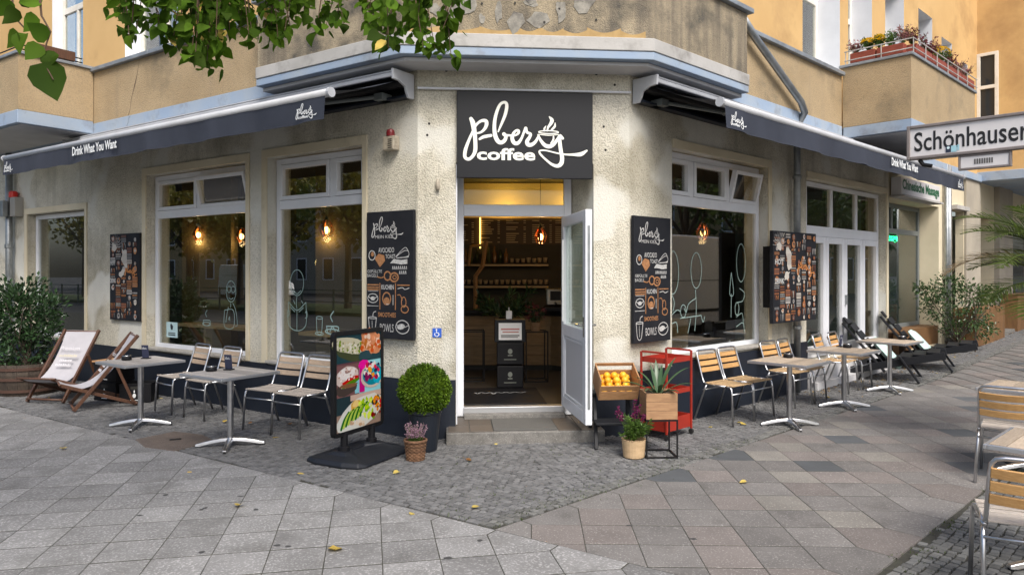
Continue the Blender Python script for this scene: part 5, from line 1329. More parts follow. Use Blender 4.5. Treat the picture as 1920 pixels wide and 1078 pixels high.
# deck chairs
def deck_chair(foot, facing, label, s_top, lettering):
    f = Vector(facing).normalized(); rz = face_rot(f.x, f.y)
    t = thing('deck_chair', label, 'deck chair', (foot[0],foot[1],0), rz, 'wooden deck chairs with pale canvas')
    w = .27; top = (-s_top, .92)
    for s in (-1, 1):
        MB().bar((s*w,.0,.012),(s*w,top[0],top[1]),.028,.045,(0,1,.6)).build('long_rail', M['deck_wood'], t, bevel=.004, local=True)
        MB().bar((s*(w-.035),.14,.34),(s*(w-.035),-.72,.02),.024,.042,(0,1,2)).build('seat_rail', M['deck_wood'], t, bevel=.004, local=True)
        MB().bar((s*(w+.03),-s_top*.62,.60),(s*(w+.03),-.66,.06),.022,.036,(0,1,2)).build('back_strut', M['deck_wood'], t, bevel=.004, local=True)
    for p, q in (((-w,.005,.05),(w,.005,.05)),((-w,-.70,.035),(w,-.70,.035)),((-w-.02,.145,.345),(w+.02,.145,.345)),((-w-.02,top[0]+.012,top[1]-.02),(w+.02,top[0]+.012,top[1]-.02))):
        MB().tube([p,q],.014,8).build('cross_bar', M['deck_wood'], t, smooth=True, local=True)
    # hanging canvas
    c = MB(); n = 18; vs = []
    P0, P1, P2, P3 = Vector((0,.145,.352)), Vector((0,-.05,.20)), Vector((0,-.34,.22)), Vector((0,top[0]+.015,top[1]-.005))
    for off in (0, -.004):
        for i in range(n+1):
            k_ = i/n; b = P0*(1-k_)**3+P1*3*k_*(1-k_)**2+P2*3*k_*k_*(1-k_)+P3*k_**3
            for j in range(5):
                x = -.235+.47*j/4
                vs.append((x,b.y,b.z+off-.012*math.sin(math.pi*j/4)*math.sin(math.pi*k_)))
    m_ = 5*(n+1)
    fs = [(o_+5*i+j,o_+5*i+j+1,o_+5*(i+1)+j+1,o_+5*(i+1)+j) for o_ in (0,m_) for i in range(n) for j in range(4)]
    c.add(vs, fs); cv_ = c.build('canvas', M['canvas'], t, smooth=True, fix=False, local=True)
    # printed lines on the cloth (worn, only the first word can be read)
    a, b = Vector((0,top[0]+.015+.13,.66)), None
    sl = Vector((0,top[0]+.015,top[1]-.005))-Vector((0,-.30,.42)); sl.normalize(); nr = Vector((0,sl.z,-sl.y))
    if nr.z < 0: nr = -nr
    o_ = Vector((0,-.30,.42))
    for body, along, ht, col in (('Premium',.28,.055,'faint_print'),):
        p0 = o_ + sl*along + nr*.014
        T = Matrix(((-1,0,0,.17),(0,sl.y,nr.y,p0.y),(0,sl.z,nr.z,p0.z),(0,0,0,1)))
        q = MB(T); text(q, body, 0, 0, .30, ht); q.build('lettering', M[col], cv_, fix=False, local=True)
    for along, col, wd in ((.17,'leaf_dead',.26),(.10,'white_print',.18),(.03,'white_print',.24)):
        p0 = o_ + sl*along + nr*.018
        T = Matrix(((-1,0,0,wd/2),(0,sl.y,nr.y,p0.y),(0,sl.z,nr.z,p0.z),(0,0,0,1))); q = MB(T); x = 0
        while x < wd: 
            g__ = random.uniform(.012,.03); q.box(x,x+g__,0,random.uniform(.025,.04),0,.0006); x += g__+.008
        q.build('worn_print', mat('worn_yellow_print', (.50,.46,.35), .8) if col == 'leaf_dead' else M['faint_print'], cv_, fix=False, local=True)
deck_chair((-6.22,9.45), (-.16,-.98), 'deck chair with pale canvas facing the street beside the barrel planter', .66, True)
deck_chair((-5.62,9.06), (-.80,-.58), 'deck chair with pale canvas turned sideways beside the left table', .72, True)
# stacked bottle crates used as a side table
def crate(loc, rz, label, top=False):
    t = thing('bottle_crate', label, 'crate', loc, rz, 'black bottle crates stacked as a side table')
    b = MB(); b.box(-.2,.2,-.15,-.13,0,.255).box(-.2,.2,.13,.15,0,.255).box(-.2,-.18,-.13,.13,0,.255).box(.18,.2,-.13,.13,0,.255).box(-.18,.18,-.13,.13,0,.02)
    b.build('shell', M['black_plastic'], t, bevel=.006, local=True)
    r = MB(); 
    for s in (-1,1): r.box(-.20,.20,s*.151-.004,s*.151+.004,.01,.03); r.box(-.205,.205,s*.151-.004,s*.151+.004,.235,.25)
    r.build('rib', M['black_plastic'], t, local=True)
    h = MB(); h.box(-.06,.06,-.1525,-.1505,.18,.215); h.build('hand_hole', M['dark'], t, local=True)
    q = MB(Matrix(((1,0,0,-.01),(0,0,-1,-.1515),(0,1,0,.06),(0,0,0,1)))); q.disc(.0,.035,.022,.03,0,12); q.disc(0,.09,.008,.02,0,8); q.box(-.05,.05,-.03,-.02,0,.0004); q.build('emblem', M['white_print'], t, fix=False, local=True)
    return t
fz = face_rot(.35,.93)
crate((-5.46,9.75,0), fz, 'lower black bottle crate under the wooden top beside the deck chairs'); crate((-5.46,9.75,.257), fz+.03, 'upper black bottle crate under the wooden top beside the deck chairs')
tag(MB(Matrix.Translation((-5.46,9.75,.513)) @ Matrix.Rotation(fz,4,'Z')).box(-.22,.22,-.17,.17,0,.025).build('serving_board', M['crate_wood'], bevel=.004), 'brown wooden board lying on the black bottle crates', 'board')
crate((-5.05,9.62,0), fz+.5, 'single black bottle crate on the ground behind the second deck chair')

# poster stand with rubber base
pc = Vector((-1.46,6.74,0)); pd = Vector((.457,.889,0)).normalized(); pn = Vector((-pd.y,pd.x,0))
if pn.x > 0: pn = -pn
pn = Vector((pd.y,-pd.x,0)) if Vector((pd.y,-pd.x,0)).y < 0 else -Vector((pd.y,-pd.x,0))
PS = Matrix(((pd.x,pn.x,0,pc.x),(pd.y,pn.y,0,pc.y),(0,0,1,0),(0,0,0,1)))
ps = thing('poster_stand', 'pavement poster stand showing four food pictures on a black rubber base', 'poster stand', (pc.x,pc.y,0))
b = MB(PS); f_ = [(-.37,-.30),(-.30,-.34),(.30,-.34),(.38,-.30),(.42,-.15),(.42,.15),(.38,.30),(.30,.34),(-.30,.34),(-.37,.30),(-.42,.15),(-.42,-.15)]
rings = [(1.0,.0),(1.0,.022),(.95,.04),(.72,.065),(.40,.095),(.0,.10)]; n = len(f_); vs = []
for s_, z in rings:
    for x, y in f_: vs.append((x*(s_ if s_ > .5 else s_+.25), y*s_, z*(1-.25*abs(y)/.34) + (.015 if abs(x) > .36 and z > .03 else 0)))
fs = [(i*n+k_,i*n+(k_+1)%n,(i+1)*n+(k_+1)%n,(i+1)*n+k_) for i in range(len(rings)-1) for k_ in range(n)]+[tuple(reversed(range(n))),tuple(range((len(rings)-1)*n,len(rings)*n))]
b.add(vs, fs); b.build('rubber_base', mat('rubber_base', (.012,.014,.019), .5, spec=.35), ps, smooth=False, bevel=.012, seg=3)
for x in (-.20,.20):
    c = MB(PS); c.lathe([(.052,.09),(.052,.13),(.034,.14),(.034,.26)],(x,0,0),16); c.build('spring_post', M['black_plastic'], ps, smooth=False)
f = MB(PS); x0, x1, z0, z1 = -.365,.365,.235,1.20
def rrect(x0,x1,z0,z1,r,n=4):
    P = []
    for cx_, cz_, a0 in ((x1-r,z0+r,-90),(x1-r,z1-r,0),(x0+r,z1-r,90),(x0+r,z0+r,180)):
        for i in range(n+1): a = R_(a0+90*i/n); P.append((cx_+r*math.cos(a),cz_+r*math.sin(a)))
    return P
o_ = rrect(x0,x1,z0,z1,.045); i_ = rrect(x0+.04,x1-.04,z0+.04,z1-.04,.006); n = len(o_)
vs = [(x,.022,z) for x, z in o_]+[(x,.022,z) for x, z in i_]+[(x,-.022,z) for x, z in o_]+[(x,-.022,z) for x, z in i_]
fs = []
for k_ in range(n):
    l = (k_+1)%n; fs += [(k_,l,n+l,n+k_),(2*n+k_,3*n+k_,3*n+l,2*n+l),(k_,2*n+k_,2*n+l,l),(n+k_,n+l,3*n+l,3*n+k_)]
f.add(vs, fs); f.build('frame', M['black_metal'], ps, bevel=.003)
MB(PS).box(x0+.035,x1-.035,-.012,.010,z0+.035,z1-.035).build('panel', M['paper'], ps)
# the printed pictures: toasts, bagel, berry bowl, avocado salad (drawn as flat print)
W_, H_ = x1-x0-.08, z1-z0-.08
left_is = PS @ Vector((x0,0,0)); 
flipx = left_is.x > (PS @ Vector((x1,0,0))).x
pr = MB(onplane(PS, x1-.04 if flipx else x0+.04, .0115, z0+.04, flipx)); rs = random.Random(3); lay = [0]
def Z(): lay[0] += 1; return lay[0]*.00002
def rect(x_0,x_1,y_0,y_1,c): pr.cur = c; pr.add([(x_0*W_,y_0*H_,Z()),(x_1*W_,y_0*H_,lay[0]*.00002),(x_1*W_,y_1*H_,lay[0]*.00002),(x_0*W_,y_1*H_,lay[0]*.00002)],[(0,1,2,3)])
def blob(x,y,rx,ry,c,rot=0,jit=.18,n=14): pr.cur = c; pr.disc(x*W_,y*H_,rx*W_,ry*H_,Z(),n,rot,jit)
rect(0,1,.70,1,(.02,.05,.06)); rect(0,.5,.36,.70,(.18,.10,.10)); rect(.5,1,.36,.70,(.35,.62,.66)); rect(0,1,0,.36,(.30,.22,.18))
blob(.33,.84,.42,.11,(.05,.06,.03),-.18,.1,20); blob(.33,.88,.40,.09,(.55,.52,.40),-.18,.12,20); blob(.78,.90,.25,.13,(.6,.30,.20),-.5,.12,18)
for i in range(70):
    x = rs.uniform(.02,.6); blob(x,.90-.12*x+rs.uniform(-.05,.06),rs.uniform(.01,.035),rs.uniform(.008,.02),rs.choice([(.62,.60,.5),(.2,.28,.06),(.55,.5,.36),(.1,.13,.05),(.7,.68,.6)]),rs.uniform(0,3))
for i in range(55): blob(rs.uniform(.56,1.0),rs.uniform(.80,1.0),rs.uniform(.015,.05),rs.uniform(.01,.03),rs.choice([(.72,.36,.24),(.8,.55,.42),(.55,.14,.08),(.75,.6,.5),(.45,.2,.1)]),rs.uniform(0,3))
blob(.62,.76,.16,.05,(.03,.06,.07)); rect(0,.52,.695,.71,(.12,.06,.07))
rect(.40,.5,.37,.52,(.30,.55,.62)); blob(.22,.46,.22,.09,(.06,.045,.04)); blob(.24,.56,.24,.115,(.62,.52,.48),.1,.06,20); blob(.22,.60,.19,.06,(.75,.70,.68),.1,.1,18); blob(.24,.62,.06,.022,(.3,.2,.18)); blob(.30,.52,.19,.03,(.5,.05,.05),.2); blob(.32,.49,.18,.025,(.10,.2,.04),.25); blob(.26,.47,.2,.022,(.20,.11,.07))
for i in range(22): blob(rs.uniform(.06,.42),rs.uniform(.53,.66),.02,.01,rs.choice([(.8,.76,.74),(.66,.5,.45),(.45,.3,.26)]),rs.uniform(0,3))
rect(.5,.62,.37,.70,(.50,.02,.20)); blob(.60,.66,.11,.05,(.75,.04,.32)); blob(.80,.53,.27,.135,(.55,.48,.42),0,.03,22); blob(.81,.54,.235,.115,(.03,.22,.28),0,.03,22); blob(.92,.52,.12,.09,(.02,.38,.52))
for i in range(40): blob(rs.uniform(.62,.95),rs.uniform(.50,.66),rs.uniform(.02,.05),rs.uniform(.012,.03),rs.choice([(.4,.01,.06),(.6,.05,.1),(.02,.02,.06),(.75,.7,.66),(.2,.01,.08),(.8,.4,.15)]),rs.uniform(0,3))
rect(0,.35,.18,.36,(.02,.035,.04)); rect(.3,1,.30,.36,(.55,.42,.36)); blob(.52,.15,.52,.165,(.62,.62,.58),.25,.04,24); 
for i in range(9):
    x = .10+i*.052; pr.cur = (.03,.13,.03) if i % 2 == 0 else (.42,.52,.16)
    pr.ribbon([(x*W_,(.03+i*.012)*H_,.028),((x+.07)*W_,(.12+i*.012)*H_,.03),((x+.16)*W_,(.19+i*.008)*H_,.02)], Z()+.0005, .00002, 4)
blob(.42,.24,.12,.07,(.62,.40,.16)); blob(.42,.26,.07,.035,(.75,.58,.3))
for i in range(34): blob(rs.uniform(.5,.82),rs.uniform(.06,.29),rs.uniform(.02,.06),rs.uniform(.012,.03),rs.choice([(.45,.62,.04),(.32,.52,.05),(.65,.75,.2),(.75,.78,.5),(.2,.4,.03)]),rs.uniform(0,3))
for i in range(24): blob(rs.uniform(.76,1.0),rs.uniform(.08,.28),rs.uniform(.02,.055),rs.uniform(.012,.03),rs.choice([(.75,.25,.02),(.55,.02,.03),(.03,.04,.02),(.65,.4,.05),(.2,.03,.03)]),rs.uniform(0,3))
for i in range(14): blob(rs.uniform(.3,.6),rs.uniform(.02,.1),rs.uniform(.02,.06),rs.uniform(.012,.025),rs.choice([(.62,.5,.38),(.5,.36,.26),(.7,.62,.52)]),rs.uniform(0,3))
for v_ in pr.v: pass
pr.build('printed_pictures', M['print_gloss'], ps, fix=False)

# step stool, fruit crate and oranges
ss_ = thing('step_stool', 'black wooden step stool carrying the orange crate', 'stool', (1.02,7.20,0), .06)
for s in (-1,1):
    MB().bar((s*.20,-.20,0),(s*.18,.04,.50),.03,.035,(1,0,0)).build('leg', M['black_wood'], ss_, bevel=.004, local=True)
    MB().bar((s*.20,.22,0),(s*.18,.12,.50),.03,.035,(1,0,0)).build('leg', M['black_wood'], ss_, bevel=.004, local=True)
    MB().bar((s*.165,-.13,.225),(s*.165,.17,.225),.02,.035).build('side_rail', M['black_wood'], ss_, local=True)
MB().box(-.21,.21,-.26,-.02,.245,.27).build('lower_tread', M['black_wood'], ss_, bevel=.005, local=True); MB().box(-.215,.215,-.02,.18,.50,.525).build('upper_tread', M['black_wood'], ss_, bevel=.005, local=True)
cT = Matrix.Translation((1.04,7.18,.545)) @ Matrix.Rotation(.10,4,'Z') @ Matrix.Rotation(R_(27),4,'X')
cr = thing('fruit_crate', 'tilted wooden fruit crate full of oranges on the step stool', 'crate', (1.04,7.20,.50))
w, l, h = .20, .15, .24
for s in (-1,1):
    MB(cT).box(s*w-(.012 if s > 0 else 0),s*w+(0 if s > 0 else .012),-l,l,0,h).build('end_board', M['crate_wood'], cr, bevel=.002)
for i, (z0,z1) in enumerate(((.0,.10),(.11,.165))):
    MB(cT).box(-w+.0125,w-.0125,-l,-l+.010,z0,z1).build('slat', M['crate_wood'], cr, bevel=.002)
for z0,z1 in ((.0,.075),(.085,.155),(.205,.24)):
    MB(cT).box(-w+.0125,w-.0125,l-.010,l,z0,z1).build('slat', M['crate_wood'], cr, bevel=.002)
for i in range(4): MB(cT).box(-w+.0125,w-.0125,-l+.011+i*.07,-l+.011+i*.07+.062,.0,.008).build('slat', M['crate_wood'], cr, bevel=.002)
om_ = MB().sph((0,0,0),.036,14,10,(1,1,.95)).mesh('orange', True); om_.materials.append(M['orange'])
i = 0
names = {0:'front left',1:'front middle',2:'front right'}
for row, (yy, zz) in enumerate(((-.10,.045),(-.035,.06),(.035,.075),(.10,.09),(-.07,.115),(.0,.13),(.07,.14))):
    for k_ in range(4 if row < 4 else 3):
        xx = (-.125+.083*k_ if row < 4 else -.085+.083*k_) + random.uniform(-.008,.008)
        o = bpy.data.objects.new('orange', om_); COL.objects.link(o); p = cT @ Vector((xx,yy,zz)); o.location = p; o.rotation_euler = (random.uniform(0,3),random.uniform(0,3),0); s_ = random.uniform(.92,1.06); o.scale = (s_,)*3
        tag(o, 'orange in the fruit crate, %s layer, %s row, %s from the left' % ('lower' if row < 4 else 'upper', ['front','second','third','back','front','middle','back'][row], ['first','second','third','fourth'][k_]), 'orange', 'oranges heaped in the fruit crate'); i += 1

# red trolley
tr = thing('serving_trolley', 'red metal serving trolley against the right pier', 'trolley', tuple(FR @ Vector((.42,.30,0))))
T = FR @ Matrix.Translation((.28,.28,0))
fx, fy = .23, .16
for sx in (-1,1):
    for sy in (-1,1):
        MB(T).bar((sx*fx,sy*fy,.06),(sx*fx,sy*fy,.90 if True else .85),.02,.02,(1,0,0)).build('post', M['red_paint'], tr, bevel=.002)
        c = MB(T); c.tube([(sx*fx-.012,sy*fy,.03),(sx*fx+.012,sy*fy,.03)],.028,12); c.build('caster', M['tyre'], tr)
    MB(T).bar((sx*fx,-fy+.0105,.90),(sx*fx,fy-.0105,.90),.02,.02).build('handle', M['red_paint'], tr, bevel=.002)
def tray(z, hh):
    b = MB(T); b.box(-fx+.011,fx-.011,-fy+.011,fy-.011,z,z+.006).box(-fx+.011,fx-.011,-fy+.004,-fy+.01,z,z+hh).box(-fx+.011,fx-.011,fy-.01,fy-.004,z,z+hh).box(-fx+.004,-fx+.0105,-fy+.011,fy-.011,z,z+hh).box(fx-.0105,fx-.004,-fy+.011,fy-.011,z,z+hh)
    b.build('tray', M['red_paint'], tr, bevel=.002)
tray(.79,.055); tray(.46,.05); tray(.08,.14)

# plant stand cube with wooden planter
st_ = thing('plant_stand', 'black wire cube stand under the wooden planter', 'plant stand', (1.40,6.80,0), .04)
b = MB(); q = .145; hh = .36
for sx in (-1,1):
    for sy in (-1,1): b.box(sx*q-.007,sx*q+.007,sy*q-.007,sy*q+.007,.014,hh-.014)
for z in (0,hh-.014):
    for s in (-1,1): b.box(-q-.007,q+.007,s*q-.007,s*q+.007,z,z+.014); b.box(s*q-.007,s*q+.007,-q+.007,q-.007,z,z+.014)
b.build('wire_frame', M['black_metal'], st_, local=True)
pb_ = thing('planter_box', 'square wooden planter box on the black wire stand', 'planter', (1.40,6.80,.362), .04); q = .148
for i in range(3):
    for s in (-1,1):
        z0, z1 = i*.082+.001, (i+1)*.082-.001
        MB().box(-q,q,s*q-(.016 if s > 0 else 0),s*q+(0 if s > 0 else .016),z0,z1).build('board', M['box_wood'], pb_, bevel=.002, local=True)
        MB().box(s*q-(.016 if s > 0 else 0),s*q+(0 if s > 0 else .016),-q+.0165,q-.0165,z0,z1).build('board', M['box_wood'], pb_, bevel=.002, local=True)
MB().box(-q+.017,q-.017,-q+.017,q-.017,.0,.225).build('soil', M['soil'], pb_, local=True)

# black loungers on the right
def lounger(u, d_, rz, label):
    p = FR @ Vector((u,d_,0)); t = thing('lounge_chair', label, 'lounge chair', (p.x,p.y,gz(p.x,p.y)), rz, 'low black wooden lounge chairs with mint cushions'); t.scale = (1.15,1.15,1.12)
    for s in (-1,1):
        x = s*.30
        MB().bar((x,.74,.40),(x,-.50,.10),.035,.10,(0,0,1)).build('seat_beam', M['black_wood'], t, bevel=.005, local=True)
        MB().bar((x+s*.031,.44,.0),(x+s*.031,.20,.36),.028,.07,(1,0,0)).build('front_leg', M['black_wood'], t, bevel=.005, local=True)
        MB().bar((x-s*.031,.02,.12),(x-s*.031,-.52,.80),.028,.09,(1,0,0)).build('back_beam', M['black_wood'], t, bevel=.005, local=True)
        MB().bar((x+s*.031,-.30,.0),(x+s*.031,-.20,.22),.028,.07,(1,0,0)).build('rear_leg', M['black_wood'], t, bevel=.005, local=True)
    for i in range(7):
        k_ = i/6; MB().bar((-.255,.05-.53*k_,.19+.64*k_),(.255,.05-.53*k_,.19+.64*k_),.018,.115,(0,-.6,.8)).build('back_slat', M['black_wood'], t, bevel=.003, local=True)
    for i in range(4):
        k_ = i/3; MB().bar((-.30,.60-.50*k_,.43-.12*k_),(.30,.60-.50*k_,.43-.12*k_),.15,.018).build('seat_slat', M['black_wood'], t, bevel=.003, local=True)
    c = thing('cushion', 'pale mint cushion lying on the ' + label.split(',')[0], 'cushion', (p.x,p.y,gz(p.x,p.y)+.335), rz, 'mint cushions on the lounge chairs'); c.scale = (1.15,1.15,1.12)
    T = Matrix.Translation((0,-.10,.12)) @ Matrix.Rotation(R_(-50),4,'X')
    m_ = MB(T); n = 8; vs = []
    for top in (1,-1):
        for i in range(n+1):
            for j in range(n+1):
                a, b_ = i/n*2-1, j/n*2-1; th = .055*((1-a**4)*(1-b_**4))**.5
                vs.append((a*.25, b_*.27+.12, .02+top*th + .045))
    N1 = (n+1)**2
    fs = [(o__+i*(n+1)+j,o__+(i+1)*(n+1)+j,o__+(i+1)*(n+1)+j+1,o__+i*(n+1)+j+1) for o__ in (0,N1) for i in range(n) for j in range(n)]
    m_.add(vs, fs); m_.build('pillow', M['cushion'], c, smooth=True, fix=False, local=True)
lounger(6.28,.42, ROT_R+.25, 'black lounge chair behind the third right table, partly hidden')
lounger(7.75,.50, ROT_R+.22, 'black lounge chair beside the big bush, fully visible')
# wooden partitions in front of the neighbour
for u0,u1,d0,d1,hh,lb in ((7.72,8.25,.06,.16,.55,'short brown wooden panel behind the first lounge chair'),(11.15,13.5,.12,.55,.78,'long brown wooden bench box below the side entrance'),(15.0,16.5,.14,.5,.9,'brown wooden box at the foot of the far grey pier'),(16.6,19,.1,.3,.85,'brown wooden panelling under the far shop window')):
    p = FR @ Vector(((u0+u1)/2,(d0+d1)/2,0)); z = gz(p.x,p.y); t = thing('wooden_bench_box', lb, 'panel', (p.x,p.y,z), 0, 'brown wooden boxes along the far pavement')
    n = max(3, int((u1-u0)/.16))
    for i in range(n):
        a = u0+(u1-u0)*i/n; b_ = u0+(u1-u0)*(i+1)/n
        MB(FR).box(a+.002,b_-.002,d1-.02,d1,z-.02,z+hh+random.uniform(-.004,.004)).build('board', M['brown_wood'], t)
    MB(FR).box(u0,u0+.02,d0,d1-.021,z-.02,z+hh-.01).build('end_board', M['brown_wood'], t); MB(FR).box(u1-.02,u1,d0,d1-.021,z-.02,z+hh-.01).build('end_board', M['brown_wood'], t)
    MB(FR).box(u0+.021,u1-.021,d0,d1-.021,z+hh-.04,z+hh-.015).build('lid', M['brown_wood'], t)
tag(MB(FR).box(13.64,15.0,-.2,.45,.1,.33).build('door_step', M['step'], bevel=.01), 'stone step before the far side entrance', 'step')
# ================================================================== PLANTS
def rvec(rs=random):
    while True:
        v = Vector((rs.uniform(-1,1),rs.uniform(-1,1),rs.uniform(-1,1)))
        if .05 < v.length < 1: return v.normalized()
def leafq(mb, p, d, s, w=.5, fold=.15):
    """a small pointed leaf of four faces from p along d"""
    d = d.normalized(); x = d.cross(rvec())
    if x.length < .05: x = d.cross(Vector((0,0,1)))
    if x.length < .05: x = Vector((1,0,0))
    x.normalize(); n = x.cross(d)
    a = p; b = p + d*s*.5 + x*s*w*.5 + n*s*fold; c = p + d*s; e = p + d*s*.5 - x*s*w*.5 + n*s*fold
    mb.add([a,b,c,e], [(0,1,2),(0,2,3)])
def cloud(mb, c, rad, n, s, w=.5, inner=.55, lump=.25, seed=0, up=.3):
    c = Vector(c)
    for i in range(n):
        v = rvec(); k_ = noise.noise(v*1.9 + Vector((seed*7.3,0,0)))
        r = 1 + lump*k_*1.8
        t = random.uniform(inner, 1)**.7*r
        p = c + Vector((v.x*rad[0], v.y*rad[1], v.z*rad[2]))*t
        d = (v + rvec()*.9 + Vector((0,0,up))).normalized()
        leafq(mb, p, d, s*random.uniform(.7,1.25), w)
def branches(mb, base, top, n, spread, r):
    base, top = Vector(base), Vector(top)
    for i in range(n):
        e = top + Vector((random.uniform(-1,1)*spread[0], random.uniform(-1,1)*spread[1], random.uniform(-1,.8)*spread[2]))
        m = base.lerp(e, .5) + Vector((random.uniform(-.06,.06),)*3)
        mb.tube([base + Vector((random.uniform(-.03,.03),random.uniform(-.03,.03),0)), m, e], [r, r*.7, r*.3], 5)

# clipped box ball in a dark pot
t = thing('box_ball', 'clipped boxwood ball in a dark pot beside the poster stand', 'plant', (-.86,6.98,0))
MB().lathe([(.12,0),(.125,.02),(.16,.36),(.17,.37),(.17,.40),(.155,.40),(.15,.36),(0,.36)],(0,0,0),24).build('pot', M['plinth_pot'], t, smooth=False, local=True)
MB().cyl((0,0,.34),(0,0,.55),.02).build('stem', M['bark'], t, local=True)
b = MB(); cc = Vector((0,0,.585)); R0 = .275
for i in range(6500):
    v = rvec(); r = R0*(.95+.07*noise.noise(v*6)+random.uniform(-.12,.03)+(.06*random.random() if random.random() < .04 else 0))
    leafq(b, cc+v*r*.93, (v+rvec()*.8).normalized(), random.uniform(.020,.036), .6)
b.sph(cc, R0*.80, 20, 14, jit=.015); b.build('crown', M['leaf_box'], t, fix=False, local=True)

# heather in a wicker basket
t = thing('wicker_basket', 'small round wicker basket holding pink heather', 'basket', (-.90,6.62,0))
b = MB()
for i in range(11):
    z = .006+.0155*i; r = .078+.018*(i/10)
    b.tube([((r+.004*(-1)**(k_+i))*math.cos(k_*math.pi/12),(r+.004*(-1)**(k_+i))*math.sin(k_*math.pi/12),z) for k_ in range(24)], .0085, 5, closed=True)
b.tube([(.102*math.cos(k_*math.pi/12),.102*math.sin(k_*math.pi/12),.18) for k_ in range(24)], .012, 6, closed=True)
b.build('weave', M['wicker'], t, local=True, fix=False); MB().lathe([(.07,0),(.085,.16),(0,.165)],(0,0,0),16).build('liner', M['soil'], t, local=True)
h = thing('heather', 'pink flowering heather growing in the wicker basket', 'plant', (-.90,6.62,.165))
g = MB(); f = MB()
for i in range(70):
    a = random.uniform(0,6.28); l = random.uniform(.02,.10); b_ = Vector((math.cos(a)*l*.6,math.sin(a)*l*.6,0)); e = Vector((math.cos(a)*l*1.25,math.sin(a)*l*1.25,random.uniform(.08,.175)))
    g.tube([b_,e],[.0018,.001],3)
    for k_ in range(26):
        p = b_.lerp(e, random.uniform(.2,1)); leafq(f if (p.z > .045) else g, p, rvec()+Vector((0,0,.6)), random.uniform(.010,.018), .6)
g.build('stems', M['leaf_soft'], h, fix=False, local=True); f.build('blooms', M['heather'], h, fix=False, local=True)

# plum-flowered plant in a pale pot
t = thing('flower_pot', 'round pale bark pot on the mosaic in front of the step stool', 'pot', (1.15,6.70,0))
MB().lathe([(.088,0),(.10,.01),(.115,.165),(.118,.175),(.108,.175),(.10,.15),(0,.15)],(0,0,0),24,wob=.01).build('shell', M['rattan'], t, local=True)
h = thing('celosia', 'green plant with dark plum flower spikes in the pale pot', 'plant', (1.15,6.70,.15))
g = MB(); f = MB()
for i in range(46):
    a = random.uniform(0,6.28); l = random.uniform(.02,.17); e = Vector((math.cos(a)*l,math.sin(a)*l,random.uniform(.08,.24))); g.tube([(0,0,0),e*.5+Vector((0,0,.03)),e],[.003,.0025,.0015],4)
    for k_ in range(16): leafq(g, Vector((0,0,0)).lerp(e, random.uniform(.3,1))+rvec()*.012, Vector((e.x,e.y,.06))+rvec()*.12, random.uniform(.03,.06), .32)
for (x,y,z) in ((-.14,.0,.30),(-.16,-.02,.27),(.02,.06,.36),(.06,.02,.33),(.12,.0,.27),(.15,-.02,.22),(.09,-.05,.25),(.0,-.02,.26),(.17,.02,.28)):
    b_ = Vector((x*.5,y*.5,.12)); e = Vector((x,y,z)); g.tube([b_,e],[.003,.002],4)
    for k_ in range(70): leafq(f, b_.lerp(e, random.uniform(.45,1.06))+rvec()*.012, rvec()+Vector((0,0,.7)), random.uniform(.014,.026), .5)
g.build('foliage', M['leaf_soft'], h, fix=False, local=True); f.build('flower_spikes', M['plum'], h, fix=False, local=True)

# strap-leaved plant in the wooden planter
h = thing('strap_leaf_plant', 'plant with long arching strap leaves in the wooden planter', 'plant', (1.40,6.80,.57))
def strap(base, az, length, lift, w, mat_, droop=1.):
    b = MB(); n = 9; vs = []; d = Vector((math.cos(az),math.sin(az),0)); sd_ = Vector((-d.y,d.x,0)); p = Vector(base); el = lift
    for i in range(n+1):
        k_ = i/n; ww = w*(.45+.9*k_) if k_ < .5 else w*(.9*(1-((k_-.5)/.5)**2)+.02)
        vs += [p-sd_*ww, p-Vector((0,0,ww*.45)), p+sd_*ww]
        el -= droop*(.9/n)*(.4+k_*1.4)
        p = p + (d*math.cos(el)+Vector((0,0,1))*math.sin(el))*(length/n)
    fs = []
    for i in range(n): fs += [(3*i,3*i+1,3*i+4,3*i+3),(3*i+1,3*i+2,3*i+5,3*i+4)]
    b.add(vs, fs); return b.build('leaf', mat_, h, smooth=True, fix=False, local=True)
for az, ln_, li, dr in ((3.5,.34,1.05,1.1),(4.1,.30,.75,1.2),(2.6,.30,1.2,.9),(.2,.42,1.05,.9),(.7,.44,1.2,.7),(-.3,.36,.75,1.0),(1.5,.36,1.3,.5),(5.3,.28,.7,1.2),(4.7,.24,1.0,1.),(3.0,.38,.7,1.),(1.0,.30,1.4,.3),(2.0,.30,1.35,.4)):
    strap((math.cos(az)*.02,math.sin(az)*.02,0), az, ln_, li, .024, M['leaf_pine'], dr)

# big shrub in half barrel
t = thing('barrel_planter', 'weathered half wine barrel used as a planter at the far left', 'planter', (-7.02,10.28,0))
n = 20; prof = [(.36,0),(.405,.16),(.43,.30),(.42,.44)]
for i in range(n):
    b = MB(); a0, a1 = 2*math.pi*i/n+.004, 2*math.pi*(i+1)/n-.004; vs = []
    for r, z in prof:
        for a, rr in ((a0,r),(a1,r),(a1,r-.025),(a0,r-.025)): vs.append((rr*math.cos(a),rr*math.sin(a),z))
    m_ = len(prof); fs = [(4*k_+j,4*k_+(j+1)%4,4*k_+4+(j+1)%4,4*k_+4+j) for k_ in range(m_-1) for j in range(4)]+[(3,2,1,0),(4*m_-4,4*m_-3,4*m_-2,4*m_-1)]
    b.add(vs, fs); b.build('stave', M['barrel'], t, local=True)
for z, r in ((.07,.384),(.24,.424),(.38,.431)):
    MB().lathe([(r-.002,-.02),(r+.006,-.02),(r+.008,.02),(r-.002,.02)],(0,0,z),40).build('hoop', M['rust_hoop'], t, local=True)
MB().lathe([(.38,.395),(.0,.40)],(0,0,0),20).build('soil', M['soil'], t, local=True)
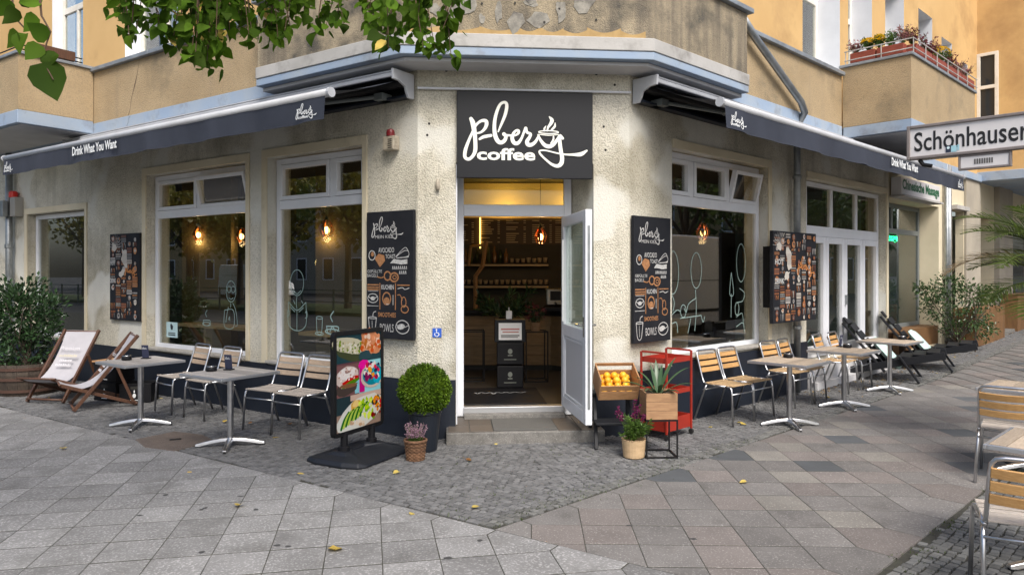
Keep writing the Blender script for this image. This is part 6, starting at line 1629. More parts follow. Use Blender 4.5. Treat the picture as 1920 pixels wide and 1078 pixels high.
h = thing('laurel_shrub', 'dense glossy dark green shrub growing from the half barrel', 'shrub', (-7.02,10.28,.40))
g = MB(); branches(g, (0,0,0), (0,0,.7), 16, (.4,.35,.45), .014); g.build('stems', M['bark'], h, local=True)
b = MB(); cloud(b, (-.12,0,.70), (.46,.42,.52), 2400, .078, .48, .35, .35, 2); cloud(b, (-.1,0,.22), (.48,.42,.24), 700, .075, .48, .4, .3, 5); cloud(b, (.30,-.05,.70), (.24,.22,.42), 420, .072, .48, .3, .3, 7)
b.build('foliage', M['leaf_shrub'], h, fix=False, local=True)

# ficus bush on the right
p = FR @ Vector((10.3,.42,0)); z = gz(p.x,p.y)
t = thing('ficus_bush', 'loose leafy green bush in a low pot by the brown wooden box', 'shrub', (p.x,p.y,z)); t.scale = (.86,.86,.92)
MB().lathe([(.2,0),(.26,.2),(.27,.22),(.24,.22),(0,.2)],(0,0,0),20).build('pot', M['black_plastic'], t, local=True)
g = MB(); branches(g, (0,0,.2), (0,0,1.1), 18, (1.0,.5,.55), .016); g.tube([(.35,-.1,.0),(.36,-.1,.8),(.3,-.1,1.2)],.018,6); g.build('stems', M['bark'], t, local=True)
b = MB()
for i, (x, y, zz, r, n) in enumerate(((-.65,-.1,1.28,.33,260),(-.2,0,1.45,.38,360),(.35,0,1.25,.4,380),(.8,.05,1.2,.36,300),(.95,.1,1.3,.22,110),(-.45,0,.95,.42,380),(.25,-.1,.75,.42,360),(.6,0,.5,.32,220),(-.1,0,.5,.3,200),(-.9,0,1.4,.18,70))):
    cloud(b, (x,y,zz), (r,r*.8,r*.75), n, .085, .42, .2, .3, i, up=-.2)
b.build('foliage', M['leaf_ficus'], t, fix=False, local=True)

# potted palm at the right edge
pt_ = Vector((5.62,6.85,0)); t = thing('palm', 'palm with feathery fronds reaching in from the right edge', 'palm', (pt_.x,pt_.y,0))
MB().lathe([(.22,0),(.30,.4),(.32,.42),(.28,.42),(0,.38)],(0,0,0),24).build('pot', M['terracotta'], t, local=True)
MB().tube([(0,0,.38),(.02,0,.9),(-.02,.02,1.5)],[.09,.08,.07],10).build('trunk', M['bark'], t, local=True)
def frond(az, ln_, lift, droop, dry=False):
    b = MB(); n = 30; p = Vector((-.02,.02,1.5)); el = lift; d = Vector((math.cos(az),math.sin(az),0)); sd_ = Vector((-d.y,d.x,0)); pts = []
    for i in range(n+1):
        k_ = i/n; pts.append(p.copy()); t_ = d*math.cos(el)+Vector((0,0,1))*math.sin(el)
        if k_ > .16:
            ll = .52*math.sin(math.pi*min(1,.12+.9*(k_-.16)/.84))**.7
            for s in (-1,1):
                for rep in range(2):
                    q = p + t_*(ln_/n)*rep*.5
                    v = (sd_*s*.85 + t_*.75 + Vector((0,0,.18+random.uniform(-.1,.1)))).normalized(); e = q+v*ll*random.uniform(.85,1.05)+Vector((0,0,-.10*ll*random.uniform(.6,1.6))); m = q.lerp(e,.5)+Vector((0,0,.05*ll)); w = .009
                    b.add([q-t_*w*.6,q+t_*w*.6,m+t_*w,m-t_*w,e],[(0,1,2,3),(3,2,4)])
        el -= droop/n*(.5+k_); p = p + t_*(ln_/n)
    b.tube(pts,[.013-.009*i/n for i in range(n+1)],5)
    b.build('frond', M['palm_dry'] if dry else M['palm'], t, fix=False, local=True)
for az, ln_, li, dr, dry in ((3.05,1.45,1.0,1.35,False),(3.45,1.35,.85,1.6,False),(2.75,1.5,1.15,1.4,False),(3.25,1.2,.45,1.3,False),(3.6,1.15,.30,1.2,False),(2.9,1.45,.8,1.65,True),(3.3,1.4,1.1,1.7,False),(3.0,1.2,.7,1.2,False),(2.3,1.2,1.2,1.2,False),(4.2,1.2,1.0,1.4,False),(5.2,1.2,1.,1.3,False),(.6,1.2,1.,1.3,False),(1.5,1.2,1.1,1.3,False),(3.2,1.2,1.25,1.,False)):
    frond(az, ln_, li, dr, dry)

# balcony flowers
def fbox(F, u0, u1, d0, d1, z, label):
    t = thing('flower_box', label, 'flower box', tuple(F @ Vector(((u0+u1)/2,(d0+d1)/2,z))), 0, 'terracotta flower boxes on the right balcony')
    MB(F).box(u0,u1,d0,d1,z,z+.15).build('box', M['terracotta'], t, bevel=.008); MB(F).box(u0+.012,u1-.012,d0+.012,d1-.012,z+.151,z+.155).build('soil', M['soil'], t)
fbox(FR, 5.28,5.42,.25,.62,4.99,'terracotta flower box on the balcony side nearest the wall'); fbox(FR,5.28,5.42,.64,1.02,4.99,'terracotta flower box on the balcony side nearest its corner')
for i in range(4): fbox(FR,5.46+i*.78,5.46+i*.78+.74,1.0,1.14,4.99,['first','second','third','last'][i]+' terracotta flower box along the balcony front from its corner')
def bal_plant(u, d_, kind, h, r, label):
    p = FR @ Vector((u,d_,5.14)); t = thing('balcony_plant', label, 'plant', tuple(p), 0, 'plants in the balcony flower boxes')
    g = MB(); f = MB()
    for i in range(40):
        e = Vector((random.uniform(-1,1)*r,random.uniform(-1,1)*r*.7,random.uniform(.3,1)*h)); g.tube([(0,0,0),e],[.003,.0015],3)
        for k_ in range(6): leafq(g if kind in ('yellow_bloom','leaf_soft') else f, Vector((0,0,.02)).lerp(e,random.uniform(.3,1)), rvec()+Vector((0,0,.5)), random.uniform(.03,.06), .4)
    if kind == 'yellow_bloom':
        for i in range(60):
            v = rvec(); v.z = abs(v.z); c = Vector((v.x*r,v.y*r*.8,h*.55+v.z*h*.4))
            for k_ in range(8): leafq(f, c, Vector((math.cos(k_*.8),math.sin(k_*.8),.5))+v*.6, .03, .5)
    g.build('foliage', M['leaf_soft'], t, fix=False)if False else g.build('foliage', M['leaf_soft'], t, fix=False, local=True)
    if f.v: f.build('blooms', M[kind], t, fix=False, local=True)
bal_plant(5.35,.30,'pink_bloom',.22,.13,'dusty pink plant at the wall end of the balcony'); bal_plant(5.35,.50,'yellow_bloom',.20,.10,'yellow chrysanthemum, first on the balcony side'); bal_plant(5.35,.66,'yellow_bloom',.22,.08,'yellow chrysanthemum, second on the balcony side')
bal_plant(5.35,.82,'leaf_soft',.24,.1,'green herb on the balcony side'); bal_plant(5.38,.98,'pink_bloom',.30,.13,'tall pink heather near the balcony corner'); bal_plant(5.5,1.06,'red_bloom',.24,.12,'wine red plant at the balcony corner')
bal_plant(6.1,1.07,'red_bloom',.30,.14,'tall wine red plant along the balcony front'); bal_plant(6.35,1.07,'red_bloom',.22,.12,'low wine red plant along the balcony front'); bal_plant(6.85,1.07,'yellow_bloom',.26,.15,'yellow chrysanthemum along the balcony front'); bal_plant(7.3,1.07,'red_bloom',.3,.12,'wine red plant beyond the yellow chrysanthemum'); bal_plant(7.7,1.07,'pink_bloom',.22,.16,'dusty pink plant toward the far balcony end'); bal_plant(8.15,1.07,'pink_bloom',.24,.16,'dusty pink plant at the far balcony end')
t = thing('window_box', 'dark brown window box on the rail of the left balcony', 'flower box', tuple(FL @ Vector((6.5,.8,4.9))))
MB(FL).box(6.42,6.60,.42,1.0,4.90,5.04).build('box', M['deck_wood'], t, bevel=.006); MB(FL).box(6.44,6.58,.44,.98,5.041,5.045).build('soil', M['soil'], t)

# linden tree: trunk stands outside the picture, branches hang into its top
t = thing('linden_tree', 'linden tree whose leafy twigs hang into the top of the picture', 'tree', (-3.4,1.5,0))
tb_ = Vector((-3.4,1.5,0))
g = MB(); g.tube([(-3.4,1.5,-.05),(-3.38,1.52,1.2),(-3.3,1.6,2.6),(-3.1,1.8,4.2),(-2.9,2.1,6)],[.24,.19,.17,.15,.10],14); g.build('trunk', M['bark'], t, smooth=True)
lms = [leaf_mesh('leaf', .075, .18, .25), leaf_mesh('leaf', .078, .42, -.35), leaf_mesh('leaf', .07, -.25, .6), leaf_mesh('leaf', .08, .05, -.6)]; lm = lms[0]
for l_ in lms: l_.materials.append(None)
limbs = MB(); leaves = []; rs = random.Random(11)
def twig(a, b, r0, sag=0.):
    a, b = Vector(a), Vector(b); m = a.lerp(b,.55)+Vector((0,0,sag)); pts = [a, a.lerp(m,.5)+Vector((0,0,sag*.3)), m, m.lerp(b,.5)+Vector((0,0,-sag*.1)), b]
    limbs.tube(pts,[r0,r0*.85,r0*.65,r0*.45,r0*.25],6); return pts
def px3(x, y, Z): return Vector(((x-960)/1331*Z, Z, 1.75+(509-y)*Z/1331))
main = twig((-3.0,2.0,5.0), px3(560,-180,4.1), .05, .2); twig(px3(560,-180,4.1), px3(880,-90,4.3), .025, .1); twig((-2.9,2.1,5.2), px3(380,-160,3.7), .04, .2)
# hanging twigs: end points in the picture's top band
ends = []
# dense band of foliage: outline of its lower edge, left to right
edge = [(232,40),(250,70),(300,60),(330,95),(360,110),(382,130),(410,85),(440,60),(470,75),(500,65),(512,85),(540,60),(560,40),(600,70),(640,45),(690,55),(705,75),(720,95),(745,75),(790,95),(810,105),(845,105),(830,60),(780,40)]
for (x, y) in edge:
    for rep in range(4 if x < 420 else 3 if x < 560 else 2):
        Z_ = rs.uniform(3.5,4.5); e = px3(x+rs.uniform(-10,10), y-rs.uniform(0,14), Z_); s0 = px3(x+rs.uniform(-60,60), -rs.uniform(90,190), Z_+rs.uniform(-.1,.1)); limbs.tube([s0, s0.lerp(e,.5)+Vector((rs.uniform(-.05,.05),0,.03)), e],[.006,.004,.002],5)
        L0 = (e-s0).length; m = int(L0/.035)
        for k_ in range(m):
            q = s0.lerp(e,(k_+1)/m); leaves.append((q + Vector((rs.uniform(-.03,.03),rs.uniform(-.04,.04),rs.uniform(-.02,.02))), rs.uniform(.55,1.0)))
            if rs.random() < .6: leaves.append((q + Vector((rs.uniform(-.1,.1),rs.uniform(-.12,.12),rs.uniform(-.02,.06))), rs.uniform(.5,.95)))
# the single twig with large leaves close to the camera, upper left
tw = [px3(70,-60,1.9), px3(78,30,1.9), px3(95,60,1.9), px3(78,110,1.9), px3(100,150,1.9)]; limbs.tube(tw,[.004,.003,.0025,.002,.0015],5)
tw2 = [px3(20,-60,1.95), px3(25,30,1.95), px3(50,58,1.95)]; limbs.tube(tw2,[.004,.003,.002],5)
big = [((80,120),(108,192),1.0),((92,72),(56,46),.95),((78,108),(118,108),.9),((75,85),(62,112),.85),((70,30),(48,55),.8),((60,5),(40,-10),.9),((30,15),(5,50),1.1),((35,60),(12,85),.9),((20,0),(0,20),1.0),((45,62),(40,95),.5),((78,0),(40,6),.9)]
limbs.build('twigs', M['twig'], t, fix=False)
def put_leaf(q, v, up, s_, m_):
    y = v.normalized(); x = y.cross(up).normalized(); z = x.cross(y)
    T = Matrix(((x.x,y.x,z.x,q.x-tb_.x),(x.y,y.y,z.y,q.y-tb_.y),(x.z,y.z,z.z,q.z-tb_.z),(0,0,0,1))) @ Matrix.Scale(s_,4)
    o = bpy.data.objects.new('leaf', rs.choice(lms)); COL.objects.link(o); o.parent = t; o.matrix_basis = T
    o.material_slots[0].link = 'OBJECT'; o.material_slots[0].material = M[m_]
for (a, b_, s_) in big:
    A_, B_ = px3(*a,1.9), px3(*b_,1.9); v = B_-A_; put_leaf(A_, v+Vector((0,rs.uniform(-.02,.02),0)), Vector((rs.uniform(-.5,.5),-1,rs.uniform(-.1,.5))), max(.7,v.length/.085), 'leaf_lime')
vis = [l for l in leaves if inframe(l[0],.01)]; hid = [l for l in leaves if not inframe(l[0],.01)]
rs.shuffle(vis); vis.sort(key=lambda l: -l[1]/l[0].y)
ml = MB()
for i, (q, s_) in enumerate(vis + hid):
    v = Vector((rs.uniform(-.7,.7),rs.uniform(-.6,.5),-rs.uniform(.15,1))).normalized(); up = Vector((rs.uniform(-.6,.6),rs.uniform(-1,-.0),rs.uniform(.1,1)))
    if i < 285 and i < len(vis): put_leaf(q, v, up, s_, 'leaf_dead' if rs.random() < .035 else 'leaf_lime')
    else:
        y = v; x = y.cross(up).normalized(); z = x.cross(y); T = Matrix(((x.x,y.x,z.x,q.x),(x.y,y.y,z.y,q.y),(x.z,y.z,z.z,q.z),(0,0,0,1))) @ Matrix.Scale(s_,4)
        ml.add([w_.co.copy() for w_ in lm.vertices], [tuple(f_.vertices) for f_ in lm.polygons], T)
# the crown above the picture
for (cx_, cy_, cz_, r, n) in ((-3.0,2.0,6.6,1.8,2600),(-1.8,3.0,5.6,1.1,900),(-.6,3.9,5.2,.8,500),(-4.2,1.0,5.8,1.3,900)):
    for i in range(n):
        v = rvec(); q = Vector((cx_,cy_,cz_))+Vector((v.x*r,v.y*r,v.z*r*.75))*random.uniform(.3,1)
        if inframe(q,.0): continue
        leafq(ml, q, rvec()-Vector((0,0,.5)), random.uniform(.08,.13), .8)
tag(ml.build('foliage', M['leaf_lime_s'], t, fix=False), kind='stuff')
print('leaves', len(vis), len(hid))
# ================================================================== INSIDE THE CAFE
def point(p, w, parent, col=(1,.62,.28), r=.05):
    l = bpy.data.lights.new('bulb_light','POINT'); l.energy = w; l.color = col; l.shadow_soft_size = r
    o = bpy.data.objects.new('bulb_light', l); COL.objects.link(o); o.parent = parent; o.location = p; return o
def pendant(x, y, z, label, w=1.8):
    t = thing('pendant_lamp', label, 'lamp', (x,y,z), 0, 'copper cage pendant lamps in the cafe')
    s = MB(); n = 6; A = [(.035,.13),(.10,.0),(.05,-.11)]
    for k_ in range(n):
        a0, a1 = 2*math.pi*k_/n, 2*math.pi*(k_+.5)/n
        if k_ % 2 == 0:
            s.add([(.035*math.cos(a0),.035*math.sin(a0),.13),(.10*math.cos(a0),.10*math.sin(a0),.0),(.10*math.cos(a1),.10*math.sin(a1),.01),(.05*math.cos(a1),.05*math.sin(a1),-.11)],[(0,1,2),(1,3,2)])
        s.tube([(.035*math.cos(a0),.035*math.sin(a0),.13),(.10*math.cos(a0),.10*math.sin(a0),0),(.05*math.cos(a0),.05*math.sin(a0),-.11)],.005,5)
    s.build('shade', M['copper'], t, fix=False, local=True)
    MB().cyl((0,0,.13),(0,0,.19),.03,.012).build('socket', M['black_metal'], t, local=True); MB().cyl((0,0,.19),(0,0,3.3-z),.004,n=6).build('cord', M['black_metal'], t, local=True)
    MB().sph((0,0,-.01),.038,12,8,(1,1,1.3)).build('bulb', M['bulb'], t, smooth=True, local=True)
    point((0,0,-.13), w, t)
pendant(-2.56,9.8,2.33,'glowing copper pendant lamp behind the second left window'); pendant(-5.08,11.5,2.35,'glowing copper pendant lamp in the middle of the left window'); pendant(-4.42,11.6,2.33,'glowing copper pendant lamp at the right edge of the left window')
pendant(.42,10.5,2.27,'glowing copper pendant lamp seen through the open door', 5); pendant(2.77,10.3,2.32,'glowing pendant lamp behind the right window'); pendant(5.7,12.95,1.95,'glowing pendant lamp behind the folding doors')
t = thing('tube_lamp', 'tall glowing yellow lamp on the pier behind the second left window', 'lamp', (-2.75,10.15,1.7))
MB().lathe([(.02,0),(.03,.02),(.03,.34),(.02,.36)],(0,0,0),14).build('shade', M['lamp_tube'], t, smooth=True, local=True); MB().cyl((0,0,-.08),(0,0,0),.015).build('holder', M['black_metal'], t, local=True); point((0,-.1,.18), 3, t, (1,.7,.25))
t = thing('hidden_strip_lamp', 'warm strip lamp added out of sight above the back bar', 'lamp', (0,12.0,2.78)); MB().box(-1.8,1.8,-.02,.02,-.02,.02).build('tube', M['lamp_tube'], t, local=True); MB().box(-1.85,1.85,-.12,.15,-.05,-.03).build('tray', M['black_metal'], t, local=True)  # strip lamp added unseen to warm the bulkhead; tray added to shield the counter
for x in (-1.2,-.1,1.0): point((x,.0,.06), 7, t, (1,.60,.13), .03)
for x in (-1.8,1.8): MB().cyl((x,0,.02),(x,0,.4),.01).build('hanger', M['black_metal'], t, local=True)

# counter with wooden front, seen through the door
c = thing('bar_counter', 'rustic wooden bar counter inside the cafe', 'counter', (.4,10.9,.222))
T0 = Matrix.Translation((0,10.75,.222))
segs = [((-1.6,.3),(.62,.3)),((.62,.3),(1.15,-.25)),((1.15,-.25),(2.6,-.25))]
for (a, b_) in segs:
    a3, b3 = Vector((a[0],a[1],0)), Vector((b_[0],b_[1],0)); d_ = (b3-a3); L_ = d_.length; d_.normalize(); n_ = Vector((d_.y,-d_.x,0)); MM = T0 @ Matrix(((d_.x,n_.x,0,a3.x),(d_.y,n_.y,0,a3.y),(0,0,1,0),(0,0,0,1)))
    for i in range(5): MB(MM).box(.003,L_-.003,0,.03+random.uniform(0,.012),.08+.152*i,.08+.152*(i+1)-.004).build('front_board', M['counter_wood'], c)
    MB(MM).box(.0,L_,-.03,-.002,0,.88).build('core', M['dark'], c)
MB(T0).prism([(-1.6,.22),(.60,.22),(1.12,-.33),(2.6,-.33),(2.6,.6),(-1.6,.85)],.88,.93).build('counter_top', M['black_wood'], c)
# espresso machine, display, back bar
e = thing('espresso_machine', 'chrome espresso machine on the bar counter', 'coffee machine', (.78,10.95,1.152))
MB().box(-.26,.26,-.18,.2,.08,.34).build('body', M['chrome'], e, bevel=.02, local=True); MB().box(-.28,.28,-.26,.22,0,.06).build('drip_tray', M['black_plastic'], e, bevel=.008, local=True); MB().box(-.2,-.04,-.19,-.181,.16,.30).build('display', M['black_plastic'], e, local=True)
for x in (-.12,.12): MB().tube([(x,-.2,.12),(x,-.30,.10)],.016,8).build('group_head', M['black_plastic'], e, local=True)
g = thing('glass_display', 'slanted glass cake display on the bar counter', 'display case', (1.45,10.75,1.152)); MB().box(-.35,.35,-.2,.2,0,.02).build('base', M['chrome'], g, local=True); MB().add([(-.35,-.2,.02),(.35,-.2,.02),(.35,.05,.33),(-.35,.05,.33)],[(0,1,2,3)]).build('pane', M['glass_clear'], g, fix=False, local=True); MB().box(-.35,.35,.05,.2,.32,.335).build('top', M['chrome'], g, local=True)
for k_ in range(3): MB().box(-.3+.2*k_,-.18+.2*k_,-.1,.02,.022,.07).build('cake', M['wall_light'], g, local=True)
s = thing('back_bar_shelf', 'dark back bar shelving with an angled wooden brace', 'shelf', (0,12.2,.222))
for z in (1.25,1.62): MB().box(-1.6,.62,-.12,.18,z,z+.03).build('board', M['bench_wood'], s, local=True)
for z in (1.1,1.4,1.7): MB().box(.9,1.7,-.12,.18,z,z+.025).build('board', M['bench_wood'], s, local=True)
MB().tube([(-.62,-.14,.9),(-.62,-.14,1.45),(-.5,-.14,1.62),(-.44,-.14,2.05)],.035,4).build('brace', M['crate_wood'], s, local=True); MB().tube([(-.74,-.14,1.62),(-.70,-.14,1.95),(-.48,-.14,1.98)],.025,4).build('brace', M['crate_wood'], s, local=True)
WORDS = 'zero one two three four five six seven eight nine ten eleven twelve thirteen fourteen fifteen sixteen seventeen eighteen nineteen twenty twenty-one twenty-two twenty-three twenty-four twenty-five'.split(); ix = 0
rs = random.Random(5); bm1 = MB().lathe([(.032,0),(.034,.01),(.034,.16),(.014,.21),(.013,.27),(.015,.275)],(0,0,0),10).mesh('bottle',True); bm1.materials.append(M['bottle_glass']); bm2 = MB().lathe([(.036,0),(.036,.14),(.016,.19),(.015,.25)],(0,0,0),10).mesh('bottle',True); bm2.materials.append(M['bottle_green']); cm = MB().lathe([(.025,0),(.038,.08),(.034,.08),(.0,.012)],(0,0,0),10).mesh('cup',True); cm.materials.append(M['cup_white'])
for z, x0, x1, kind in ((1.872+.03,-1.5,-.05,'b'),(1.872+.03,0,.6,'c'),(1.5+.03,-1.5,.6,'c')):
    x = x0
    while x < x1:
        me = (bm1 if rs.random() < .55 else bm2) if kind == 'b' else cm
        o = bpy.data.objects.new('bottle' if kind == 'b' else 'cup', me); COL.objects.link(o); o.location = (x,12.2+rs.uniform(-.05,.06),z); o.scale = (1,1,rs.uniform(.85,1.1))
        if kind == 'b': ix = ix+1 if x > x0 else 1; tag(o,'bottle in the upper row of the back bar, number %s from the left' % WORDS[ix],'bottle','bottles on the back bar shelf')
        else: ix = ix+1 if x > x0 else 1; tag(o,'pale cup on the %s back bar shelf, number %s from the left' % ('upper' if z > 1.6 else 'lower', WORDS[ix]),'cup','cups on the back bar shelves')
        x += .10 if kind == 'b' else .095
rm = MB().box(-.05,.05,-.03,.03,0,.18).mesh('tea_packet'); rm.materials.append(mat('red_packet',(.35,.03,.03),.5,orand=.3))
for z in (1.322+.025,1.622+.025,1.922+.025):
    for k_ in range(6): o = bpy.data.objects.new('tea_packet', rm); COL.objects.link(o); o.location = (1.0+k_*.115,12.2,z); tag(o,'red packet on the %s side shelf, number %s from the left' % ({1347:'lowest',1647:'middle',1947:'top'}[round(z*1000)], WORDS[k_+1]),'packet','red packets on the side shelf')
m_ = thing('price_board', 'dark price board with chalk columns above the back bar', 'menu board', (-.1,12.3,2.2)); MB().box(-1.5,1.2,.0,.03,.02,.48).build('panel', mat('brown_board',(.06,.035,.015),.6), m_, local=True)
q = MB(); rs = random.Random(8)
for cx_ in (-1.4,-.9,-.45,-.0,.45,.85):
    for r_ in range(11):
        if rs.random() < .85: q.box(cx_,cx_+rs.uniform(.12,.24),-.004,-.002,.05+r_*.037,.05+r_*.037+.014); q.box(cx_+.3,cx_+.34,-.004,-.002,.05+r_*.037,.05+r_*.037+.014)
q.build('chalk_lines', mat('dim_chalk',(.5,.38,.22),.8), m_, local=True, fix=False)
MB().box(-.46,-.44,-.03,-.005,-.05,.48).build('light_bar', M['lamp_tube'], m_, local=True)
# notice stand with sanitiser, stools, plant, door mat
s = thing('notice_stand', 'black crate stand with a white notice inside the doorway', 'stand', (-.03,9.35,.222), .05)
for i in range(2):
    b = MB(); b.box(-.17,.17,-.12,.12,.02+.30*i,.30+.30*i); cr_ = b.build('crate', M['black_plastic'], s, bevel=.008, local=True)
    q = MB(Matrix(((1,0,0,0),(0,0,-1,-.1215),(0,1,0,.13+.3*i),(0,0,0,1)))); q.disc(0,.06,.03,.035,0,12); q.box(-.08,.08,-.05,-.04,0,.0004); q.box(-.03,.03,.0,.015,.0006,.001); q.build('emblem', mat('pale_emblem',(.2,.215,.19),.6), cr_, fix=False, local=True)
MB().box(-.2,.2,-.13,.13,.61,.90).build('upper_box', M['black_wood'], s, bevel=.006, local=True); MB().box(-.15,.15,-.136,-.131,.64,.86).build('notice', M['paper'], s, local=True)
q = MB(); q.box(-.12,.12,-.1385,-.137,.77,.79); q.box(-.10,.11,-.1385,-.137,.735,.75); q.build('print', mat('faded_red_print',(.5,.2,.18),.7), s, local=True); q = MB(); q.box(-.12,.12,-.1385,-.137,.69,.705); q.box(-.12,.1,-.1385,-.137,.67,.68); q.build('print', M['grey_letters'], s, local=True)
b = thing('pump_bottle', 'white pump bottle standing on the notice stand', 'bottle', (-.04,9.35,1.124)); MB().box(-.04,.04,-.03,.03,0,.11).build('body', M['paper'], b, bevel=.012, local=True); MB().tube([(0,0,.11),(0,0,.15),(0,-.04,.15)],.008,6).build('pump', M['paper'], b, local=True)
for x, y, lb in ((-.55,10.0,'black wire stool left of the notice stand'),(.33,9.95,'black wire stool right of the notice stand')):
    t = thing('wire_stool', lb, 'stool', (x,y,.222), .1, 'black wire stools in the cafe'); b = MB()
    for sx in (-1,1):
        for sy in (-1,1): b.box(sx*.15-.008,sx*.15+.008,sy*.15-.008,sy*.15+.008,0,.7)
    for z in (0,.684):
        for s_ in (-1,1): b.box(-.142,.142,s_*.15-.008,s_*.15+.008,z,z+.016); b.box(s_*.15-.008,s_*.15+.008,-.142,.142,z,z+.016)
    b.build('frame', M['black_metal'], t, local=True)
h = thing('indoor_palm', 'dark green potted plant on the counter behind the notice stand', 'plant', (-.1,10.55,1.0)); b = MB()
for i in range(16):
    a = random.uniform(0,6.28); e = Vector((math.cos(a)*.4,math.sin(a)*.25,random.uniform(.15,.5))); b.tube([(0,0,0),e*.6+Vector((0,0,.1)),e],[.006,.004,.002],4)
    for k_ in range(26): leafq(b, Vector((0,0,.05)).lerp(e,random.uniform(.3,1)), e+rvec()*.4, random.uniform(.08,.16), .18)
b.build('foliage', M['leaf_shrub'], h, fix=False, local=True); MB().lathe([(.06,-.0),(.09,.0),(.1,.14),(0,.13)],(0,0,-.07),14).build('pot', M['black_plastic'], h, local=True)
h = thing('red_flower', 'red flowering plant beside the notice stand', 'plant', (.33,9.95,.922)); b = MB(); f = MB()
for i in range(16):
    a = random.uniform(0,6.28); e = Vector((math.cos(a)*.12,math.sin(a)*.1,random.uniform(.15,.42))); b.tube([(0,0,.1),e],[.003,.002],4)
    for k_ in range(10): leafq(b, Vector((0,0,.1)).lerp(e,random.uniform(.3,.9)), rvec(), .05, .4)
    for k_ in range(10): leafq(f, e+rvec()*.02, rvec(), .03, .6)
b.build('foliage', M['leaf_shrub'], h, fix=False, local=True); f.build('blooms', M['red_bloom'], h, fix=False, local=True); MB().lathe([(.06,0),(.08,.12),(0,.11)],(0,0,0),14).build('pot', M['box_wood'], h, local=True)
dm = thing('door_mat', 'black door mat with pale script inside the threshold', 'door mat', tuple(FC @ Vector((.95,-1.2,.222)))); MB(FC).box(.5,1.45,-1.75,-.62,.224,.236).build('pile', M['black_plastic'], dm, bevel=.004)
q = MB(FC @ Matrix(((1,0,0,.62),(0,1,0,-1.42),(0,0,1,.238),(0,0,0,1)))); x = 0
q.ribbon([(.02,.05,.02),(.06,.12,.02),(.10,.04,.02),(.16,.10,.02),(.22,.04,.02),(.25,.16,.025),(.30,.05,.02),(.36,.10,.02),(.41,.04,.02),(.46,.11,.02),(.52,.04,.02),(.58,.10,.02),(.66,.04,.02)],0,.002,4); q.build('script', mat('pale_script',(.3,.3,.3),.8), dm, fix=False)
# window bars (counter boards) along the panes
for F, u0, u1, lb in ((FL,2.95,5.15,'wooden counter board inside the left window'),(FL,.85,2.40,'wooden counter board inside the second left window')):
    t = thing('window_counter', lb, 'counter', tuple(F @ Vector(((u0+u1)/2,-.55,.222))), 0, 'wooden counter boards inside the left windows'); MB(F).box(u0,u1,-.78,-.42,.93,.975).build('board', M['bench_wood'], t, bevel=.005)
    for u in (u0+.5,u1-.5): MB(F).box(u-.03,u+.03,-.66,-.56,.222,.93).build('leg', M['bench_wood'], t)

# ================================================================== THE STREET THE WINDOWS MIRROR
def van(F, u, d_, rz, label, hgt=2.7, ln_=5.6):
    p = F @ Vector((u,d_,0)); t = thing('delivery_van', label, 'van', (p.x,p.y,-.13), rz, 'white vans parked by the kerb')
    w = .98; prof = [(-ln_/2,.42),(-ln_/2,.9),(-ln_/2+.05,hgt-.25),(-ln_/2+.2,hgt),(ln_/2-1.9,hgt),(ln_/2-1.55,hgt-.12),(ln_/2-.75,1.45),(ln_/2-.12,1.15),(ln_/2,.85),(ln_/2,.42)]
    b = MB(); n = len(prof); b.add([(x,-w*(1 if z < 1.5 else .95),z) for x, z in prof]+[(x,w*(1 if z < 1.5 else .95),z) for x, z in prof],[tuple(range(n)),tuple(range(2*n-1,n-1,-1))]+[(i,(i+1)%n,n+(i+1)%n,n+i) for i in range(n)])
    b.build('body', M['van_white'], t, bevel=.07, seg=3, local=True)
    for s in (-1,1):
        y = s*(w+.004)
        MB().add([(ln_/2-1.55,y*.97,hgt-.35),(ln_/2-1.0,y*.99,1.45),(ln_/2-1.95,y*.99,1.45),(ln_/2-1.95,y*.97,hgt-.35)],[(0,1,2,3)]).build('side_window', M['car_glass'], t, fix=False, local=True)
        MB().box(-ln_/2+.3,ln_/2-.4,min(y,y+s*.02),max(y,y+s*.02),.78,.86).build('rub_strip', M['black_plastic'], t, local=True)
        MB().box(-ln_/2+.4,ln_/2-2.1,min(y*.96,y*.96+s*.02),max(y*.96,y*.96+s*.02),1.62,1.65).build('door_rail', M['galv'], t, local=True)
        MB().box(-ln_/2-.01,-ln_/2+.08,min(s*w*.98,s*w*.84),max(s*w*.98,s*w*.84),1.0,1.5).build('tail_light', M['red_plastic'], t, local=True)
        for x in (-ln_/2+1.1,ln_/2-.95):
            c = MB(); c.tube([(x,s*w*.72,.34),(x,s*w*1.0,.34)],.34,20); wh = c.build('wheel', M['tyre'], t, local=True); q = MB(); q.tube([(x,s*w*1.0,.34),(x,s*w*1.01,.34)],.2,16); q.build('hub', M['galv'], wh, local=True)
    MB().add([(ln_/2-1.5,-.8,hgt-.18),(ln_/2-1.5,.8,hgt-.18),(ln_/2-.74,.85,1.5),(ln_/2-.74,-.85,1.5)],[(0,1,2,3)]).build('windscreen', M['car_glass'], t, fix=False, local=True)
    MB().box(-ln_/2+.1,ln_/2-.1,-w+.05,w-.05,.22,.44).build('underbody', M['black_plastic'], t, local=True)
angR = math.atan2(math.sin(aR), math.cos(aR))
van(FR, 9.4, 6.5, angR+math.pi, 'tall white van parked at the kerb opposite the right window', 2.85, 5.8)
van(FL, 33.0, 22.0, math.atan2(FL[1][0],FL[0][0])+math.pi, 'white van on the road, mirrored in the left window', 2.3, 5.0)
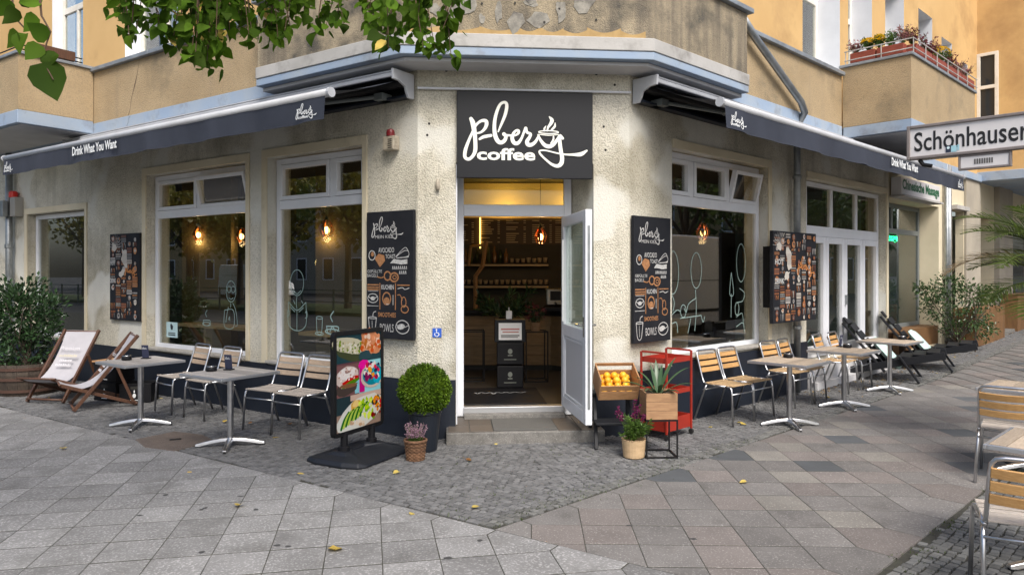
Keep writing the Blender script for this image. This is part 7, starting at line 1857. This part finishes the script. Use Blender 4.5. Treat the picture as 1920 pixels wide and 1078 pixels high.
def street_tree(x, y, h, r, label, n=1500, m='far_leaf'):
    t = thing('street_tree', label, 'tree', (x,y,-.1), 0, 'trees across the left street')
    g = MB(); g.tube([(0,0,0),(.05,0,h*.3),(0,.05,h*.6)],[.2,.15,.1],8)
    for i in range(7): a = i*.9; g.tube([(0,0,h*.38),(math.cos(a)*r*.4,math.sin(a)*r*.4,h*.55),(math.cos(a)*r*.7,math.sin(a)*r*.7,h*.7)],[.08,.05,.02],6)
    g.build('trunk', M['bark'], t, local=True)
    b = MB()
    for i in range(9):
        v = rvec(); cloud(b, (v.x*r*.6,v.y*r*.6,h*.66+v.z*h*.17), (r*.5,r*.5,h*.16), n//9, .30, .8, .2, .3, i)
    b.build('crown', M[m], t, fix=False, local=True)
for u, d_, h, r, lb in ((17.5,16.5,7,2.2,'autumn street tree mirrored at the right edge of the second left window'),(23.5,16.5,7.5,2.6,'autumn street tree mirrored between the two left windows'),(30.5,16,7,2.4,'autumn street tree mirrored right of the middle of the left window'),(36,16.5,7.5,2.6,'autumn street tree mirrored left of the middle of the left window'),(20,17.5,8,2.6,'autumn street tree mirrored in the second left window'),(27.5,17,7,2.6,'autumn street tree mirrored at the right of the left window'),(33,18,8.5,3.0,'autumn street tree mirrored in the middle of the left window'),(39,17,8,2.6,'autumn street tree mirrored at the left of the left window'),(46,18,9,3,'autumn street tree mirrored in the farthest left window')):
    p = FL @ Vector((u,d_,0)); street_tree(p.x,p.y,h,r,lb)
for u, d_, h, r, lb in ((17,10,8,2.6,'street tree across the right-hand street, nearest the corner'),(22,10.5,8.5,2.8,'street tree across the right-hand street, second from the corner'),(27.5,10,8,2.8,'street tree across the right-hand street, third from the corner'),(32,10.5,8.5,2.8,'street tree across the right-hand street, fourth from the corner'),(37,10,8,2.8,'street tree across the right-hand street, fifth from the corner'),(43,10,8,3,'street tree across the right-hand street, farthest from the corner')):
    p = FR @ Vector((u,d_,0)); street_tree(p.x,p.y,h,r,lb,1200,'far_leaf2')
def facade(F, u0, u1, d_, h, m, label):
    p = F @ Vector(((u0+u1)/2,d_,0)); t = thing('apartment_house', label, 'building', (p.x,p.y,-.13), 0, 'houses across the streets')
    MB(F).box(u0,u1,d_,d_+8,-.13,h).build('wall', M[m], t); n = int((u1-u0)/3.2)
    for f_ in range(int(h/3.3)):
        for i in range(n):
            a = u0+(i+.3)*(u1-u0)/n; z = 1.0+f_*3.3
            w = MB(F); framebars(w,a,a+1.3,z,z+1.9,.1,d_-.06,d_-.002); wd_ = w.build('window', M['pvc'], t); MB(F).box(a+.1,a+1.2,d_-.03,d_-.025,z+.1,z+1.8).build('pane', M['car_glass'], wd_)
    MB(F).box(u0-.2,u1+.2,d_-.4,d_+8.2,h,h+.3).build('cornice', M['white_band'], t)
facade(FL, 48, 74, 34, 12, 'far_wall', 'sunlit ochre apartment house across the left street'); facade(FL, 26, 46, 35, 11, 'far_wall2', 'white apartment house farther along the left street'); facade(FR, 24, 64, 19, 10, 'far_wall', 'pale apartment house across the right-hand street')
# low railing and grass strip in the middle of the left street
gr = MB(FL); gr.box(-6,70,15,20,-.13,.02); tag(gr.build('verge', mat('verge_soil',(.05,.07,.02),.9)), kind='structure')
r = thing('verge_railing', 'low iron railing along the grass strip of the left street', 'railing', tuple(FL @ Vector((18,14.8,0))))
for z in (.45,.95): b = MB(FL); b.tube([(0,14.8,z),(56,14.8,z)],.02,6); b.build('rail', M['rail_green'], r)
for i in range(29): b = MB(FL); b.box(i*2-.03,i*2+.03,14.77,14.83,-.13,1.0); b.build('post', M['rail_green'], r)
